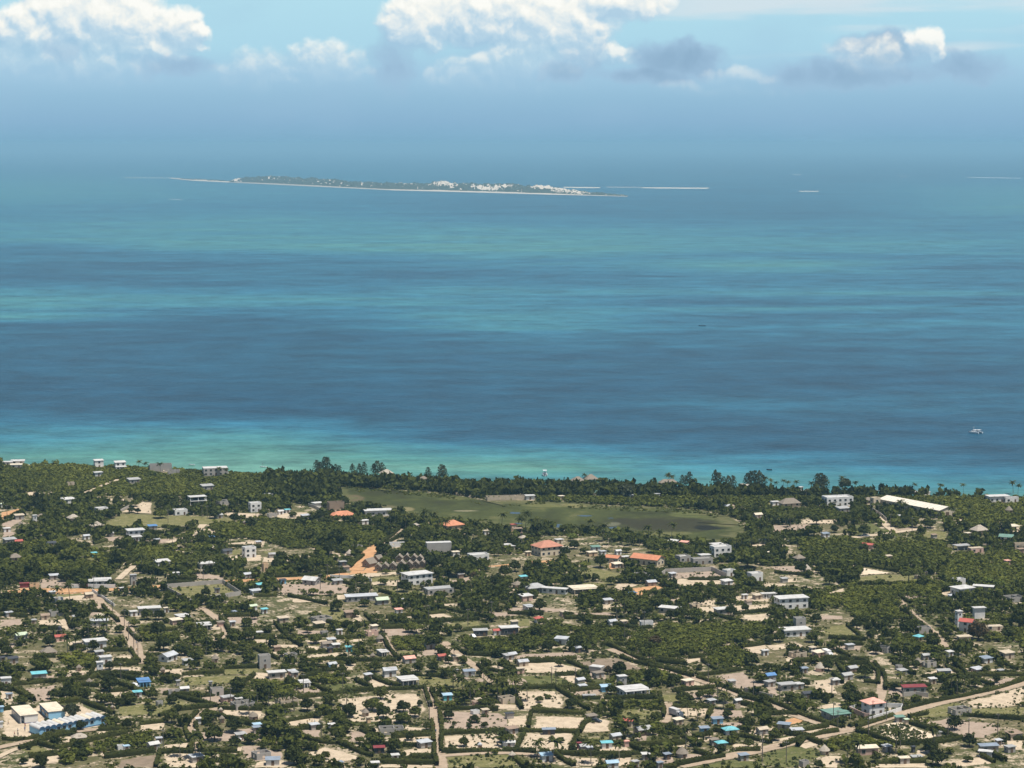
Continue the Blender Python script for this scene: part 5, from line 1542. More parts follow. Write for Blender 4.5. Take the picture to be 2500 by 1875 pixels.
B(6, 1000, 470, 60, 'hut', 1, 'tan', 'thatch')
B(6, 15, 980, 50, 'hut', 1, 'tan', 'thatch')
B(6, 1865, 935, 80, 'shell', 1, 'white', 'white', wallh=1.8)
B(6, 1950, 940, 60, 'mono', 1, 'tan', 'tan')
B(6, 1220, 85, 70, 'mono', 1, 'white', 'pink')
# ---- tile 7
B(7, 752, 596, 135, 'slab', 1, 'block', 'white', -28, .7, label='grey block house with white slab roof beside ploughed soil', ref='white slab block house', wins=False, wallh=3.4)
B(7, 1050, 786, 255, 'flat', 1, 'white', 'white', 22, .6, label='large white single-storey house with terrace and slab roof', ref='large white terrace house', porch=True, wallh=3.4)
B(7, 962, 716, 85, 'flat', 2, 'grey', 'white', 22, .8)
B(7, 830, 744, 95, 'mono', 1, 'blue', 'pale blue', 10, .8)
B(7, 685, 806, 105, 'flat', 1, 'grey', 'grey', 5, .4, wallh=1.8)
B(7, 1440, 1026, 95, 'mono', 1, 'tan', 'cream')
B(7, 1770, 1016, 98, 'mono', 1, 'blue', 'slate blue', 15, .6)
B(7, 1660, 1096, 84, 'mono', 1, 'blue', 'slate blue', 15, .7)
B(7, 1880, 1106, 125, 'hip', 1, 'white', 'turquoise', 20, .7, label='white house with turquoise hipped roof among small gardens', ref='turquoise-hipped house')
B(7, 1802, 1216, 88, 'hip', 1, 'grey', 'turquoise', 20, .7)
B(7, 835, 1222, 96, 'mono', 1, 'white', 'turquoise', 10, .6, label='small white house with turquoise roof below a dry grass plot', ref='small turquoise-roofed house')
B(7, 325, 1330, 110, 'mono', 1, 'white', 'pale blue', 15, .8, label='house with pale blue stepped roof below the sand plots', ref='pale-blue-roofed house')
B(7, 690, 1262, 64, 'flat', 1, 'grey', 'tin')
B(7, 1165, 1318, 68, 'mono', 1, 'grey', 'white', 10, .8)
B(7, 1345, 1318, 62, 'mono', 1, 'black', 'slate blue')
B(7, 878, 1392, 115, 'gable', 1, 'pale blue' if False else 'white', 'pale blue', 15, .7)
B(7, 1990, 1328, 90, 'mono', 1, 'grey', 'slate blue')
B(7, 1075, 1382, 66, 'flat', 1, 'grey', 'grey')
B(7, 1280, 1392, 66, 'flat', 1, 'grey', 'slate blue')
B(7, 345, 1106, 105, 'mono', 1, 'black', 'slate blue', 5, .4)
B(7, 1015, 1036, 95, 'mono', 1, 'tan', 'red', -20)
B(7, 1940, 858, 76, 'gable', 1, 'grey', 'white')
B(7, 1720, 860, 74, 'mono', 1, 'grey', 'tin')
B(7, 455, 345, 120, 'mono', 1, 'white', 'tin', -20)
B(7, 595, 412, 65, 'mono', 1, 'black', 'tin')
B(7, 1170, 202, 115, 'shell', 1, 'white', 'white', 10, .6, wallh=3.4)
B(7, 880, 186, 85, 'gable', 1, 'white', 'tin')
B(7, 1370, 86, 185, 'mono', 1, 'grey', 'white', -25, .4)
B(7, 1820, 92, 155, 'flat', 1, 'grey', 'white', 18, .6)
B(7, 262, 158, 78, 'hip', 1, 'white', 'red', 20, .8, label='small white house with red hipped roof in a dry garden', ref='red-hipped house')
B(7, 165, 52, 80, 'flat', 1, 'white', 'tin', porch=True)
B(7, 1575, 40, 105, 'shell', 1, 'tan', 'tan')
B(7, 1740, 1196, 75, 'mono', 1, 'grey', 'thatch')
B(7, 2172, 436, 62, 'flat', 1, 'white', 'white')
B(7, 100, 590, 80, 'flat', 1, 'pink', 'tan')
B(7, 1000, 1208, 44, 'flat', 1, 'pink', 'pink')
B(7, 600, 1222, 36, 'flat', 1, 'maroon', 'maroon')
B(7, 1910, 890, 110, 'shell', 1, 'tan', 'tan', 20, .4, wallh=1.8)
B(7, 980, 185, 60, 'mono', 1, 'pink', 'tan')
# ---- tile 8
B(8, 258, 46, 285, 'flat', 2, 'white', 'white', 15, .5, label='long white two-storey house with flat roof below dense scrub', ref='long white two-storey house')
B(8, 290, 280, 255, 'flat', 1, 'white', 'white', 15, .55, label='white house under a broad white slab with grey upper room', ref='broad white slab house', wallh=3.4)
B(8, 322, 225, 105, 'para', 2, 'grey', 'grey', 15, .8)
B(8, 1740, 244, 135, 'gable', 2, 'white', 'red', -28, .8, label='white house with red gabled roof and attached white tower', ref='red-roofed tower house')
B(8, 1664, 200, 58, 'flat', 3, 'white', 'white', 20, 1.0, label='slim white three-storey tower with open top floor', ref='white tower', name='tower_house')
B(8, 1836, 124, 100, 'flat', 2, 'white', 'white', 10, .5, label='plain white cube house behind the tower house', ref='white cube house', wins=False)
B(8, 1370, 250, 125, 'shell', 1, 'grey', 'white', 15, .6, wallh=3.2)
B(8, 1325, 312, 74, 'hip', 1, 'tan', 'turquoise', 40, 1.0, label='low building with vivid turquoise hipped roof in dark scrub', ref='vivid turquoise roof')
B(8, 1025, 416, 135, 'shell', 1, 'grey', 'grey', -28, .7, label='roofless grey block shell in the middle of thick shrubs', ref='grey shrub shell')
B(8, 1385, 474, 75, 'gable', 1, 'grey', 'grey')
B(8, 1420, 538, 125, 'shell', 1, 'block', 'grey')
B(8, 1590, 446, 64, 'mono', 1, 'white', 'white')
B(8, 360, 586, 64, 'mono', 1, 'grey', 'slate blue')
B(8, 72, 664, 105, 'gable', 1, 'grey', 'blue', 25, .8, label='grey house with vivid blue gabled roof', ref='vivid blue-roofed house', wallh=3.4)
B(8, 215, 736, 150, 'flat', 1, 'grey', 'grey', 20, .6)
B(8, 310, 722, 95, 'flat', 1, 'grey', 'white', 20, .8)
B(8, 385, 800, 95, 'gable', 1, 'grey', 'dark', 20, .7)
B(8, 622, 686, 74, 'mono', 1, 'grey', 'white', 20, .9)
B(8, 720, 646, 115, 'gable', 1, 'block', 'grey')
B(8, 1190, 606, 85, 'mono', 1, 'grey', 'grey')
B(8, 1542, 616, 115, 'mono', 1, 'block', 'grey', 10, .5)
B(8, 2020, 604, 64, 'flat', 1, 'grey', 'grey')
B(8, 1900, 504, 115, 'mono', 1, 'white', 'slate blue')
B(8, 1445, 676, 66, 'mono', 1, 'tan', 'white')
B(8, 1290, 756, 205, 'mono', 1, 'grey', 'maroon', 8, .35, label='long shed with maroon roof behind a grey block wall', ref='long maroon-roofed shed')
B(8, 950, 946, 190, 'hip', 2, 'white', 'pink', 24, .85, label='white two-storey villa with pink hipped roof inside a white wall', ref='pink-roofed villa')
B(8, 622, 976, 215, 'flat', 1, 'block', 'green', 24, .75, label='grey block house with dark green flat roof and white front porch', ref='dark green-roofed house', porch=True)
B(8, 1166, 1002, 80, 'mono', 1, 'grey', 'green', 12, .7, label='small shed with green roof on the white sand plot corner', ref='green-roofed shed')
B(8, 1222, 1020, 34, 'mono', 1, 'tan', 'pale green')
B(8, 300, 1112, 105, 'mono', 1, 'grey', 'tin', 10, .6, label='grey shed with pale tin roof on a sand plot by the crossroads', ref='pale tin shed')
B(8, 192, 1066, 112, 'mono', 1, 'tan', 'slate blue', -20, .6)
B(8, 895, 1278, 185, 'mono', 1, 'pink', 'cream', 10, .45)
B(8, 1060, 1252, 80, 'mono', 1, 'grey', 'tin')
B(8, 1205, 1352, 92, 'flat', 1, 'block', 'cream', 10, .7)
B(8, 1310, 1342, 92, 'flat', 1, 'block', 'grey', 10, .7)
B(8, 1920, 1258, 165, 'mono', 1, 'grey', 'slate blue', 10, .4)
B(8, 1895, 1298, 115, 'mono', 1, 'white', 'white', -20, .4)
B(8, 2100, 1258, 95, 'flat', 1, 'grey', 'grey')
B(8, 1712, 326, 115, 'flat', 1, 'tan', 'tan', 15, .6)
B(8, 1960, 226, 165, 'slab', 1, 'tan', 'tan', 10, .5, wallh=2)
B(8, 360, 1376, 85, 'shell', 1, 'grey', 'grey')
B(8, 2185, 36, 62, 'hip', 1, 'tan', 'tan')
B(8, 2080, 466, 125, 'mono', 1, 'tan', 'tan')
B(8, 152, 76, 56, 'flat', 1, 'white', 'white')
B(8, 1495, 1130, 46, 'flat', 1, 'grey', 'grey')
B(8, 1280, 1255, 36, 'flat', 1, 'black', 'dark')
B(8, 1160, 560, 60, 'shell', 1, 'grey', 'grey')
B(8, 430, 410, 60, 'mono', 1, 'white', 'tan')
B(8, 2000, 1200, 60, 'mono', 1, 'grey', 'tin')

# ---- boundary walls
def wall_line(pts, h, mat, label=None, ref=None, closed=False, th=.22, pillar=True):
    w = [zp(*q) for q in pts]
    if closed:
        w.append(w[0])
    o0 = w[0].copy()
    root = empty('boundary_wall', o0)
    for i, (a, b) in enumerate(zip(w[:-1], w[1:])):
        mb = MB()
        d = (b - a)
        L = d.length
        ang = math.atan2(d.y, d.x)
        c = (a + b) / 2 - o0
        mb.box((c.x, c.y, h / 2), (L - .3, th, h), 0, ang)
        mb.build('wall_panel', mat, root)
        n = max(1, int(L / 5))
        pm = MB()
        for j in range(n + 1):
            p = a.lerp(b, j / n) - o0
            if j == n and (i < len(w) - 2 or closed):
                continue
            MB().box((p.x, p.y, h / 2 + .06), (.34, .34, h + .12), 0, ang).build('pillar', mat, root)
    mark_line(blocked, w, .8)
    register(root, None if label else 'grey block boundary wall', label, ref, 'wall', 'boundary walls', pos=sum(w, Vector()) / len(w))
wall_line([(1, 1370, 1232), (1, 1880, 1192), (1, 2030, 1290), (1, 1600, 1354)], 2.1, MW['block'], 'grey block wall round a large dry grass plot', 'walled grass plot', True)
wall_line([(3, 1330, 1105), (3, 1720, 1087), (3, 1842, 1142)], 2.4, MW['block'], 'grey wall at the back of a bare walled compound', 'walled bare compound')
wall_line([(3, 1080, 1110), (3, 1240, 1170), (3, 1330, 1105)], 2.2, MW['block'])
wall_line([(1, 605, 1228), (1, 680, 1229)], 2.0, MW['white'], 'short white street wall left of the maroon gate')
wall_line([(1, 745, 1229), (1, 970, 1231)], 2.0, MW['white'], 'white street wall in front of the white porch house')
wall_line([(1, 780, 1262), (1, 870, 1320), (1, 962, 1384)], 1.5, MW['white'], 'thin pale wall slanting down beside the sandy street')
wall_line([(8, 738, 905), (8, 868, 962), (8, 905, 965)], 2.0, MW['pink'], 'tan side wall of the villa plot')
wall_line([(8, 1185, 880), (8, 1175, 905), (8, 1000, 962), (8, 905, 992)], 1.8, MW['white'], 'white garden wall along the road before the pink villa')
wall_line([(8, 738, 905), (8, 860, 868), (8, 1185, 880)], 2.0, MW['white'], 'white rear wall of the villa plot')
wall_line([(2, 990, 1180), (2, 960, 1165), (2, 800, 1148), (2, 645, 1142)], 1.6, MW['white'], 'long low white wall beside the orange street')
wall_line([(2, 460, 540), (2, 520, 560), (2, 575, 588)], 1.8, MW['block'])
wall_line([(3, 850, 1010), (3, 900, 1032), (3, 970, 1062)], 1.8, MW['brown'])
wall_line([(4, 1830, 890), (4, 2000, 885), (4, 2230, 905)], 2.2, MW['tan'], 'long tan boundary wall beneath the green gabled house')
wall_line([(8, 1190, 780), (8, 1300, 775), (8, 1400, 785)], 1.8, MW['block'])
wall_line([(7, 2000, 740), (7, 2150, 780), (7, 2230, 800)], 1.8, MW['block'])
wall_line([(1, 1010, 590), (1, 1080, 555), (1, 1110, 540)], 1.6, MW['block'])
wall_line([(4, 925, 575), (4, 1000, 620), (4, 1050, 665)], 2.0, MW['block'])
# maroon gate in the white street wall
gt = empty('gate', zp(1, 712, 1229))
MB().box((-1.15, 0, 1.0), (2.2, .1, 1.9)).build('leaf', MW['maroon'], gt)
MB().box((1.15, 0, 1.0), (2.2, .1, 1.9)).build('leaf', MW['maroon'], gt)
MB().box((-2.4, 0, 1.1), (.25, .25, 2.2)).build('gate_post', MW['white'], gt)
MB().box((2.4, 0, 1.1), (.25, .25, 2.2)).build('gate_post', MW['white'], gt)
register(gt, None, 'maroon double gate in the white street wall', None, 'gate')

# ---- small sheds and huts in the yards
sr = random.Random(4242)
def put_shed(x, y):
    u, v = uv_of(x, y)
    r = 1 + min(3, int(u // 620)) + (4 if v >= 1475 else 0)
    X, Y = (u - ZR[r - 1][0]) * ZF, (v - ZR[r - 1][1]) * ZF
    typ = sr.choice(['mono', 'mono', 'mono', 'flat', 'gable', 'hut', 'shell', 'gable'])
    wall = sr.choice(['grey', 'block', 'tan', 'tan', 'grey', 'pink', 'brown', 'block'])
    roof = sr.choice(['thatch', 'pale thatch']) if typ == 'hut' else sr.choice(['tin', 'grey', 'tin', 'thatch', 'dark', 'tan', 'grey', 'brown', 'tin', 'cream'])
    size = sr.uniform(2.6, 5.2) if typ != 'shell' else sr.uniform(5, 8)
    bld(r, X, Y, 0, typ, 1, wall, roof, None, .75, F=size, wins=size > 3.4)
n_s = 0
order = list(range(len(YARD_W)))
sr.shuffle(order)
for q in order * 2:
    w, s_, c_ = YARD_W[q]
    if s_ not in 'spoy' or n_s >= 80:
        continue
    i = sr.randrange(len(w))
    p_ = w[i].lerp(w[(i + 1) % len(w)], sr.uniform(.15, .85))
    cc = sum(w, Vector()) / len(w)
    p_ = p_.lerp(cc, sr.uniform(.06, .22))
    ci, cj = cell(p_.x, p_.y)
    u, v = uv_of(p_.x, p_.y)
    if blocked[ci, cj] or not (10 < u < 2490) or v > 1868 or (u < 270 and v > 1700):
        continue
    put_shed(p_.x, p_.y)
    n_s += 1
# ================================================================== VEGETATION
def foliage_mat(name, c_dark, c_mid, c_light, use_attr=False, trans=0.22, detail=0.35):
    m = bpy.data.materials.new(name)
    m.use_nodes = True
    m.node_tree.nodes.clear()
    n = NT(m.node_tree)
    out = n.new('ShaderNodeOutputMaterial')
    g = n.new('ShaderNodeNewGeometry')
    if use_attr:
        f = n.new('ShaderNodeAttribute', attribute_name='tint').outputs['Fac']
    else:
        f = n.new('ShaderNodeObjectInfo').outputs['Random']
    nz = n.noise(g.outputs['Position'], detail, 2.0, 0.6)
    f = n.m('ADD', n.m('MULTIPLY', f, 0.75), n.m('MULTIPLY', n.m('SUBTRACT', nz, 0.4), 0.8), clamp=True)
    c = n.ramp(f, [(0.0, c_dark), (0.5, c_mid), (1.0, c_light)])
    rp = n.lin(n.m('FRACT', n.m('MULTIPLY', g.outputs['Random Per Island'], 7.13)), 0, 1, 0.62, 1.38)
    c = n.vm('SCALE', c, scale=rp)
    d = n.new('ShaderNodeBsdfDiffuse')
    t = n.new('ShaderNodeBsdfTranslucent')
    n.put(d.inputs[0], c)
    n.put(t.inputs[0], n.vm('MULTIPLY', c, (1.25, 1.2, 0.6)))
    mx = n.new('ShaderNodeMixShader')
    mx.inputs[0].default_value = trans
    m.node_tree.links.new(d.outputs[0], mx.inputs[1])
    m.node_tree.links.new(t.outputs[0], mx.inputs[2])
    m.node_tree.links.new(mx.outputs[0], out.inputs[0])
    return m
F_ROUND = foliage_mat('mango_leaves', (.030, .036, .012), (.054, .063, .018), (.100, .108, .028))
F_BROAD = foliage_mat('scrub_tree_leaves', (.048, .056, .015), (.086, .097, .024), (.145, .152, .036))
F_PALM = foliage_mat('palm_fronds', (.042, .050, .016), (.068, .077, .022), (.110, .112, .036))
F_CASU = foliage_mat('casuarina_needles', (.050, .058, .032), (.068, .076, .040), (.095, .100, .055))
F_RUST = foliage_mat('rusty_leaves', (.060, .046, .024), (.075, .056, .030), (.09, .066, .034))
F_LIME = foliage_mat('lime_leaves', (.105, .130, .030), (.13, .155, .036), (.16, .18, .045))
F_HEDGE = foliage_mat('hedge_leaves', (.048, .055, .017), (.072, .080, .023), (.105, .109, .032), detail=0.15)
F_STUFF = foliage_mat('thicket_leaves', (.040, .047, .013), (.084, .095, .022), (.165, .172, .036), True)
F_CROP = foliage_mat('garden_plants', (.055, .070, .024), (.085, .100, .034), (.13, .14, .05), True)
M_BARK = plain('bark', (.13, .105, .085), .95, .2, 2.0, .1)
M_PBARK = plain('palm_bark', (.24, .205, .165), .95, .15, 2.0, .1)

def quads_at(c, nrm, size, R):
    """leaf quads (k,4,3) at centres c facing about nrm"""
    k = len(c)
    nrm = nrm + R.normal(0, .55, (k, 3))
    nrm /= np.linalg.norm(nrm, axis=1, keepdims=True) + 1e-9
    a = np.cross(nrm, R.normal(0, 1, (k, 3)))
    a /= np.linalg.norm(a, axis=1, keepdims=True) + 1e-9
    b = np.cross(nrm, a)
    s = size * R.uniform(.6, 1.35, (k, 1))
    s2 = s * R.uniform(.55, 1.0, (k, 1))
    return np.stack([c - a * s - b * s2 * .6, c + a * s * .7 - b * s2, c + a * s + b * s2 * .7, c - a * s * .6 + b * s2], 1)
def lobe_leaves(lobes, n, size, R, up=.35):
    vol = np.array([l[3] * l[4] * l[5] for l in lobes]) ** .67
    cnt = np.maximum(3, (n * vol / vol.sum()).astype(int))
    C, Nn = [], []
    for l, k in zip(lobes, cnt):
        d = R.normal(0, 1, (k, 3))
        d /= np.linalg.norm(d, axis=1, keepdims=True)
        d[:, 2] = np.where(d[:, 2] < -.55, -d[:, 2], d[:, 2])
        rad = R.uniform(.78, 1.06, (k, 1))
        C.append(np.array(l[:3]) + d * rad * np.array(l[3:]))
        dd = d / np.array(l[3:])
        dd /= np.linalg.norm(dd, axis=1, keepdims=True)
        dd[:, 2] += up
        Nn.append(dd)
    return quads_at(np.concatenate(C), np.concatenate(Nn), size, R)
def core_quads(lobes, k=.80, nu=8, nv=5):
    qs = []
    for l in lobes:
        P = lambda i, j: (l[0] + l[3] * k * math.cos(2 * math.pi * i / nu) * math.cos(math.pi * (j / nv - .5)), l[1] + l[4] * k * math.sin(2 * math.pi * i / nu) * math.cos(math.pi * (j / nv - .5)), l[2] + l[5] * k * math.sin(math.pi * (j / nv - .5)))
        for i in range(nu):
            for j in range(nv):
                qs.append([P(i, j), P(i + 1, j), P(i + 1, j + 1), P(i, j + 1)])
    return np.array(qs)
def quads_mesh(name, q, mats):
    v = q.reshape(-1, 3)
    f = np.arange(len(v)).reshape(-1, 4)
    return np_mesh(name, v, f, mats)
def lobes_round(R):
    L = [(0, 0, .92, .70, .70, .56)]
    k = R.integers(7, 10)
    for i in range(k):
        a = 2 * math.pi * (i + R.uniform(-.3, .3)) / k
        q = R.uniform(.42, .60)
        s = R.uniform(.36, .50)
        L.append((math.cos(a) * q, math.sin(a) * q, R.uniform(.58, 1.05), s, s, s * R.uniform(.75, .95)))
    for i in range(3):
        a = R.uniform(0, 6.28)
        L.append((math.cos(a) * .25, math.sin(a) * .25, R.uniform(1.15, 1.4), .38, .38, .30))
    return L
def lobes_broad(R):
    L = [(0, 0, .62, .60, .60, .36)]
    k = R.integers(7, 11)
    for i in range(k):
        a = 2 * math.pi * (i + R.uniform(-.35, .35)) / k
        q = R.uniform(.40, .70)
        s = R.uniform(.26, .42)
        L.append((math.cos(a) * q, math.sin(a) * q, R.uniform(.42, .78), s, s, s * R.uniform(.55, .75)))
    for i in range(3):
        a = R.uniform(0, 6.28)
        L.append((math.cos(a) * .3, math.sin(a) * .3, R.uniform(.80, .98), .33, .33, .2))
    return L
def lobes_umb(R):
    L = []
    k = R.integers(9, 13)
    for i in range(k):
        a = R.uniform(0, 6.28)
        q = math.sqrt(R.uniform(0, 1)) * .78
        s = R.uniform(.26, .38)
        L.append((math.cos(a) * q, math.sin(a) * q, 1.02 - .28 * q + R.uniform(-.05, .05), s, s, s * .42))
    return L
def trunk_mesh(name, h, r, forks, spread, R, mat):
    mb = MB()
    mb.tube([(0, 0, -.02), (R.uniform(-.03, .03), R.uniform(-.03, .03), h * .5), (0, 0, h)], [r * 1.25, r, r * .8], 6)
    for i in range(forks):
        a = 2 * math.pi * (i + R.uniform(-.3, .3)) / forks
        mb.tube([(0, 0, h * .92), (math.cos(a) * spread * .5, math.sin(a) * spread * .5, h + spread * .45), (math.cos(a) * spread, math.sin(a) * spread, h + spread * .75)], [r * .62, r * .42, r * .2], 5)
    return mb.mesh(name, mat)
TREE = {'round': [], 'broad': [], 'umb': []}
for kind, lf, fol, hh, rr_, fk, sp, nq, sz, kk in (('round', lobes_round, F_ROUND, .42, .075, 4, .42, 520, .115, 6), ('broad', lobes_broad, F_BROAD, .26, .05, 5, .45, 430, .110, 6), ('umb', lobes_umb, F_BROAD, .60, .045, 5, .55, 420, .105, 4)):
    for i in range(kk):
        R = np.random.default_rng(100 + i + len(kind) * 31)
        L = lf(R)
        q = lobe_leaves(L, nq, sz, R)
        if kind != 'umb':
            q = np.concatenate([q, core_quads(L[:6], .78)])
        TREE[kind].append((quads_mesh('crown', q, [fol]), trunk_mesh('trunk', hh, rr_, fk, sp, R, M_BARK)))
for kind, src, fol in (('rust', 'round', F_RUST), ('lime', 'broad', F_LIME), ('pale', 'round', F_CASU)):
    TREE[kind] = []
    for cm, tm in TREE[src][:3]:
        c2 = cm.copy()
        c2.materials.clear()
        c2.materials.append(fol)
        TREE[kind].append((c2, tm))
# coconut palms: trunk with a lean, arching fronds
PALM = []
for i in range(6):
    R = np.random.default_rng(500 + i)
    lean = R.uniform(-.14, .14, 2)
    mb = MB()
    pts = [(lean[0] * t * t, lean[1] * t * t, t) for t in (0, .25, .5, .75, 1.0)]
    mb.tube(pts, [.030, .022, .019, .017, .016], 6)
    tm = mb.mesh('trunk', M_PBARK)
    qs = []
    nf = 22
    for j in range(nf):
        a = 2 * math.pi * j / nf + R.uniform(-.15, .15)
        el = R.uniform(-.25, 1.05)
        L = R.uniform(.40, .54)
        prev = np.array(pts[-1])
        d = np.array([math.cos(a) * math.cos(el), math.sin(a) * math.cos(el), math.sin(el)])
        side = np.array([-math.sin(a), math.cos(a), 0])
        segs = 5
        for s in range(segs):
            nxt = prev + d * L / segs
            w0 = .075 * (1 - s / segs) + .03
            w1 = .075 * (1 - (s + 1) / segs) + .016
            dr = np.array([0, 0, -.022])
            qs.append([prev - side * w0 + dr, prev, nxt, nxt - side * w1 + dr])
            qs.append([prev, prev + side * w0 + dr, nxt + side * w1 + dr, nxt])
            prev = nxt
            d = d + np.array([0, 0, -.30])
            d /= np.linalg.norm(d)
    PALM.append((quads_mesh('crown', np.array(qs), [F_PALM]), tm))
CASU = []
for i in range(4):
    R = np.random.default_rng(700 + i)
    k = 260
    z = R.uniform(.10, 1.0, k)
    rad = (.22 * (1 - z ** 2.5) + .07) * np.sqrt(R.uniform(.1, 1, k))
    a = R.uniform(0, 6.28, k)
    c = np.stack([np.cos(a) * rad * 1.3, np.sin(a) * rad * 1.3, z], 1)
    q = quads_at(c, np.stack([np.cos(a), np.sin(a), np.full(k, .2)], 1), .042, R)
    CASU.append((quads_mesh('crown', q, [F_CASU]), MB().tube([(0, 0, 0), (.01, .01, .5), (0, 0, .96)], [.018, .012, .004], 5).mesh('trunk', M_BARK)))

cover = blocked.copy()
TREES_W = []
cnt_kind = {}
def put_tree(kind, p, size, desc, cat, group, rseed=None):
    rr = random.Random(rseed if rseed is not None else int(p.x * 97 + p.y * 13))
    lib = PALM if kind == 'palm' else CASU if kind == 'casu' else TREE[kind]
    cm, tm = lib[rr.randrange(len(lib))]
    nm = {'palm': 'coconut_palm', 'casu': 'casuarina_tree', 'umb': 'umbrella_tree', 'broad': 'scrub_tree'}.get(kind, 'shade_tree')
    root = empty(nm, (p.x, p.y, 0), rr.uniform(0, 6.28))
    sz = size * rr.uniform(.94, 1.06)
    zs = sz * rr.uniform(.9, 1.12)
    root.scale = (sz, sz, zs)
    link_mesh('trunk', tm, root)
    link_mesh('crown', cm, root)
    register(root, desc, None, None, cat, group)
    if kind not in ('palm', 'casu'):
        mark_disc(cover, p.x, p.y, size * .8)
    else:
        mark_disc(cover, p.x, p.y, 1.2)
    cnt_kind[nm] = cnt_kind.get(nm, 0) + 1
    return root

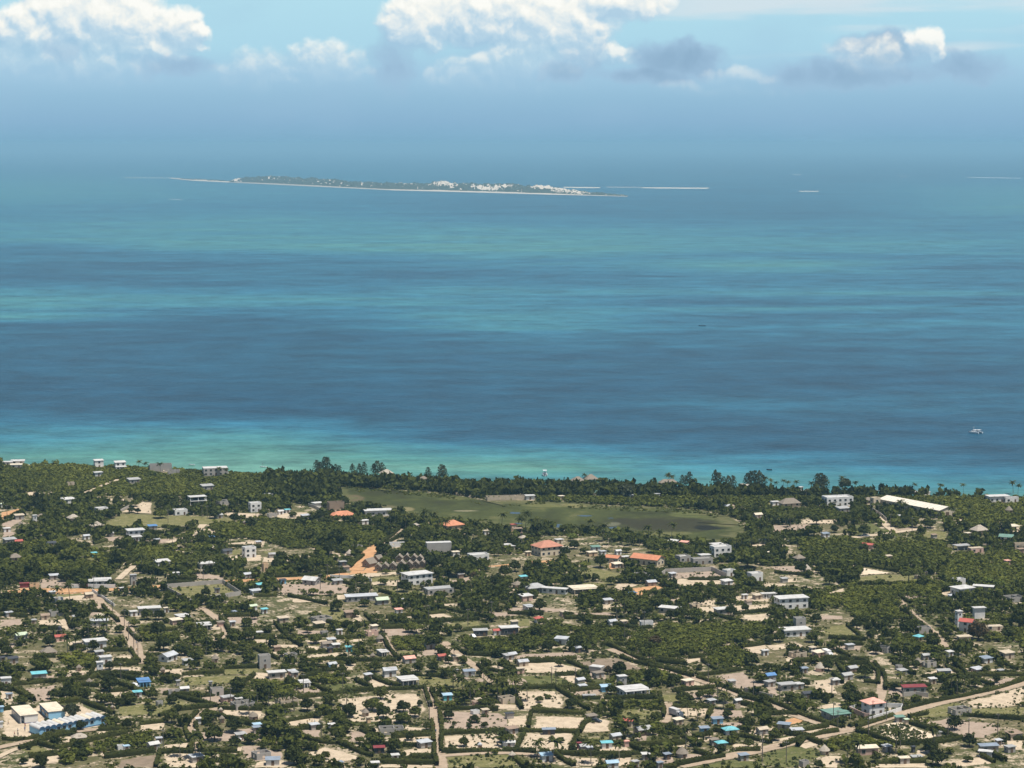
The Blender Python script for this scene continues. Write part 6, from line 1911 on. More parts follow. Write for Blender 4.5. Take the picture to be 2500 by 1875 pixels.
M = {  # prominent trees read off the photo: tile -> (x, y of foot, crown width in zoom px)
 1: [(1350,640,140),(860,642,110),(940,642,92),(710,902,112),(1250,803,92),(980,1052,142),(450,1132,172),(280,1132,152),(560,1172,142),(650,1192,122),(1190,1222,92),(1130,1272,82),(450,1312,62),(870,1302,112),(1030,1232,82),(1870,892,72),(1700,852,92),(1000,890,90),(620,622,92),(370,672,92),(520,962,152),(600,1002,190),(130,932,122),(40,1002,102),(1740,1302,92),(1680,1372,122),(1770,1372,112),(1350,562,92),(990,532,92),(580,352,42),(380,412,82),(1140,542,102),(1110,592,72),(1810,642,112),(1310,882,72),(280,1322,152),(1650,590,90),(1600,600,80),(1160,600,60),(350,610,120),(300,560,110),(150,620,70),(1060,540,70),(760,480,90),(200,480,100),(330,960,130),(330,730,110),(80,900,100),(1040,920,110),(1120,1000,100),(880,930,80),(440,960,100),(1980,680,110),(2120,720,110),(1830,1040,100),(1960,1060,110)],
 2: [(430,1112,180),(1090,952,142),(910,1197,112),(1090,1202,92),(1265,1262,132),(1715,1132,222),(1520,1062,142),(1110,1112,82),(1260,1112,112),(1930,1202,122),(2050,1212,132),(420,1272,52),(930,1302,102),(1600,1312,102),(930,1386,102),(1190,1386,62),(340,1022,122),(230,1022,132),(560,1002,102),(790,1002,82),(390,702,112),(330,632,82),(1270,832,122),(1330,912,132),(650,952,152),(600,872,190),(470,832,152),(1660,732,80),(700,882,172),(860,702,112),(960,762,112),(1100,762,152),(1400,852,112),(1700,832,112),(500,1290,92),(640,1290,72),(1470,1200,60),(820,1290,90),(60,1060,60),(190,1070,110),(300,1090,80),(130,1180,90),(1560,1140,120),(1820,1060,120),(1620,1060,110),(2120,1140,120),(1240,980,80),(1330,1000,80),(560,640,90),(620,690,100),(1250,640,90),(1180,640,100),(1580,800,120),(1480,820,120),(1900,860,110),(2060,900,120)],
 3: [(780,1057,142),(1260,1172,132),(740,1172,82),(1410,1292,92),(870,1202,100),(2020,1062,240),(1640,562,122),(1790,562,142),(480,962,102),(240,1102,142),(430,1132,122),(1040,1182,112),(800,362,112),(340,1200,110),(600,1200,110),(530,1240,80),(700,1240,90),(160,1100,90),(60,1090,110),(980,1180,110),(1130,1190,120),(40,880,110),(180,860,110),(560,900,100),(640,940,90),(1300,920,130),(1230,930,110),(1500,950,100),(1000,930,90),(1900,1080,120),(2130,1010,130),(1960,1000,110),(900,1340,110),(780,1300,100),(1040,1370,130),(1820,1360,140),(1900,1330,90),(1620,1370,80),(2050,1230,120),(1950,1180,100),(2180,740,110),(2120,820,80),(1760,930,90)],
 4: [(860,792,122),(330,1102,112),(600,1112,112),(480,1102,82),(730,1192,152),(1000,1222,122),(900,1212,82),(30,742,102),(100,692,72),(850,642,112),(1130,712,122),(1400,722,132),(700,692,112),(460,692,112),(440,792,172),(1060,832,92),(1330,852,132),(1290,720,100),(1200,690,100),(200,790,90),(610,760,80),(1000,1280,90),(570,1200,120),(400,1140,90),(1700,1180,120),(1360,1220,130),(1840,1380,120),(2060,760,120),(1950,860,120),(1780,860,100),(1590,840,90),(860,920,90),(1170,890,70)],
 5: [(1270,548,152),(370,582,200),(330,560,180),(640,632,92),(450,802,112),(560,802,122),(700,802,132),(930,732,172),(850,832,132),(930,852,122),(1100,852,132),(1280,902,92),(1290,802,112),(1450,842,102),(1660,792,102),(2010,742,152),(680,1062,102),(590,1042,62),(970,1022,102),(1070,1052,112),(1480,1132,152),(1450,1002,142),(1750,982,152),(1810,1152,182),(1980,1082,162),(1330,272,142),(1380,392,162),(1560,432,122),(1960,272,122),(1970,402,112),(1240,132,112),(1340,132,112),(1050,107,82),(700,142,142),(1130,192,102),(790,402,122),(920,552,92),(30,1132,62),(470,1192,112),(670,1242,132),(700,1300,120),(1890,1332,102),(1900,1390,112),(190,842,92),(1010,242,92),(1860,402,142),(2100,302,132),(2120,242,82),(1590,202,102),(1300,602,102),(1490,642,92),(250,800,80),(1700,300,100),(1510,430,120),(1630,480,110),(1480,300,110),(250,60,180),(1480,60,120),(1570,90,90),(2150,130,90),(2080,190,110),(1780,210,60),(400,1010,60),(1250,850,90),(1020,860,90),(60,440,120),(420,360,130),(690,390,90),(40,380,110),(2050,420,130),(2100,500,140),(1680,460,100),(520,640,110),(1500,900,80),(1700,1240,100),(1480,1250,90),(2120,1180,160),(1980,1200,110),(240,1230,60),(340,1382,150),(200,1350,80),(900,1000,90),(620,1180,70)],
 6: [(780,197,82),(1330,237,152),(1720,232,92),(1040,142,132),(1510,372,182),(1380,572,112),(1510,572,122),(1620,627,102),(1020,572,132),(540,512,102),(2150,592,112),(1590,752,102),(1640,972,112),(1960,872,142),(1740,852,122),(1570,882,92),(1860,1002,92),(1690,1022,40),(1670,1062,42),(1820,1047,52),(1950,1042,72),(190,982,212),(450,902,132),(640,852,152),(800,952,152),(1070,802,132),(1000,902,172),(1090,962,132),(1260,912,132),(1360,952,122),(1250,1002,152),(1460,1062,92),(1400,862,62),(720,1002,162),(760,1082,172),(200,1132,260),(330,1172,152),(60,1122,102),(720,1152,132),(1030,1202,182),(1190,1252,152),(890,1172,92),(600,1312,92),(340,1352,172),(550,1362,142),(400,1232,152),(900,1362,112),(2030,1262,62),(750,642,122),(580,682,92),(510,122,102),(450,242,92),(380,332,102),(520,332,122),(120,242,82),(1650,882,102),(1770,1202,102),(540,962,82),(240,440,90),(420,560,110),(500,560,90),(820,520,90),(740,550,60),(1280,620,110),(1480,630,80),(960,670,80),(1640,500,80),(1760,500,90),(1900,420,110),(860,110,80),(700,60,120),(1100,420,70),(2120,1170,130),(1320,1150,90),(1180,1140,60),(70,1220,100),(200,1240,100),(100,800,160),(300,700,110),(1900,610,70),(2060,450,110),(1440,140,100),(1250,170,110)],
 7: [(440,527,92),(30,592,102),(510,112,102),(270,62,122),(400,192,132),(1250,40,152),(1880,102,112),(2060,522,152),(1490,527,72),(1620,557,62),(540,882,122),(750,942,92),(870,762,102),(920,892,122),(1140,1102,122),(1220,1102,122),(1370,1082,112),(1480,1092,82),(2030,1052,132),(1870,892,92),(1700,782,112),(370,1162,62),(450,1172,72),(270,832,72),(340,802,62),(550,1252,82),(2130,662,142),(940,602,152),(1000,622,132),(1210,652,152),(1400,682,132),(1800,1262,102),(2030,1212,102),(680,140,120),(300,180,110),(200,100,90),(1160,130,90),(1060,190,80),(1370,130,110),(1290,140,90),(1460,130,120),(1550,120,130),(2000,60,80),(1180,400,120),(620,140,100),(330,400,110),(160,350,110),(50,330,110),(600,360,120),(250,290,120),(260,880,60),(960,1010,90),(1080,1020,80),(1250,1000,110),(1850,960,100),(1570,1060,90),(1700,1130,80),(1450,830,90),(1620,800,90),(2150,840,110),(1980,1000,90)],
 8: [(1625,1062,147),(1570,252,152),(1660,292,92),(1065,182,102),(2100,1142,102),(110,1152,122),(760,862,182),(740,762,122),(450,882,82),(220,842,92),(560,562,122),(1895,592,92),(1230,262,152),(870,622,152),(450,502,92),(350,432,92),(250,432,112),(1220,862,82),(800,212,112),(460,152,102),(420,322,112),(680,1007,92),(940,962,60),(970,1332,112),(480,1388,92),(1480,1362,182),(1750,1202,132),(1420,1262,142),(1580,1262,92),(2080,282,132),(2170,202,190),(1440,362,142),(1980,662,82),(1800,702,122),(2030,1182,82),(1120,1342,92),(2200,862,62),(1740,1332,92),(360,702,102),(170,1010,70),(960,420,110),(1100,300,120),(1300,540,90),(1620,160,100),(1850,460,90),(1330,200,90),(650,300,60),(1640,730,110),(1120,720,90),(930,800,90),(720,560,90),(650,650,90),(40,560,90),(340,700,60),(270,840,70),(1340,700,100),(1550,720,90),(1760,560,70),(2060,600,60),(150,320,110),(60,340,90)],
}
RUST = {(8, 1830, 302, 200), (7, 1240, 362, 132), (7, 840, 592, 82), (2, 1850, 1150, 70), (6, 1560, 320, 90)}
LIME = {(3, 650, 422, 92), (3, 550, 832, 102), (8, 1460, 472, 102), (4, 2000, 1230, 130), (4, 1900, 1210, 120), (1, 1290, 285, 90), (2, 960, 750, 90)}
PALE = {(5, 600, 965, 160), (5, 450, 1104, 72), (3, 1000, 470, 150), (3, 880, 450, 110), (4, 700, 400, 120)}
UMB = {(4, 1240, 1185, 190), (6, 1370, 255, 150), (5, 500, 870, 150), (6, 1180, 1190, 110), (8, 680, 1000, 100), (6, 2130, 1200, 160)}
for r, lst in M.items():
    for (X, Y, w) in lst:
        p = zp(r, X, Y)
        s = w * mpz(r, Y) / 2
        rr = random.Random(X * 7 + Y)
        k = 'round' if rr.random() < (.72 if r > 4 else .6) else 'broad'
        if k == 'broad':
            s *= 1.08
        put_tree(k, p, max(s, 1.1), 'dark round-crowned tree' if k == 'round' else 'spreading green tree', 'tree', 'trees of the settlement')
for st_, k, ds in ((RUST, 'rust', 'rusty brown-leaved tree'), (LIME, 'lime', 'bright lime-green tree'), (PALE, 'pale', 'pale grey-green tree'), (UMB, 'umb', 'flat-topped umbrella tree')):
    for (r, X, Y, w) in sorted(st_):
        put_tree(k, zp(r, X, Y), w * mpz(r, Y) / 2, ds, 'tree', 'trees of the settlement')
PM = {1: [(1170,232),(1225,238),(1355,252),(1855,275),(1905,285),(370,505),(400,475),(770,605),(590,1352),(370,765),(490,795),(680,745),(480,1364),(1650,855),(1560,905),(1610,1092),(1580,1055),(1690,1112),(1900,1082),(780,775),(640,765),(300,480),(330,520),(420,540),(450,600),(520,560),(250,580),(1460,900),(1760,1100),(1290,1100),(1200,1090)],
 2: [(1570,748),(1610,775),(2090,725),(1280,725),(1430,722),(1520,695),(1960,965),(1850,865),(1800,845),(490,680),(860,1250),(1150,700),(1050,720),(2000,900),(2060,960),(1930,930)],
 3: [(640,325),(685,775),(200,775),(300,775),(880,925),(1060,865),(1190,825),(800,835),(1380,815),(1030,875),(1900,905),(2100,925),(1920,945),(2010,925),(120,760),(240,760),(270,790),(960,860),(1110,870),(1270,860),(850,870),(1970,900),(2060,890),(2140,940),(580,1200),(650,1190),(1360,350),(1390,350),(150,730)],
 4: [(70,370),(120,385),(180,375),(215,375),(285,390),(540,395),(420,405),(680,365),(790,395),(720,375),(30,360),(200,700),(240,720),(270,690),(210,760),(300,760),(1330,560),(1610,650),(1170,610),(1210,600),(40,900),(100,920),(60,860),(150,930),(1740,640),(2120,430),(2160,440),(1700,430),(1500,440),(1280,420)],
 5: [(650,235),(750,285),(870,275),(570,435),(630,395),(2100,935),(1475,415),(1740,425),(280,295),(120,345),(470,255),(840,250),(900,240),(1650,1300),(1520,1290),(1680,1330)],
 6: [(1680,705),(1860,765),(2000,725),(2120,805),(2080,725),(1940,685),(210,905),(340,905),(780,865),(30,835),(1690,485),(980,405),(800,475),(1830,855),(2180,760),(2060,800),(1760,770),(1720,750),(120,860),(60,810),(880,400),(1100,240)],
 7: [(920,125),(1140,135),(65,785),(165,825),(1820,885),(1770,835),(940,1325),(1060,1125),(1520,965),(1600,985),(250,1295),(980,120),(1090,120),(700,1350),(1830,840),(380,1330),(1500,1240)],
 8: [(1540,545),(1650,765),(1180,735),(1450,1235),(720,1345),(1130,1255),(830,1335),(1600,740),(1700,740),(1170,440),(1230,450),(1270,160)]}
for r, lst in PM.items():
    for (X, Y) in lst:
        put_tree('palm', zp(r, X, Y + (14 if r in (2, 3, 4) and Y < 420 else 8 if Y < 300 and r == 1 else 0)), random.Random(X + Y).uniform(5.6, 8.0) * ((.82 if Y < 450 else 1.05) if r < 5 else 1.0), 'coconut palm', 'palm', 'coconut palms')
for (r, X, Y, h) in [(3,1750,372,13),(3,1780,376,11),(3,1820,380,10),(3,1860,378,11),(3,1900,376,10),(3,2020,366,12),(3,2050,364,13),(3,2085,364,12),(3,2120,362,13),(3,1500,352,9),(3,1530,352,11),(3,1470,352,8),(2,530,250,11),(2,560,252,10),(2,600,250,13),(2,620,250,13),(2,690,258,9),(2,720,260,9),(2,1080,262,11),(2,1040,262,12),(2,1010,260,9),(2,1470,290,10),(2,1580,290,12),(2,1600,290,11),(2,890,260,9),(2,930,260,10),(2,830,262,9),(4,470,398,14),(4,500,398,15),(4,525,398,13),(4,10,360,10)]:
    put_tree('casu', zp(r, X, Y + 12), h * .80, 'slender feathery casuarina', 'casuarina', 'casuarinas along the shore')

# ---- hedges
HEDGES = [
 (5,[(0,100),(230,115)]),(5,[(560,110),(602,205)]),(5,[(100,690),(400,662),(700,640),(820,620)]),(5,[(820,620),(900,640),(1120,720),(1240,772)]),(5,[(75,700),(160,750),(240,802)]),(5,[(820,480),(790,540),(765,592)]),(5,[(730,604),(960,604),(1190,602)]),(5,[(960,522),(1170,515)]),(5,[(1100,400),(1180,502)]),(5,[(870,402),(1090,395)]),(5,[(1080,222),(1130,280),(1185,322)]),(5,[(1220,432),(1340,436)]),(5,[(690,830),(820,880),(960,932)]),(5,[(540,832),(690,820)]),(5,[(300,1182),(480,1226),(680,1180),(880,1130),(1072,1090)]),(5,[(1072,1090),(980,1068),(900,1050)]),(5,[(300,1182),(430,1132),(640,1085)]),(5,[(1340,952),(1480,902),(1640,885),(1800,870)]),(5,[(1480,782),(1640,825),(1840,870)]),(5,[(1560,1052),(1600,990),(1665,920)]),(5,[(1650,1020),(1660,1090),(1700,1150)]),(5,[(1560,1062),(1590,1130),(1625,1190),(1590,1240)]),(5,[(1740,922),(1900,962),(2060,1010),(2230,1052)]),(5,[(1370,1252),(1640,1242)]),(5,[(1680,1245),(2000,1252)]),(5,[(880,1302),(1100,1280),(1312,1250)]),(5,[(1352,1250),(1335,1310),(1312,1382)]),(5,[(30,900),(150,882)]),(5,[(220,885),(300,872)]),(5,[(1380,765),(1640,772)]),(5,[(1540,602),(1720,590),(1890,582)]),(5,[(960,610),(1190,652)]),(5,[(0,608),(90,640),(160,682)]),(5,[(0,700),(80,704)]),(5,[(1855,120),(1900,190),(1935,240)]),(5,[(1830,310),(1880,262)]),(5,[(20,1150),(200,1155)]),(5,[(200,1152),(420,1122)]),(5,[(330,218),(520,216)]),(5,[(870,30),(940,100),(1000,160)]),(5,[(0,60),(170,66)]),(5,[(1190,230),(1500,222)]),(5,[(760,60),(880,72)]),(5,[(230,655),(460,668)]),
 (6,[(180,828),(380,800),(600,772),(820,745)]),(6,[(820,745),(1000,732),(1220,722),(1440,716)]),(6,[(1440,716),(1465,790),(1492,875)]),(6,[(1495,728),(1530,800),(1545,870)]),(6,[(1580,892),(1820,890),(2060,900)]),(6,[(1562,905),(1580,1000),(1585,1085)]),(6,[(1585,1095),(1580,1170),(1582,1248)]),(6,[(1590,1102),(1900,1088),(2222,1065)]),(6,[(1585,1258),(1900,1250),(2222,1242)]),(6,[(1500,1000),(1512,1090),(1515,1180)]),(6,[(1518,1190),(1525,1290),(1545,1372)]),(6,[(1070,1302),(1300,1305),(1515,1300)]),(6,[(1060,1340),(1300,1350),(1535,1355)]),(6,[(1200,1112),(1500,1110)]),(6,[(700,1172),(860,1240),(1000,1292)]),(6,[(470,1152),(590,1175),(700,1182)]),(6,[(520,872),(600,900),(690,925)]),(6,[(380,1042),(580,1042)]),(6,[(180,172),(280,282),(400,362)]),(6,[(600,152),(760,192),(900,200)]),(6,[(1120,122),(1300,104),(1500,86),(1620,72)]),(6,[(1540,26),(1720,68),(1900,112)]),(6,[(1040,192),(1300,172),(1600,150),(1900,132)]),(6,[(1085,272),(1130,372),(1230,482)]),(6,[(490,682),(570,720),(645,752)]),(6,[(390,642),(470,612),(565,592)]),(6,[(860,652),(990,712)]),(6,[(1000,622),(1110,665),(1235,702)]),(6,[(480,572),(780,560)]),(6,[(1680,352),(1790,432)]),(6,[(1890,522),(2015,642)]),(6,[(0,382),(100,425),(210,472)]),(6,[(700,482),(1200,482)]),(6,[(440,412),(750,402)]),(6,[(200,292),(420,292)]),(6,[(940,92),(1025,182)]),(6,[(0,292),(160,290)]),(6,[(260,880),(360,862)]),(6,[(950,1060),(1010,1090)]),(6,[(910,1040),(980,1100)]),(6,[(1080,1200),(1380,1200),(1500,1195)]),(6,[(430,1130),(470,1152)]),(6,[(20,1010),(240,1015)]),(6,[(1250,580),(1300,620)]),(6,[(1800,432),(2180,445)]),
 (7,[(120,492),(400,472),(580,462)]),(7,[(500,492),(590,525),(685,562)]),(7,[(580,602),(650,640),(725,692)]),(7,[(0,717),(210,714),(410,710)]),(7,[(430,710),(780,702)]),(7,[(415,717),(540,800),(685,902)]),(7,[(200,912),(420,922),(640,932)]),(7,[(192,942),(180,1000),(172,1052)]),(7,[(0,1072),(300,1080),(600,1092)]),(7,[(712,952),(650,1020),(605,1090)]),(7,[(150,1072),(110,1150),(65,1240)]),(7,[(50,1252),(240,1252)]),(7,[(265,1262),(600,1282)]),(7,[(600,1282),(900,1275),(1200,1262)]),(7,[(595,1095),(560,1170),(522,1250)]),(7,[(570,802),(780,802)]),(7,[(810,802),(1240,800)]),(7,[(1300,852),(1318,910),(1310,962)]),(7,[(780,347),(1000,352)]),(7,[(852,352),(990,412),(1130,478)]),(7,[(1130,478),(1290,530),(1560,622)]),(7,[(950,452),(1060,490),(1180,522)]),(7,[(1190,525),(1340,555),(1500,605)]),(7,[(1600,612),(1900,570),(2230,532)]),(7,[(1250,492),(1450,510)]),(7,[(1640,482),(1760,562)]),(7,[(1390,742),(1600,720),(1800,702)]),(7,[(1450,852),(1600,868),(1735,882)]),(7,[(1760,682),(1860,725),(1960,762)]),(7,[(1960,762),(2100,820),(2222,882)]),(7,[(1722,885),(1700,930),(1682,972)]),(7,[(1960,845),(2100,880),(2222,922)]),(7,[(1430,1092),(1535,1162)]),(7,[(1740,1072),(1980,1120),(2222,1182)]),(7,[(590,1162),(800,1182),(1000,1192)]),(7,[(1000,1192),(1250,1190),(1500,1182)]),(7,[(1040,1202),(1135,1252)]),(7,[(1400,1372),(1620,1330),(1825,1292)]),(7,[(1580,1252),(1720,1302)]),(7,[(380,1272),(470,1320),(560,1372)]),(7,[(40,1292),(140,1382)]),(7,[(1600,625),(1740,672)]),(7,[(0,86),(300,92)]),(7,[(480,125),(900,122)]),(7,[(820,172),(1060,205),(1220,205)]),(7,[(1240,800),(1300,850)]),(7,[(1700,90),(1850,125),(1970,160)]),(7,[(1280,760),(1300,850)]),(7,[(720,1210),(760,1262)]),(7,[(1190,1290),(1230,1340)]),
 (8,[(0,802),(150,862)]),(8,[(150,862),(280,915),(420,972)]),(8,[(420,972),(560,1015),(690,1052)]),(8,[(740,1042),(930,972)]),(8,[(380,1132),(510,1100),(640,1082)]),(8,[(160,1212),(270,1170),(380,1135)]),(8,[(160,1092),(290,1115),(395,1132)]),(8,[(1330,862),(1500,822)]),(8,[(1500,822),(1700,785),(1900,742)]),(8,[(1900,742),(2060,700),(2230,642)]),(8,[(1180,902),(1330,862)]),(8,[(1250,1012),(1460,1075),(1690,1142)]),(8,[(800,1075),(980,1135),(1150,1188)]),(8,[(1150,1188),(1330,1190)]),(8,[(1690,1142),(1560,1165),(1400,1180)]),(8,[(880,492),(980,582),(985,682)]),(8,[(950,502),(1040,622),(1046,732)]),(8,[(630,502),(700,592)]),(8,[(600,592),(685,672)]),(8,[(260,492),(450,488),(640,480)]),(8,[(640,402),(735,452)]),(8,[(670,472),(900,472)]),(8,[(1110,502),(1285,602)]),(8,[(1350,615),(1600,625),(1850,622)]),(8,[(1620,502),(1725,592)]),(8,[(1730,612),(2222,602)]),(8,[(1950,452),(2155,562)]),(8,[(720,182),(790,240),(862,312)]),(8,[(0,302),(160,292)]),(8,[(430,762),(600,792)]),(8,[(0,942),(190,932)]),(8,[(1950,1282),(2055,1332)]),(8,[(800,1050),(950,1000),(1120,945)]),(8,[(0,895),(120,915)]),(8,[(1240,960),(1400,930)]),(8,[(1700,945),(2222,985)]),(8,[(1960,130),(2180,160)]),(8,[(380,1140),(500,1190)]),(8,[(700,300),(860,310)]),(8,[(1240,90),(1330,170),(1430,250)]),
 (1,[(790,862),(900,832)]),(1,[(1900,882),(2200,892)]),(1,[(1060,1042),(1165,992)]),(1,[(840,1012),(925,962)]),(1,[(1440,1152),(1660,1162)]),(1,[(1410,1192),(1640,1188)]),(1,[(40,650),(180,590)]),(1,[(920,775),(1050,782)]),(1,[(1290,760),(1380,770)]),(1,[(1470,790),(1550,740)]),(1,[(1370,720),(1540,735)]),(1,[(980,580),(1100,545)]),
 (2,[(180,1142),(480,1120),(780,1102)]),(2,[(810,1062),(860,1010),(925,962)]),(2,[(1030,882),(1120,830),(1225,742)]),(2,[(530,1072),(780,1078)]),(2,[(630,1162),(800,1200),(990,1242)]),(2,[(1060,1262),(1240,1312)]),(2,[(290,1302),(450,1332),(612,1372)]),(2,[(0,1302),(190,1300)]),(2,[(1120,860),(1240,790)]),
 (3,[(1520,1162),(1900,1165)]),(3,[(1620,1250),(1900,1240),(2200,1245)]),(3,[(880,1285),(1000,1300)]),(3,[(1170,1300),(1240,1250)]),
 (4,[(850,1042),(1000,1068),(1150,1097)]),(4,[(110,1102),(400,1130)]),(4,[(1160,1300),(1250,1370)]),(4,[(800,1200),(1100,1205)]),
]
yr_ = random.Random(9)
_idx = [i for i, q in enumerate(YARDS) if q[0] >= 5 and q[1] in 'spwy']
yr_.shuffle(_idx)
for i in _idx:
    if len(HEDGES) >= 296:
        break
    r, s_, pts, c_ = YARDS[i]
    j = yr_.randrange(len(pts))
    a, b = pts[j], pts[(j + 1) % len(pts)]
    if abs(a[0] - b[0]) < 60 or abs(a[0] - b[0]) > 420:
        continue
    HEDGES.append((r, [a, ((a[0] + b[0]) / 2, (a[1] + b[1]) / 2 + yr_.uniform(-3, 3)), b]))
hr = np.random.default_rng(31)
for hi, (r, pts) in enumerate(HEDGES):
    w = [zp(r, *q) for q in pts]
    line = []
    for a, b in zip(w[:-1], w[1:]):
        k = max(1, int((b - a).length / 1.1))
        for j in range(k):
            line.append(a.lerp(b, j / k))
    line.append(w[-1])
    for _ in range(2):
        line = [line[0]] + [(line[j - 1] + line[j] * 2 + line[j + 1]) / 4 for j in range(1, len(line) - 1)] + [line[-1]]
    o0 = sum(line, Vector()) / len(line)
    P_ = np.array([[p.x - o0.x, p.y - o0.y] for p in line])
    n_ = len(P_)
    T = np.gradient(P_, axis=0)
    T /= np.linalg.norm(T, axis=1, keepdims=True) + 1e-9
    Nn = np.stack([-T[:, 1], T[:, 0]], 1)
    hh = 1.8 + .3 * np.sin(np.arange(n_) * .21 + hi) + hr.normal(0, .12, n_)
    ww = .68 + .12 * np.sin(np.arange(n_) * .33 + hi * 2) + hr.normal(0, .06, n_)
    gap = hr.uniform(0, 1, n_) < .03
    hh = np.where(gap, hh * .5, hh)
    sec = [(-1, 0), (-1.15, .55), (-.8, .93), (0, 1.0), (.8, .93), (1.15, .55), (1, 0)]
    rings = np.zeros((n_, 7, 3))
    for s, (a, b) in enumerate(sec):
        rings[:, s, :2] = P_ + Nn * (a * ww)[:, None] + hr.normal(0, .07, (n_, 2))
        rings[:, s, 2] = b * hh + (hr.normal(0, .07, n_) if b > 0 else 0)
    idx = np.arange(n_ * 7).reshape(n_, 7)
    qf = np.stack([idx[:-1, :-1].ravel(), idx[1:, :-1].ravel(), idx[1:, 1:].ravel(), idx[:-1, 1:].ravel()], 1)
    V0 = rings.reshape(-1, 3)
    k = n_ * 9
    i_ = hr.integers(0, n_, k)
    a_ = hr.uniform(-1.15, 1.15, k)
    top = hr.uniform(0, 1, k) < .5
    c = np.zeros((k, 3))
    c[:, :2] = P_[i_] + Nn[i_] * (np.where(top, a_, np.sign(a_) * 1.12) * ww[i_])[:, None] + T[i_] * hr.uniform(-.55, .55, (k, 1))
    c[:, 2] = np.where(top, hh[i_] * hr.uniform(.95, 1.12, k), hh[i_] * hr.uniform(.15, 1.0, k))
    nr_ = np.zeros((k, 3))
    nr_[:, :2] = Nn[i_] * np.sign(a_)[:, None] * np.where(top, .3, 1.0)[:, None]
    nr_[:, 2] = np.where(top, 1.0, .35)
    lq = quads_at(c, nr_, .26, hr)
    V = np.concatenate([V0, lq.reshape(-1, 3)])
    Q = np.concatenate([qf, np.arange(len(lq) * 4).reshape(-1, 4) + len(V0)])
    ho_ = link_mesh('hedge', np_mesh('hedge', V, Q, [F_HEDGE]), loc=(o0.x, o0.y, 0))
    L = sum((b - a).length for a, b in zip(w[:-1], w[1:]))
    register(ho_, ('long ' if L > 60 else 'short ' if L < 25 else '') + 'clipped green hedge', None, None, 'hedge', 'hedges between the plots')
    mark_line(cover, [Vector((p.x, p.y, 0)) for p in line], .9)
    mark_line(bare, [Vector((p.x, p.y, 0)) for p in line], .9)

# ---- thickets: where nobody could count the bushes
THICK = [(1,[(0,200),(1000,200),(2212,262),(2212,480),(1500,470),(700,430),(0,390)]),(1,[(1150,900),(1750,870),(1650,1050),(1100,1080)]),(1,[(1730,680),(2212,670),(2212,820),(1850,812)]),(1,[(0,850),(600,850),(1000,1000),(900,1120),(200,1120),(0,1050)]),(2,[(0,640),(700,700),(1200,740),(1000,880),(300,900),(0,820)]),(2,[(0,260),(640,270),(680,500),(0,480)]),(2,[(640,240),(2212,300),(2212,470),(1500,415),(640,380)]),(3,[(0,300),(2212,380),(2212,560),(1700,560),(600,520),(0,480)]),
 (7,[(250,200),(1250,205),(2150,170),(2150,262),(1500,430),(1200,462),(850,340),(700,330),(0,402),(0,272)]),(7,[(1650,400),(2000,370),(2000,522),(1750,545)]),(7,[(880,562),(1450,580),(1440,690),(1000,642)]),(7,[(860,812),(1290,820),(1280,890),(860,882)]),(7,[(1240,1020),(1480,1040),(1480,1110),(1080,1110)]),(8,[(430,1152),(700,1072),(1150,1192),(1060,1242),(500,1242)]),(8,[(700,30),(1100,20),(1250,130),(800,132)]),(8,[(1100,270),(1500,270),(1560,420),(1100,400)]),(8,[(1840,100),(2212,130),(2212,330),(1850,320)]),
 (4,[(0,380),(2212,440),(2212,740),(1650,700),(1500,560),(900,480),(0,540)]),(4,[(0,560),(700,580),(750,660),(300,640),(0,640)]),(4,[(300,820),(1500,822),(1600,1000),(800,1050),(350,1000)]),(4,[(1000,1180),(1500,1200),(1600,1382),(500,1382),(400,1300),(700,1200)]),(4,[(1600,950),(2212,930),(2212,1200),(1450,1152)]),(6,[(0,640),(380,640),(560,760),(0,802)]),(6,[(480,590),(800,570),(720,690),(450,655)]),(6,[(1140,280),(1500,300),(1640,402),(1180,402)]),(6,[(1700,290),(2212,262),(2212,430),(1850,440)]),(6,[(20,1010),(380,1030),(400,1180),(60,1200)]),
 (5,[(600,420),(780,450),(790,530),(600,545),(450,470)]),(5,[(500,1240),(700,1182),(830,1250),(560,1382),(520,1382)]),(5,[(1100,190),(1500,215),(1480,330),(1150,312)]),(3,[(1200,900),(1800,1000),(1700,1060),(1250,1040)]),(5,[(720,1180),(1240,1100),(1230,1180),(840,1250)])]
for r, pts in THICK:
    mark_poly(thick, [zp(r, *q) for q in pts])
BUSH = []
for i in range(8):
    R = np.random.default_rng(900 + i)
    k = R.integers(4, 7)
    L = []
    for j in range(k):
        a = R.uniform(0, 6.28)
        q = R.uniform(.1, .55)
        s = R.uniform(.38, .6)
        L.append((math.cos(a) * q, math.sin(a) * q, R.uniform(.28, .55), s, s, s * R.uniform(.6, .9)))
    BUSH.append((np.concatenate([lobe_leaves(L, 46, .19, R), core_quads(L[:1], .85, 6, 3)]), np.concatenate([lobe_leaves(L, 28, .25, R), core_quads(L[:1], .9, 5, 2)]), lobe_leaves(L, 14, .36, R)))
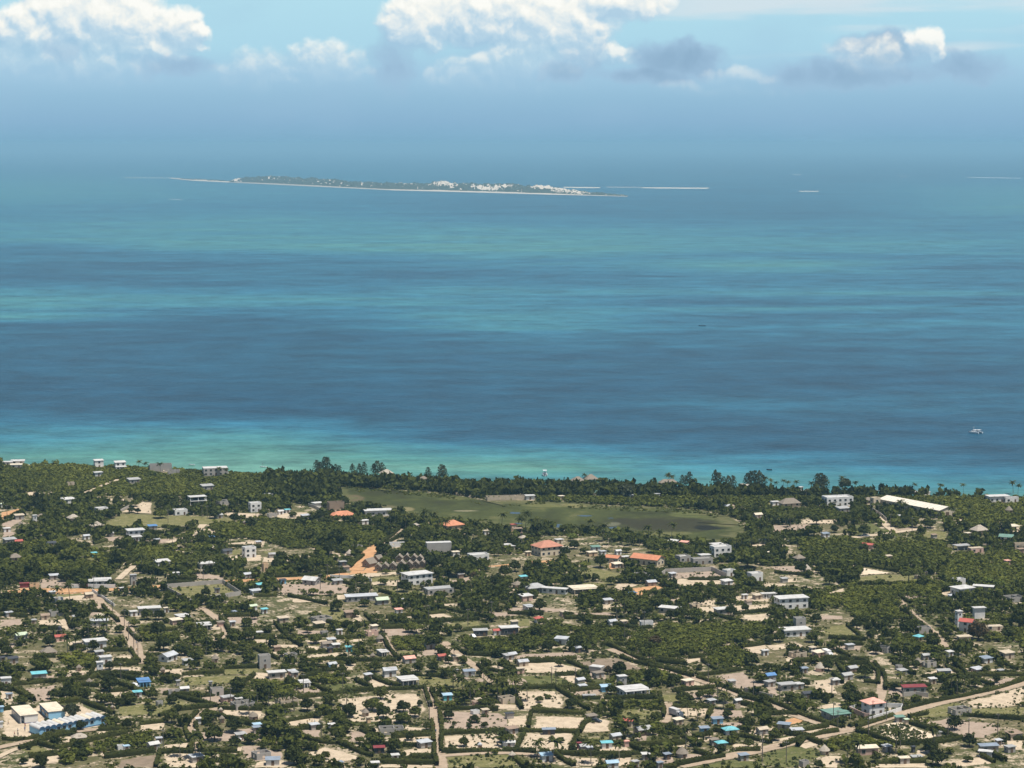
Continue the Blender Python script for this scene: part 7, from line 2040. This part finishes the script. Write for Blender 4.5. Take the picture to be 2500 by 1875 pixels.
def stuff_mesh(name, inst, mat, lib=None, label=None):
    """inst rows: x, y, r, hscale, variant, tint, far"""
    inst = np.array(inst)
    VV, TT_ = [], []
    for var in range(len(BUSH)):
        for far in (0, 1, 2):
            sel = inst[(inst[:, 4] == var) & (inst[:, 6] == far)]
            if not len(sel):
                continue
            q = BUSH[var][far].reshape(-1, 3)
            a = rng.uniform(0, 6.28, len(sel))
            ca, sa = np.cos(a)[:, None], np.sin(a)[:, None]
            x = (q[:, 0] * ca - q[:, 1] * sa) * sel[:, 2:3] + sel[:, 0:1]
            y = (q[:, 0] * sa + q[:, 1] * ca) * sel[:, 2:3] + sel[:, 1:2]
            z = np.maximum(q[:, 2] * sel[:, 2:3] * sel[:, 3:4], .0)
            VV.append(np.stack([x, y, z], 2).reshape(-1, 3))
            TT_.append(np.repeat(sel[:, 5], len(q)))
    V = np.concatenate(VV)
    o = link_mesh(name, np_mesh(name, V, np.arange(len(V)).reshape(-1, 4), [mat], {'tint': np.concatenate(TT_)}))
    return tag(o, label, kind='stuff')
front = np.zeros(bare.shape, bool)      # ground just before yards, tracks and houses: only low growth, so they stay in view
open_ = (bare | road_cells | house_cells)
for k in range(1, 6):
    front[:, :-k] |= open_[:, k:]
front &= ~open_
front_h = np.zeros(bare.shape, bool)
for k in range(1, 7):
    front_h[:, :-k] |= house_cells[:, k:]
trees_far, bushes = [], []
rs = random.Random(77)
def vn(x, y, s):
    return float(vnoise(np.array([x]), np.array([y]), s)[0])
tan_h = 1250.0 / FPX
N_TRY = 185000
xs_r = rng.uniform(-1, 1, N_TRY)
yr = rng.uniform(0, 1, N_TRY)
ys_r = np.sqrt(748.0 ** 2 + yr * (1640.0 ** 2 - 748.0 ** 2))
dens_n = vnoise(xs_r * ys_r * tan_h * 1.12 / 22, ys_r / 30, 21)
tint_n = vnoise(xs_r * ys_r * tan_h * 1.12 / 40, ys_r / 60, 22)
n_ind = {'tree': sum(v for k, v in cnt_kind.items() if k not in ('coconut_palm', 'casuarina_tree'))}
for i in range(N_TRY):
    y = ys_r[i]
    x = xs_r[i] * y * tan_h * 1.12
    ci, cj = cell(x, y)
    if blocked[ci, cj] or cover[ci, cj] or y > GY1 - 3:
        continue
    v = uv_of(x, y)[1]
    th = thick[ci, cj]
    if bare[ci, cj] and not (th and rs.random() < .25):
        continue
    tgt = .95 if v < 1212 else .70 if v < 1300 else .60 if v < 1450 else .62 if v < 1600 else .56
    if th:
        tgt = 1.0
    if dens_n[i] > tgt + .05:
        continue
    fr = front[ci, cj]
    if front_h[ci, cj] and rs.random() < .7:
        continue
    coastal = v < 1215 and uv_of(x, y)[0] > 650
    tint = min(1, max(0, .37 + .6 * (tint_n[i] - .3) + rs.uniform(-.22, .22) + (.18 if th and v > 1215 else 0) - (.12 if coastal else 0) + (.35 if v < 1215 and uv_of(x, y)[0] < 450 else 0)))
    var = rs.randrange(8)
    far = 1 if v < 1420 else 0
    if fr and not (coastal and rs.random() < .5):
        r_ = rs.uniform(.35, .85)
        bushes.append((x, y, r_, rs.uniform(.6, .95), var, tint, 2))
    elif coastal and rs.random() < .6 or (not th and v < 1500 and rs.random() < .17) or (not th and rs.random() < .045):
        r_ = rs.uniform(2.4, 4.4) * (1.15 if coastal else 1)
        trees_far.append((x, y, r_, rs.uniform(1.05, 1.5) * (1.25 if coastal else 1), var, max(0, tint - .18), far))
    elif th:
        r_ = rs.uniform(1.5, 3.1)
        bushes.append((x, y, r_, rs.uniform(.7, 1.1), var, tint, far))
    else:
        r_ = rs.uniform(.4, 1.35) if v > 1420 else rs.uniform(.7, 2.1)
        bushes.append((x, y, r_, rs.uniform(.6, .95), var, tint, 2 if r_ < 1.3 else far))
    mark_disc(cover, x, y, r_ * (.62 if th else .85))
# reeds and bushes fraying the border of the marsh
mm_ = poly_in(GXX, GYY, marsh_pts)
er = mm_.copy()
for k in (2, 5, 9, 14):
    er &= np.roll(mm_, k, 1) & np.roll(mm_, -k, 1) & np.roll(mm_, k // 2, 0) & np.roll(mm_, -(k // 2), 0)
edge_c = np.argwhere(mm_ & ~er)
for (a_, b_) in edge_c[rng.permutation(len(edge_c))[:1500]]:
    x, y = gxs[a_] + rs.uniform(0, GC), gys[b_] + rs.uniform(0, GC)
    if vn(x / 14, y / 22, 51) < .45:
        continue
    r_ = rs.uniform(.4, 1.5)
    bushes.append((x, y, r_, rs.uniform(.4, .85), rs.randrange(8), rs.uniform(.2, .9), 2))
# low weeds on whatever open ground is left
NW = 26000
wx = rng.uniform(-1, 1, NW)
wy = np.sqrt(780.0 ** 2 + rng.uniform(0, 1, NW) * (1500.0 ** 2 - 780.0 ** 2))
wn = vnoise(wx * wy * tan_h / 9, wy / 14, 41)
wt_ = vnoise(wx * wy * tan_h / 30, wy / 45, 42)
n_w = 0
for i in range(NW):
    x, y = wx[i] * wy[i] * tan_h * 1.03, wy[i]
    ci, cj = cell(x, y)
    if blocked[ci, cj] or cover[ci, cj] or bare[ci, cj] or wn[i] < .36 or n_w > 11000:
        continue
    r_ = rs.uniform(.28, .8)
    bushes.append((x, y, r_, rs.uniform(.5, .9), rs.randrange(8), min(1, max(0, wt_[i] * .9 + rs.uniform(-.2, .3))), 2))
    mark_disc(cover, x, y, r_ * .9)
    n_w += 1
print('bushes', len(bushes), 'far trees', len(trees_far), 'trees', cnt_kind)
stuff_mesh('scrub', bushes, F_STUFF, label='unbroken green scrub and undergrowth between the plots and along the coast')
stuff_mesh('woodland', trees_far, F_STUFF, label='massed dark tree crowns of the wooded belt behind the beach')
# ---- garden plants in the yards
crops = []
for (w, s, crop) in YARD_W:
    if crop <= 0:
        continue
    x0, x1 = min(p.x for p in w), max(p.x for p in w)
    y0, y1 = min(p.y for p in w), max(p.y for p in w)
    k = int((x1 - x0) * (y1 - y0) * crop * .30)
    cx_, cy_ = rng.uniform(x0, x1, k), rng.uniform(y0, y1, k)
    ok = poly_in(cx_, cy_, w)
    cl = vnoise(cx_ / 7, cy_ / 12, 31)
    for x, y, o_, c_ in zip(cx_, cy_, ok, cl):
        if not o_ or c_ < .42:
            continue
        ci, cj = cell(x, y)
        if cover[ci, cj] or blocked[ci, cj]:
            continue
        r_ = rs.uniform(.28, .75) if rs.random() < .88 else rs.uniform(.8, 1.4)
        crops.append((x, y, r_, rs.uniform(.9, 1.5), rs.randrange(8), rs.uniform(.1, .9), 2))
plot = [zp(8, *q) for q in ((890, 1062), (1130, 1012), (1290, 1045), (1400, 1110), (1330, 1165), (1185, 1172))]
x0, x1 = min(p.x for p in plot), max(p.x for p in plot)
y0, y1 = min(p.y for p in plot), max(p.y for p in plot)
k = 900
cx_, cy_ = rng.uniform(x0, x1, k), rng.uniform(y0, y1, k)
ok = poly_in(cx_, cy_, plot)
for x, y, o_ in zip(cx_, cy_, ok):
    if o_ and rs.random() < .55:
        crops.append((x, y, rs.uniform(.3, .8), rs.uniform(.9, 1.5), rs.randrange(8), rs.uniform(.2, .8), 2))
print('crops', len(crops))
stuff_mesh('undergrowth', crops, F_CROP, label='low garden plants and tufts dotted over the sandy plots')
# ================================================================== POLES, VEHICLES, PEOPLE, BOATS
M_POLE = plain('weathered_pole', (.14, .12, .10), .9, .15)
pole_m = MB().tube([(0, 0, 0), (0, 0, 4.2), (0, 0, 8.2)], [.17, .15, .12], 7).mesh('mast', M_POLE)
arm_m = MB().box((0, 0, 0), (1.7, .14, .14)).mesh('crossarm', M_POLE)
ins_m = MB().tube([(0, 0, 0), (0, 0, .22)], [.07, .05], 6).mesh('insulator', MW['white'])
POLES = {1: [(1418, 682), (1705, 642), (1748, 647), (2160, 662), (60, 642), (793, 1262), (1715, 1202)], 2: [(560, 1242), (620, 1162), (985, 1262), (1210, 1292), (1420, 1342), (203, 1292), (720, 1172)], 3: [], 4: [(985, 640), (1085, 720), (1268, 752), (1382, 1220)],
 5: [(950, 104), (1050, 192), (1085, 302), (1130, 392), (1165, 472), (1378, 1242), (1775, 832), (1945, 872), (1020, 660)], 6: [(750, 742), (418, 752), (568, 1162), (1758, 682), (1475, 152), (1480, 982), (1805, 185), (2005, 120)],
 7: [(370, 692), (405, 702), (570, 702), (2070, 812), (985, 302), (1690, 662), (2145, 1332), (1150, 205)], 8: [(150, 852), (603, 1002), (935, 987), (640, 1072), (1190, 892), (1168, 1202), (900, 1132), (1745, 1142), (1570, 1132), (590, 782), (5, 1262), (205, 1342), (1990, 1102), (1050, 985)]}
for r, lst in POLES.items():
    for (X, Y) in lst:
        o = empty('utility_pole', zp(r, X, Y), random.Random(X).uniform(-.6, .6))
        link_mesh('mast', pole_m, o)
        link_mesh('crossarm', arm_m, o, (0, -.16, 7.6))
        for dx_ in (-.7, 0.0, .7):
            link_mesh('insulator', ins_m, o, (dx_, -.16, 7.67))
        register(o, 'thin wooden utility pole', None, None, 'pole', 'utility poles')

M_TYRE = plain('tyre_rubber', (.02, .02, .02), .9, .1)
def paint(name, c):
    m, n, bs, out = material(name)
    bs.inputs['Base Color'].default_value = c + (1,)
    bs.inputs['Roughness'].default_value = .3
    return m
M_WCAR, M_DCAR, M_LAMP = paint('white_paint', (.72, .72, .71)), paint('dark_paint', (.05, .06, .07)), paint('lamp_glass', (.6, .6, .55))
def prof_mesh(prof, hw, taper=1.0):
    """side outline (y, z) extruded to half width hw, narrowed towards the top"""
    zt = max(z for y, z in prof)
    zb = min(z for y, z in prof)
    mb = MB()
    n = len(prof)
    vs = []
    for s in (-1, 1):
        for y, z in prof:
            k = 1 - (1 - taper) * (z - zb) / max(zt - zb, .01)
            vs.append((s * hw * k, y, z))
    mb.add(vs, [tuple(range(n)), tuple(reversed(range(n, 2 * n)))] + [(i, n + i, n + (i + 1) % n, (i + 1) % n) for i in range(n)])
    return mb
def wheel_mesh(r, w):
    return MB().tube([(-w / 2, 0, 0), (w / 2, 0, 0)], r, 12).mesh('wheel', M_TYRE)
W_CAR, W_TRK = wheel_mesh(.33, .22), wheel_mesh(.48, .3)
def car(r, X, Y, yaw, mat, label, name='parked_car'):
    o = empty(name, zp(r, X, Y), math.radians(yaw))
    prof_mesh([(-2.2, .3), (2.2, .3), (2.25, .75), (1.9, .95), (-1.0, .98), (-2.1, .85), (-2.25, .6)], .87, .94).build('body', mat, o)
    prof_mesh([(-1.15, .96), (1.75, .94), (1.35, 1.46), (-.45, 1.5)], .80, .84).build('cabin', mat, o)
    prof_mesh([(-1.0, 1.02), (1.55, 1.0), (1.27, 1.40), (-.42, 1.43)], .815, .85).build('window', M_GLASS, o)
    for sx in (-1, 1):
        for sy in (-1.35, 1.35):
            link_mesh('wheel', W_CAR, o, (sx * .80, sy, .33))
        MB().box((sx * .6, -2.2, .7), (.32, .12, .16)).build('headlight', M_LAMP, o)
    register(o, None, label, None, 'car', 'parked vehicles')
def truck(r, X, Y, yaw, label, boxm):
    o = empty('truck', zp(r, X, Y), math.radians(yaw))
    prof_mesh([(-3.3, .55), (-1.5, .55), (-1.5, 2.35), (-2.8, 2.35), (-3.25, 1.5)], 1.05, .93).build('cab', M_WCAR, o)
    prof_mesh([(-3.18, 1.55), (-2.2, 1.55), (-2.2, 2.15), (-2.85, 2.15)], 1.03, .95).build('window', M_GLASS, o)
    MB().box((0, .95, .72), (1.0, 5.0, .3)).build('chassis', M_TYRE, o)
    MB().box((0, 1.05, 2.0), (2.2, 4.7, 2.2)).build('cargo_box', boxm, o)
    for sx in (-1, 1):
        for sy in (-2.5, 1.6, 2.6):
            link_mesh('wheel', W_TRK, o, (sx * .9, sy, .48))
        MB().box((sx * .7, -3.33, .85), (.3, .1, .2)).build('headlight', M_LAMP, o)
    register(o, None, label, None, 'truck', 'parked vehicles')
car(4, 875, 794, 75, M_WCAR, 'white car on the sand road below the long pale shed')
car(4, 250, 842, 60, M_WCAR, 'white car parked beside the palm clump')
car(5, 1140, 696, 50, M_WCAR, 'white car parked beside the blue house')
car(5, 1998, 1146, 40, M_WCAR, 'white car in the bare yard by the round huts')
car(6, 1850, 282, 20, M_WCAR, 'white car before the dark open shed')
car(7, 745, 996, 60, M_DCAR, 'dark car standing in the shade between hedges')
car(4, 2045, 862, 30, M_WCAR, 'white car in front of the green gabled house')
truck(8, 555, 446, 20, 'white truck on a small sandy yard beside round bushes', MW['white'])
truck(7, 1420, 948, 35, 'tall white truck parked at the hedge of a sandy plot', MR['white'])

# people: one skinned figure, two poses
M_SKIN, M_TROU = plain('brown_skin', (.09, .05, .032), .6, .05), plain('dark_trousers', (.04, .045, .07), .9, .1)
def person_mesh(name, pose, shirt):
    V = [(0, 0, .95), (0, 0, 1.15), (0, 0, 1.38), (0, -.01, 1.50), (0, -.03, 1.64), (0, -.02, 1.74)]
    E = [(0, 1), (1, 2), (2, 3), (3, 4), (4, 5)]
    Rr_ = [.13, .125, .14, .055, .10, .075]
    for s in (-1, 1):
        sw = pose * s
        b = len(V)
        V += [(s * .19, 0, 1.40), (s * .25, sw * .10, 1.14), (s * .26, sw * .22 - .06, .92), (s * .26, sw * .25 - .09, .82)]
        Rr_ += [.065, .05, .038, .035]
        E += [(2, b), (b, b + 1), (b + 1, b + 2), (b + 2, b + 3)]
        b = len(V)
        V += [(s * .10, 0, .88), (s * .11, -sw * .18, .48), (s * .11, -sw * .30 + .03, .08), (s * .12, -sw * .30 - .12, .04)]
        Rr_ += [.095, .07, .05, .04]
        E += [(0, b), (b, b + 1), (b + 1, b + 2), (b + 2, b + 3)]
    me = bpy.data.meshes.new(name)
    me.from_pydata(V, E, [])
    ob = bpy.data.objects.new('figure_source', me)
    COL.objects.link(ob)
    md = ob.modifiers.new('skin', 'SKIN')
    for i, q in enumerate(Rr_):
        me.skin_vertices[0].data[i].radius = (q, q)
    me.skin_vertices[0].data[0].use_root = True
    sd = ob.modifiers.new('sub', 'SUBSURF')
    sd.levels = 1
    sd.render_levels = 1
    dgr = bpy.context.evaluated_depsgraph_get()
    out_ = bpy.data.meshes.new_from_object(ob.evaluated_get(dgr))
    bpy.data.objects.remove(ob)
    out_.name = name
    out_.materials.clear()
    for mm in (M_SKIN, shirt, M_TROU):
        out_.materials.append(mm)
    for p_ in out_.polygons:
        c_ = p_.center
        arm = abs(c_.x) > .21
        p_.material_index = 0 if c_.z > 1.49 or (arm and c_.z < 1.12) else (1 if c_.z > .95 else 2)
    return out_
SHIRTS = [plain('shirt_' + k, v, .9, .05) for k, v in (('white', (.6, .6, .58)), ('red', (.35, .06, .05)), ('blue', (.08, .14, .32)), ('ochre', (.45, .28, .08)), ('dark', (.05, .05, .06)))]
PERS = [person_mesh('person', ps, SHIRTS[i]) for i, ps in enumerate((0.0, 1.0, .6, -.8, 0.2))]
SHN = ['white', 'red', 'blue', 'ochre', 'dark']
for i, (r, X, Y) in enumerate([(5, 150, 1082), (5, 122, 1112), (5, 210, 1072), (5, 70, 1017), (5, 152, 1116), (5, 182, 1142), (5, 212, 1040), (5, 1150, 342), (5, 1154, 402), (5, 800, 1015), (8, 850, 1018), (8, 868, 1021), (8, 892, 1018), (6, 450, 1012), (6, 490, 1008), (6, 512, 1012), (6, 1520, 1052), (6, 1536, 1090), (1, 350, 1262)]):
    o = link_mesh('person', PERS[i % 5], loc=zp(r, X, Y, .25), rz=i * 1.7)
    walk = i % 5 in (1, 2, 3)
    register(o, f"{'walking' if walk else 'standing'} person in {SHN[i % 5]} shirt", None, None, 'person', 'people out on the sand')

# boats
M_HULLW, M_HULLD = paint('white_hull', (.78, .80, .80)), plain('dark_hull', (.05, .06, .07), .7, .1)
def hull(L, Bm, H, mat, n=9, open_=True, bow=.9):
    """one open hull, bow towards +y"""
    mb = MB()
    rings = []
    for i in range(n):
        t = i / (n - 1)
        y = -L / 2 + L * t
        w = Bm / 2 * (1 - max(0, (t - .45) / .55) ** 2.2 * bow) * (.82 + .18 * min(1, t * 4))
        sh_ = H * (1 + .45 * max(0, t - .5) ** 1.5)
        rings.append([(-w, y, sh_), (-w * .8, y, H * .35), (0, y, 0 + (H * .5 * max(0, (t - .8) / .2) ** 2)), (w * .8, y, H * .35), (w, y, sh_)])
    vs = [p for R_ in rings for p in R_]
    fs = []
    for i in range(n - 1):
        for k in range(4):
            fs.append((i * 5 + k, i * 5 + k + 1, (i + 1) * 5 + k + 1, (i + 1) * 5 + k))
    fs.append((4, 3, 2, 1, 0))
    fs.append(tuple((n - 1) * 5 + k for k in range(5)))
    mb.add(vs, fs)
    inner = [(p[0] * .88, p[1] * .97, max(p[2] - .12, H * .45)) for p in [R_[0] for R_ in rings] + [R_[4] for R_ in reversed(rings)]]
    mb.add(inner, [tuple(reversed(range(len(inner))))])
    return mb
def sea_at(u, v):
    p = gp(u, v, SEA_Z)
    return Vector((p.x, p.y, SEA_Z - .12))
# catamaran
b = empty('catamaran', sea_at(2381, 1057), math.radians(38))
for s in (-1, 1):
    hb = hull(10.5, 1.3, 1.25, M_HULLW)
    hb.build('hull', M_HULLW, b, (s * 2.3, 0, 0))
MB().box((0, -.6, 1.25), (4.4, 6.0, .5)).build('bridge_deck', M_HULLW, b)
prof_mesh([(-2.6, 1.5), (2.2, 1.5), (1.2, 2.6), (-2.2, 2.7)], 1.9, .85).build('cabin', M_HULLW, b)
prof_mesh([(-2.0, 1.85), (1.75, 1.8), (1.35, 2.3), (-1.9, 2.35)], 1.86, .90).build('window', M_GLASS, b)
MB().box((0, -3.4, 2.85), (3.6, 2.4, .14)).build('awning', M_HULLW, b)
for s in (-1, 1):
    MB().box((s * 1.6, -4.4, 2.1), (.12, .12, 1.4)).build('awning_post', M_HULLW, b)
MB().tube([(0, 1.5, 2.5), (0, 1.5, 5.2)], .09, 6).build('mast', M_HULLW, b)
register(b, None, 'white catamaran motoring on the dark blue water', None, 'boat', 'boats')
# motor boat with sun roof, seen from astern
b = empty('motor_boat', sea_at(1330, 1161), math.radians(4))
hull(8.2, 3.6, 1.35, M_HULLW).build('hull', M_HULLW, b)
MB().box((0, .6, 1.9), (2.1, 1.5, 1.2)).build('console', M_HULLW, b)
MB().box((0, -2.2, 1.35), (2.3, 2.2, .08)).build('cockpit_floor', M_HULLD, b)
MB().box((0, 0, 3.7), (2.6, 3.4, .16)).build('sun_roof', M_HULLW, b)
for sx in (-1, 1):
    for sy in (-1.4, 1.4):
        MB().box((sx * 1.1, sy, 2.5), (.1, .1, 2.3)).build('roof_post', M_HULLW, b)
    MB().box((sx * .6, -4.3, .8), (.4, .5, 1.2)).build('outboard_motor', M_HULLD, b)
register(b, None, 'white motor boat with sun roof anchored just off the trees', None, 'boat', 'boats')
def small_boat(u, v, L, yaw, mat, label, mast=False, name='rowing_boat'):
    b = empty(name, sea_at(u, v), math.radians(yaw))
    hull(L, L * .28, .8, mat).build('hull', mat, b)
    for y in (-.2, .15):
        MB().box((0, y * L, .68), (L * .24, .25, .08)).build('thwart', M_POLE, b)
    if mast:
        MB().tube([(0, L * .1, .5), (0, L * .1, 3.2)], .08, 6).build('mast', M_POLE, b)
        MB().tube([(0, L * .1, 3.0), (0, -L * .3, 1.6)], .07, 6).build('boom', M_POLE, b)
    register(b, None, label, None, 'boat', 'boats')
small_boat(468, 1136, 4.6, 80, M_HULLW, 'tiny white boat off the two white beach houses')
small_boat(642, 1141, 5.0, 70, M_HULLW, 'small pale boat with mast near the scrubby point', True)
small_boat(1878, 1148, 3.8, 75, M_HULLD, 'small dark boat floating off the casuarinas')
small_boat(1714, 796, 9.0, 70, M_HULLD, 'lone dark dhow far out on the open water', True, 'dhow')
small_boat(2146, 1200, 5.0, 60, M_HULLW, 'white boat drawn close in at the beach', False)
# water tower over the red-roofed garden house
b = empty('water_tower', zp(5, 505, 300))
for sx in (-.8, .8):
    for sy in (-.8, .8):
        MB().box((sx, sy, 2.2), (.18, .18, 4.4)).build('leg', M_POLE, b)
MB().box((0, 0, 4.46), (2.2, 2.2, .14)).build('platform', M_POLE, b)
MB().tube([(0, 0, 4.53), (0, 0, 5.9), (0, 0, 6.1)], [.85, .85, .4], 14).build('tank', MR['dark'], b)
register(b, None, 'small dark water tank on a wooden stand by a red roof', None, 'water tank')
# ================================================================== LABELS: which one is which
ONES = ['nearest', 'second', 'third', 'fourth', 'fifth', 'sixth', 'seventh', 'eighth', 'ninth', 'tenth', 'eleventh', 'twelfth', 'thirteenth', 'fourteenth', 'fifteenth', 'sixteenth', 'seventeenth', 'eighteenth', 'nineteenth', 'twentieth']
LM = [t for t in THINGS if t['ref']]
lmx = np.array([t['pos'].x for t in LM])
lmy = np.array([t['pos'].y for t in LM])
def relation(p, me=None):
    d = np.hypot(lmx - p.x, (lmy - p.y) * .8)
    if me is not None:
        for i, t in enumerate(LM):
            if t['o'] == me:
                d[i] = 1e9
    i = int(np.argmin(d))
    dx_, dy_ = p.x - lmx[i], p.y - lmy[i]
    if abs(dx_) > abs(dy_) * .8:
        w = 'left of' if dx_ < 0 else 'right of'
    else:
        w = 'beyond' if dy_ > 0 else 'in front of'
    return w, LM[i]['ref'], float(d[i])
used = set()
pend = {}
for t in THINGS:
    if t['label']:
        used.add(t['label'])
        tag(t['o'], t['label'], t['cat'], t['group'])
        continue
    w, ref, d = relation(t['pos'], t['o'])
    pend.setdefault((t['desc'], w, ref), []).append((d, t))
for (o_, s_) in yard_objs:
    me_ = o_.data
    c_ = sum((v.co for v in me_.vertices), Vector()) / len(me_.vertices)
    w, ref, d = relation(c_)
    ds = {'s': 'pale sandy yard', 'w': 'white sand plot', 'p': 'bare pinkish yard', 'y': 'dry grassy field', 'g': 'green grassy field', 'o': 'orange dirt yard', 'd': 'brown ploughed field'}[s_]
    pend.setdefault((ds, w, ref), []).append((d, dict(o=o_, cat=None, group=None)))
for (ds, w, ref), lst in pend.items():
    lst.sort(key=lambda q: q[0])
    for i, (d, t) in enumerate(lst):
        lab = f"{ds} {w} the {ref}" if len(lst) == 1 else f"{ONES[min(i, 19)]} {ds} {w} the {ref}"
        if lab in used:
            lab = 'lone ' + lab
        used.add(lab)
        tag(t['o'], lab, t['cat'], t['group'])
# ================================================================== HAZE
hx, hy0, hy1, hz0, hz1 = 70000.0, -4000.0, 90000.0, -3.0, 245.0
mb = MB()
mb.box((0, (hy0 + hy1) / 2, (hz0 + hz1) / 2), (2 * hx, hy1 - hy0, hz1 - hz0))
m_haze = bpy.data.materials.new('sea_haze')
m_haze.use_nodes = True
m_haze.node_tree.nodes.clear()
hn = NT(m_haze.node_tree)
ho = hn.new('ShaderNodeOutputMaterial')
hv = hn.new('ShaderNodeVolumePrincipled')
hv.inputs['Color'].default_value = (0.405, 0.765, 1.0, 1)
hv.inputs['Density'].default_value = 5.4e-5
hv.inputs['Anisotropy'].default_value = 0.0
m_haze.node_tree.links.new(hv.outputs[0], ho.inputs['Volume'])
haze = mb.build('haze', m_haze)
tag(haze, 'pale blue sea haze thickening towards the horizon', kind='stuff')
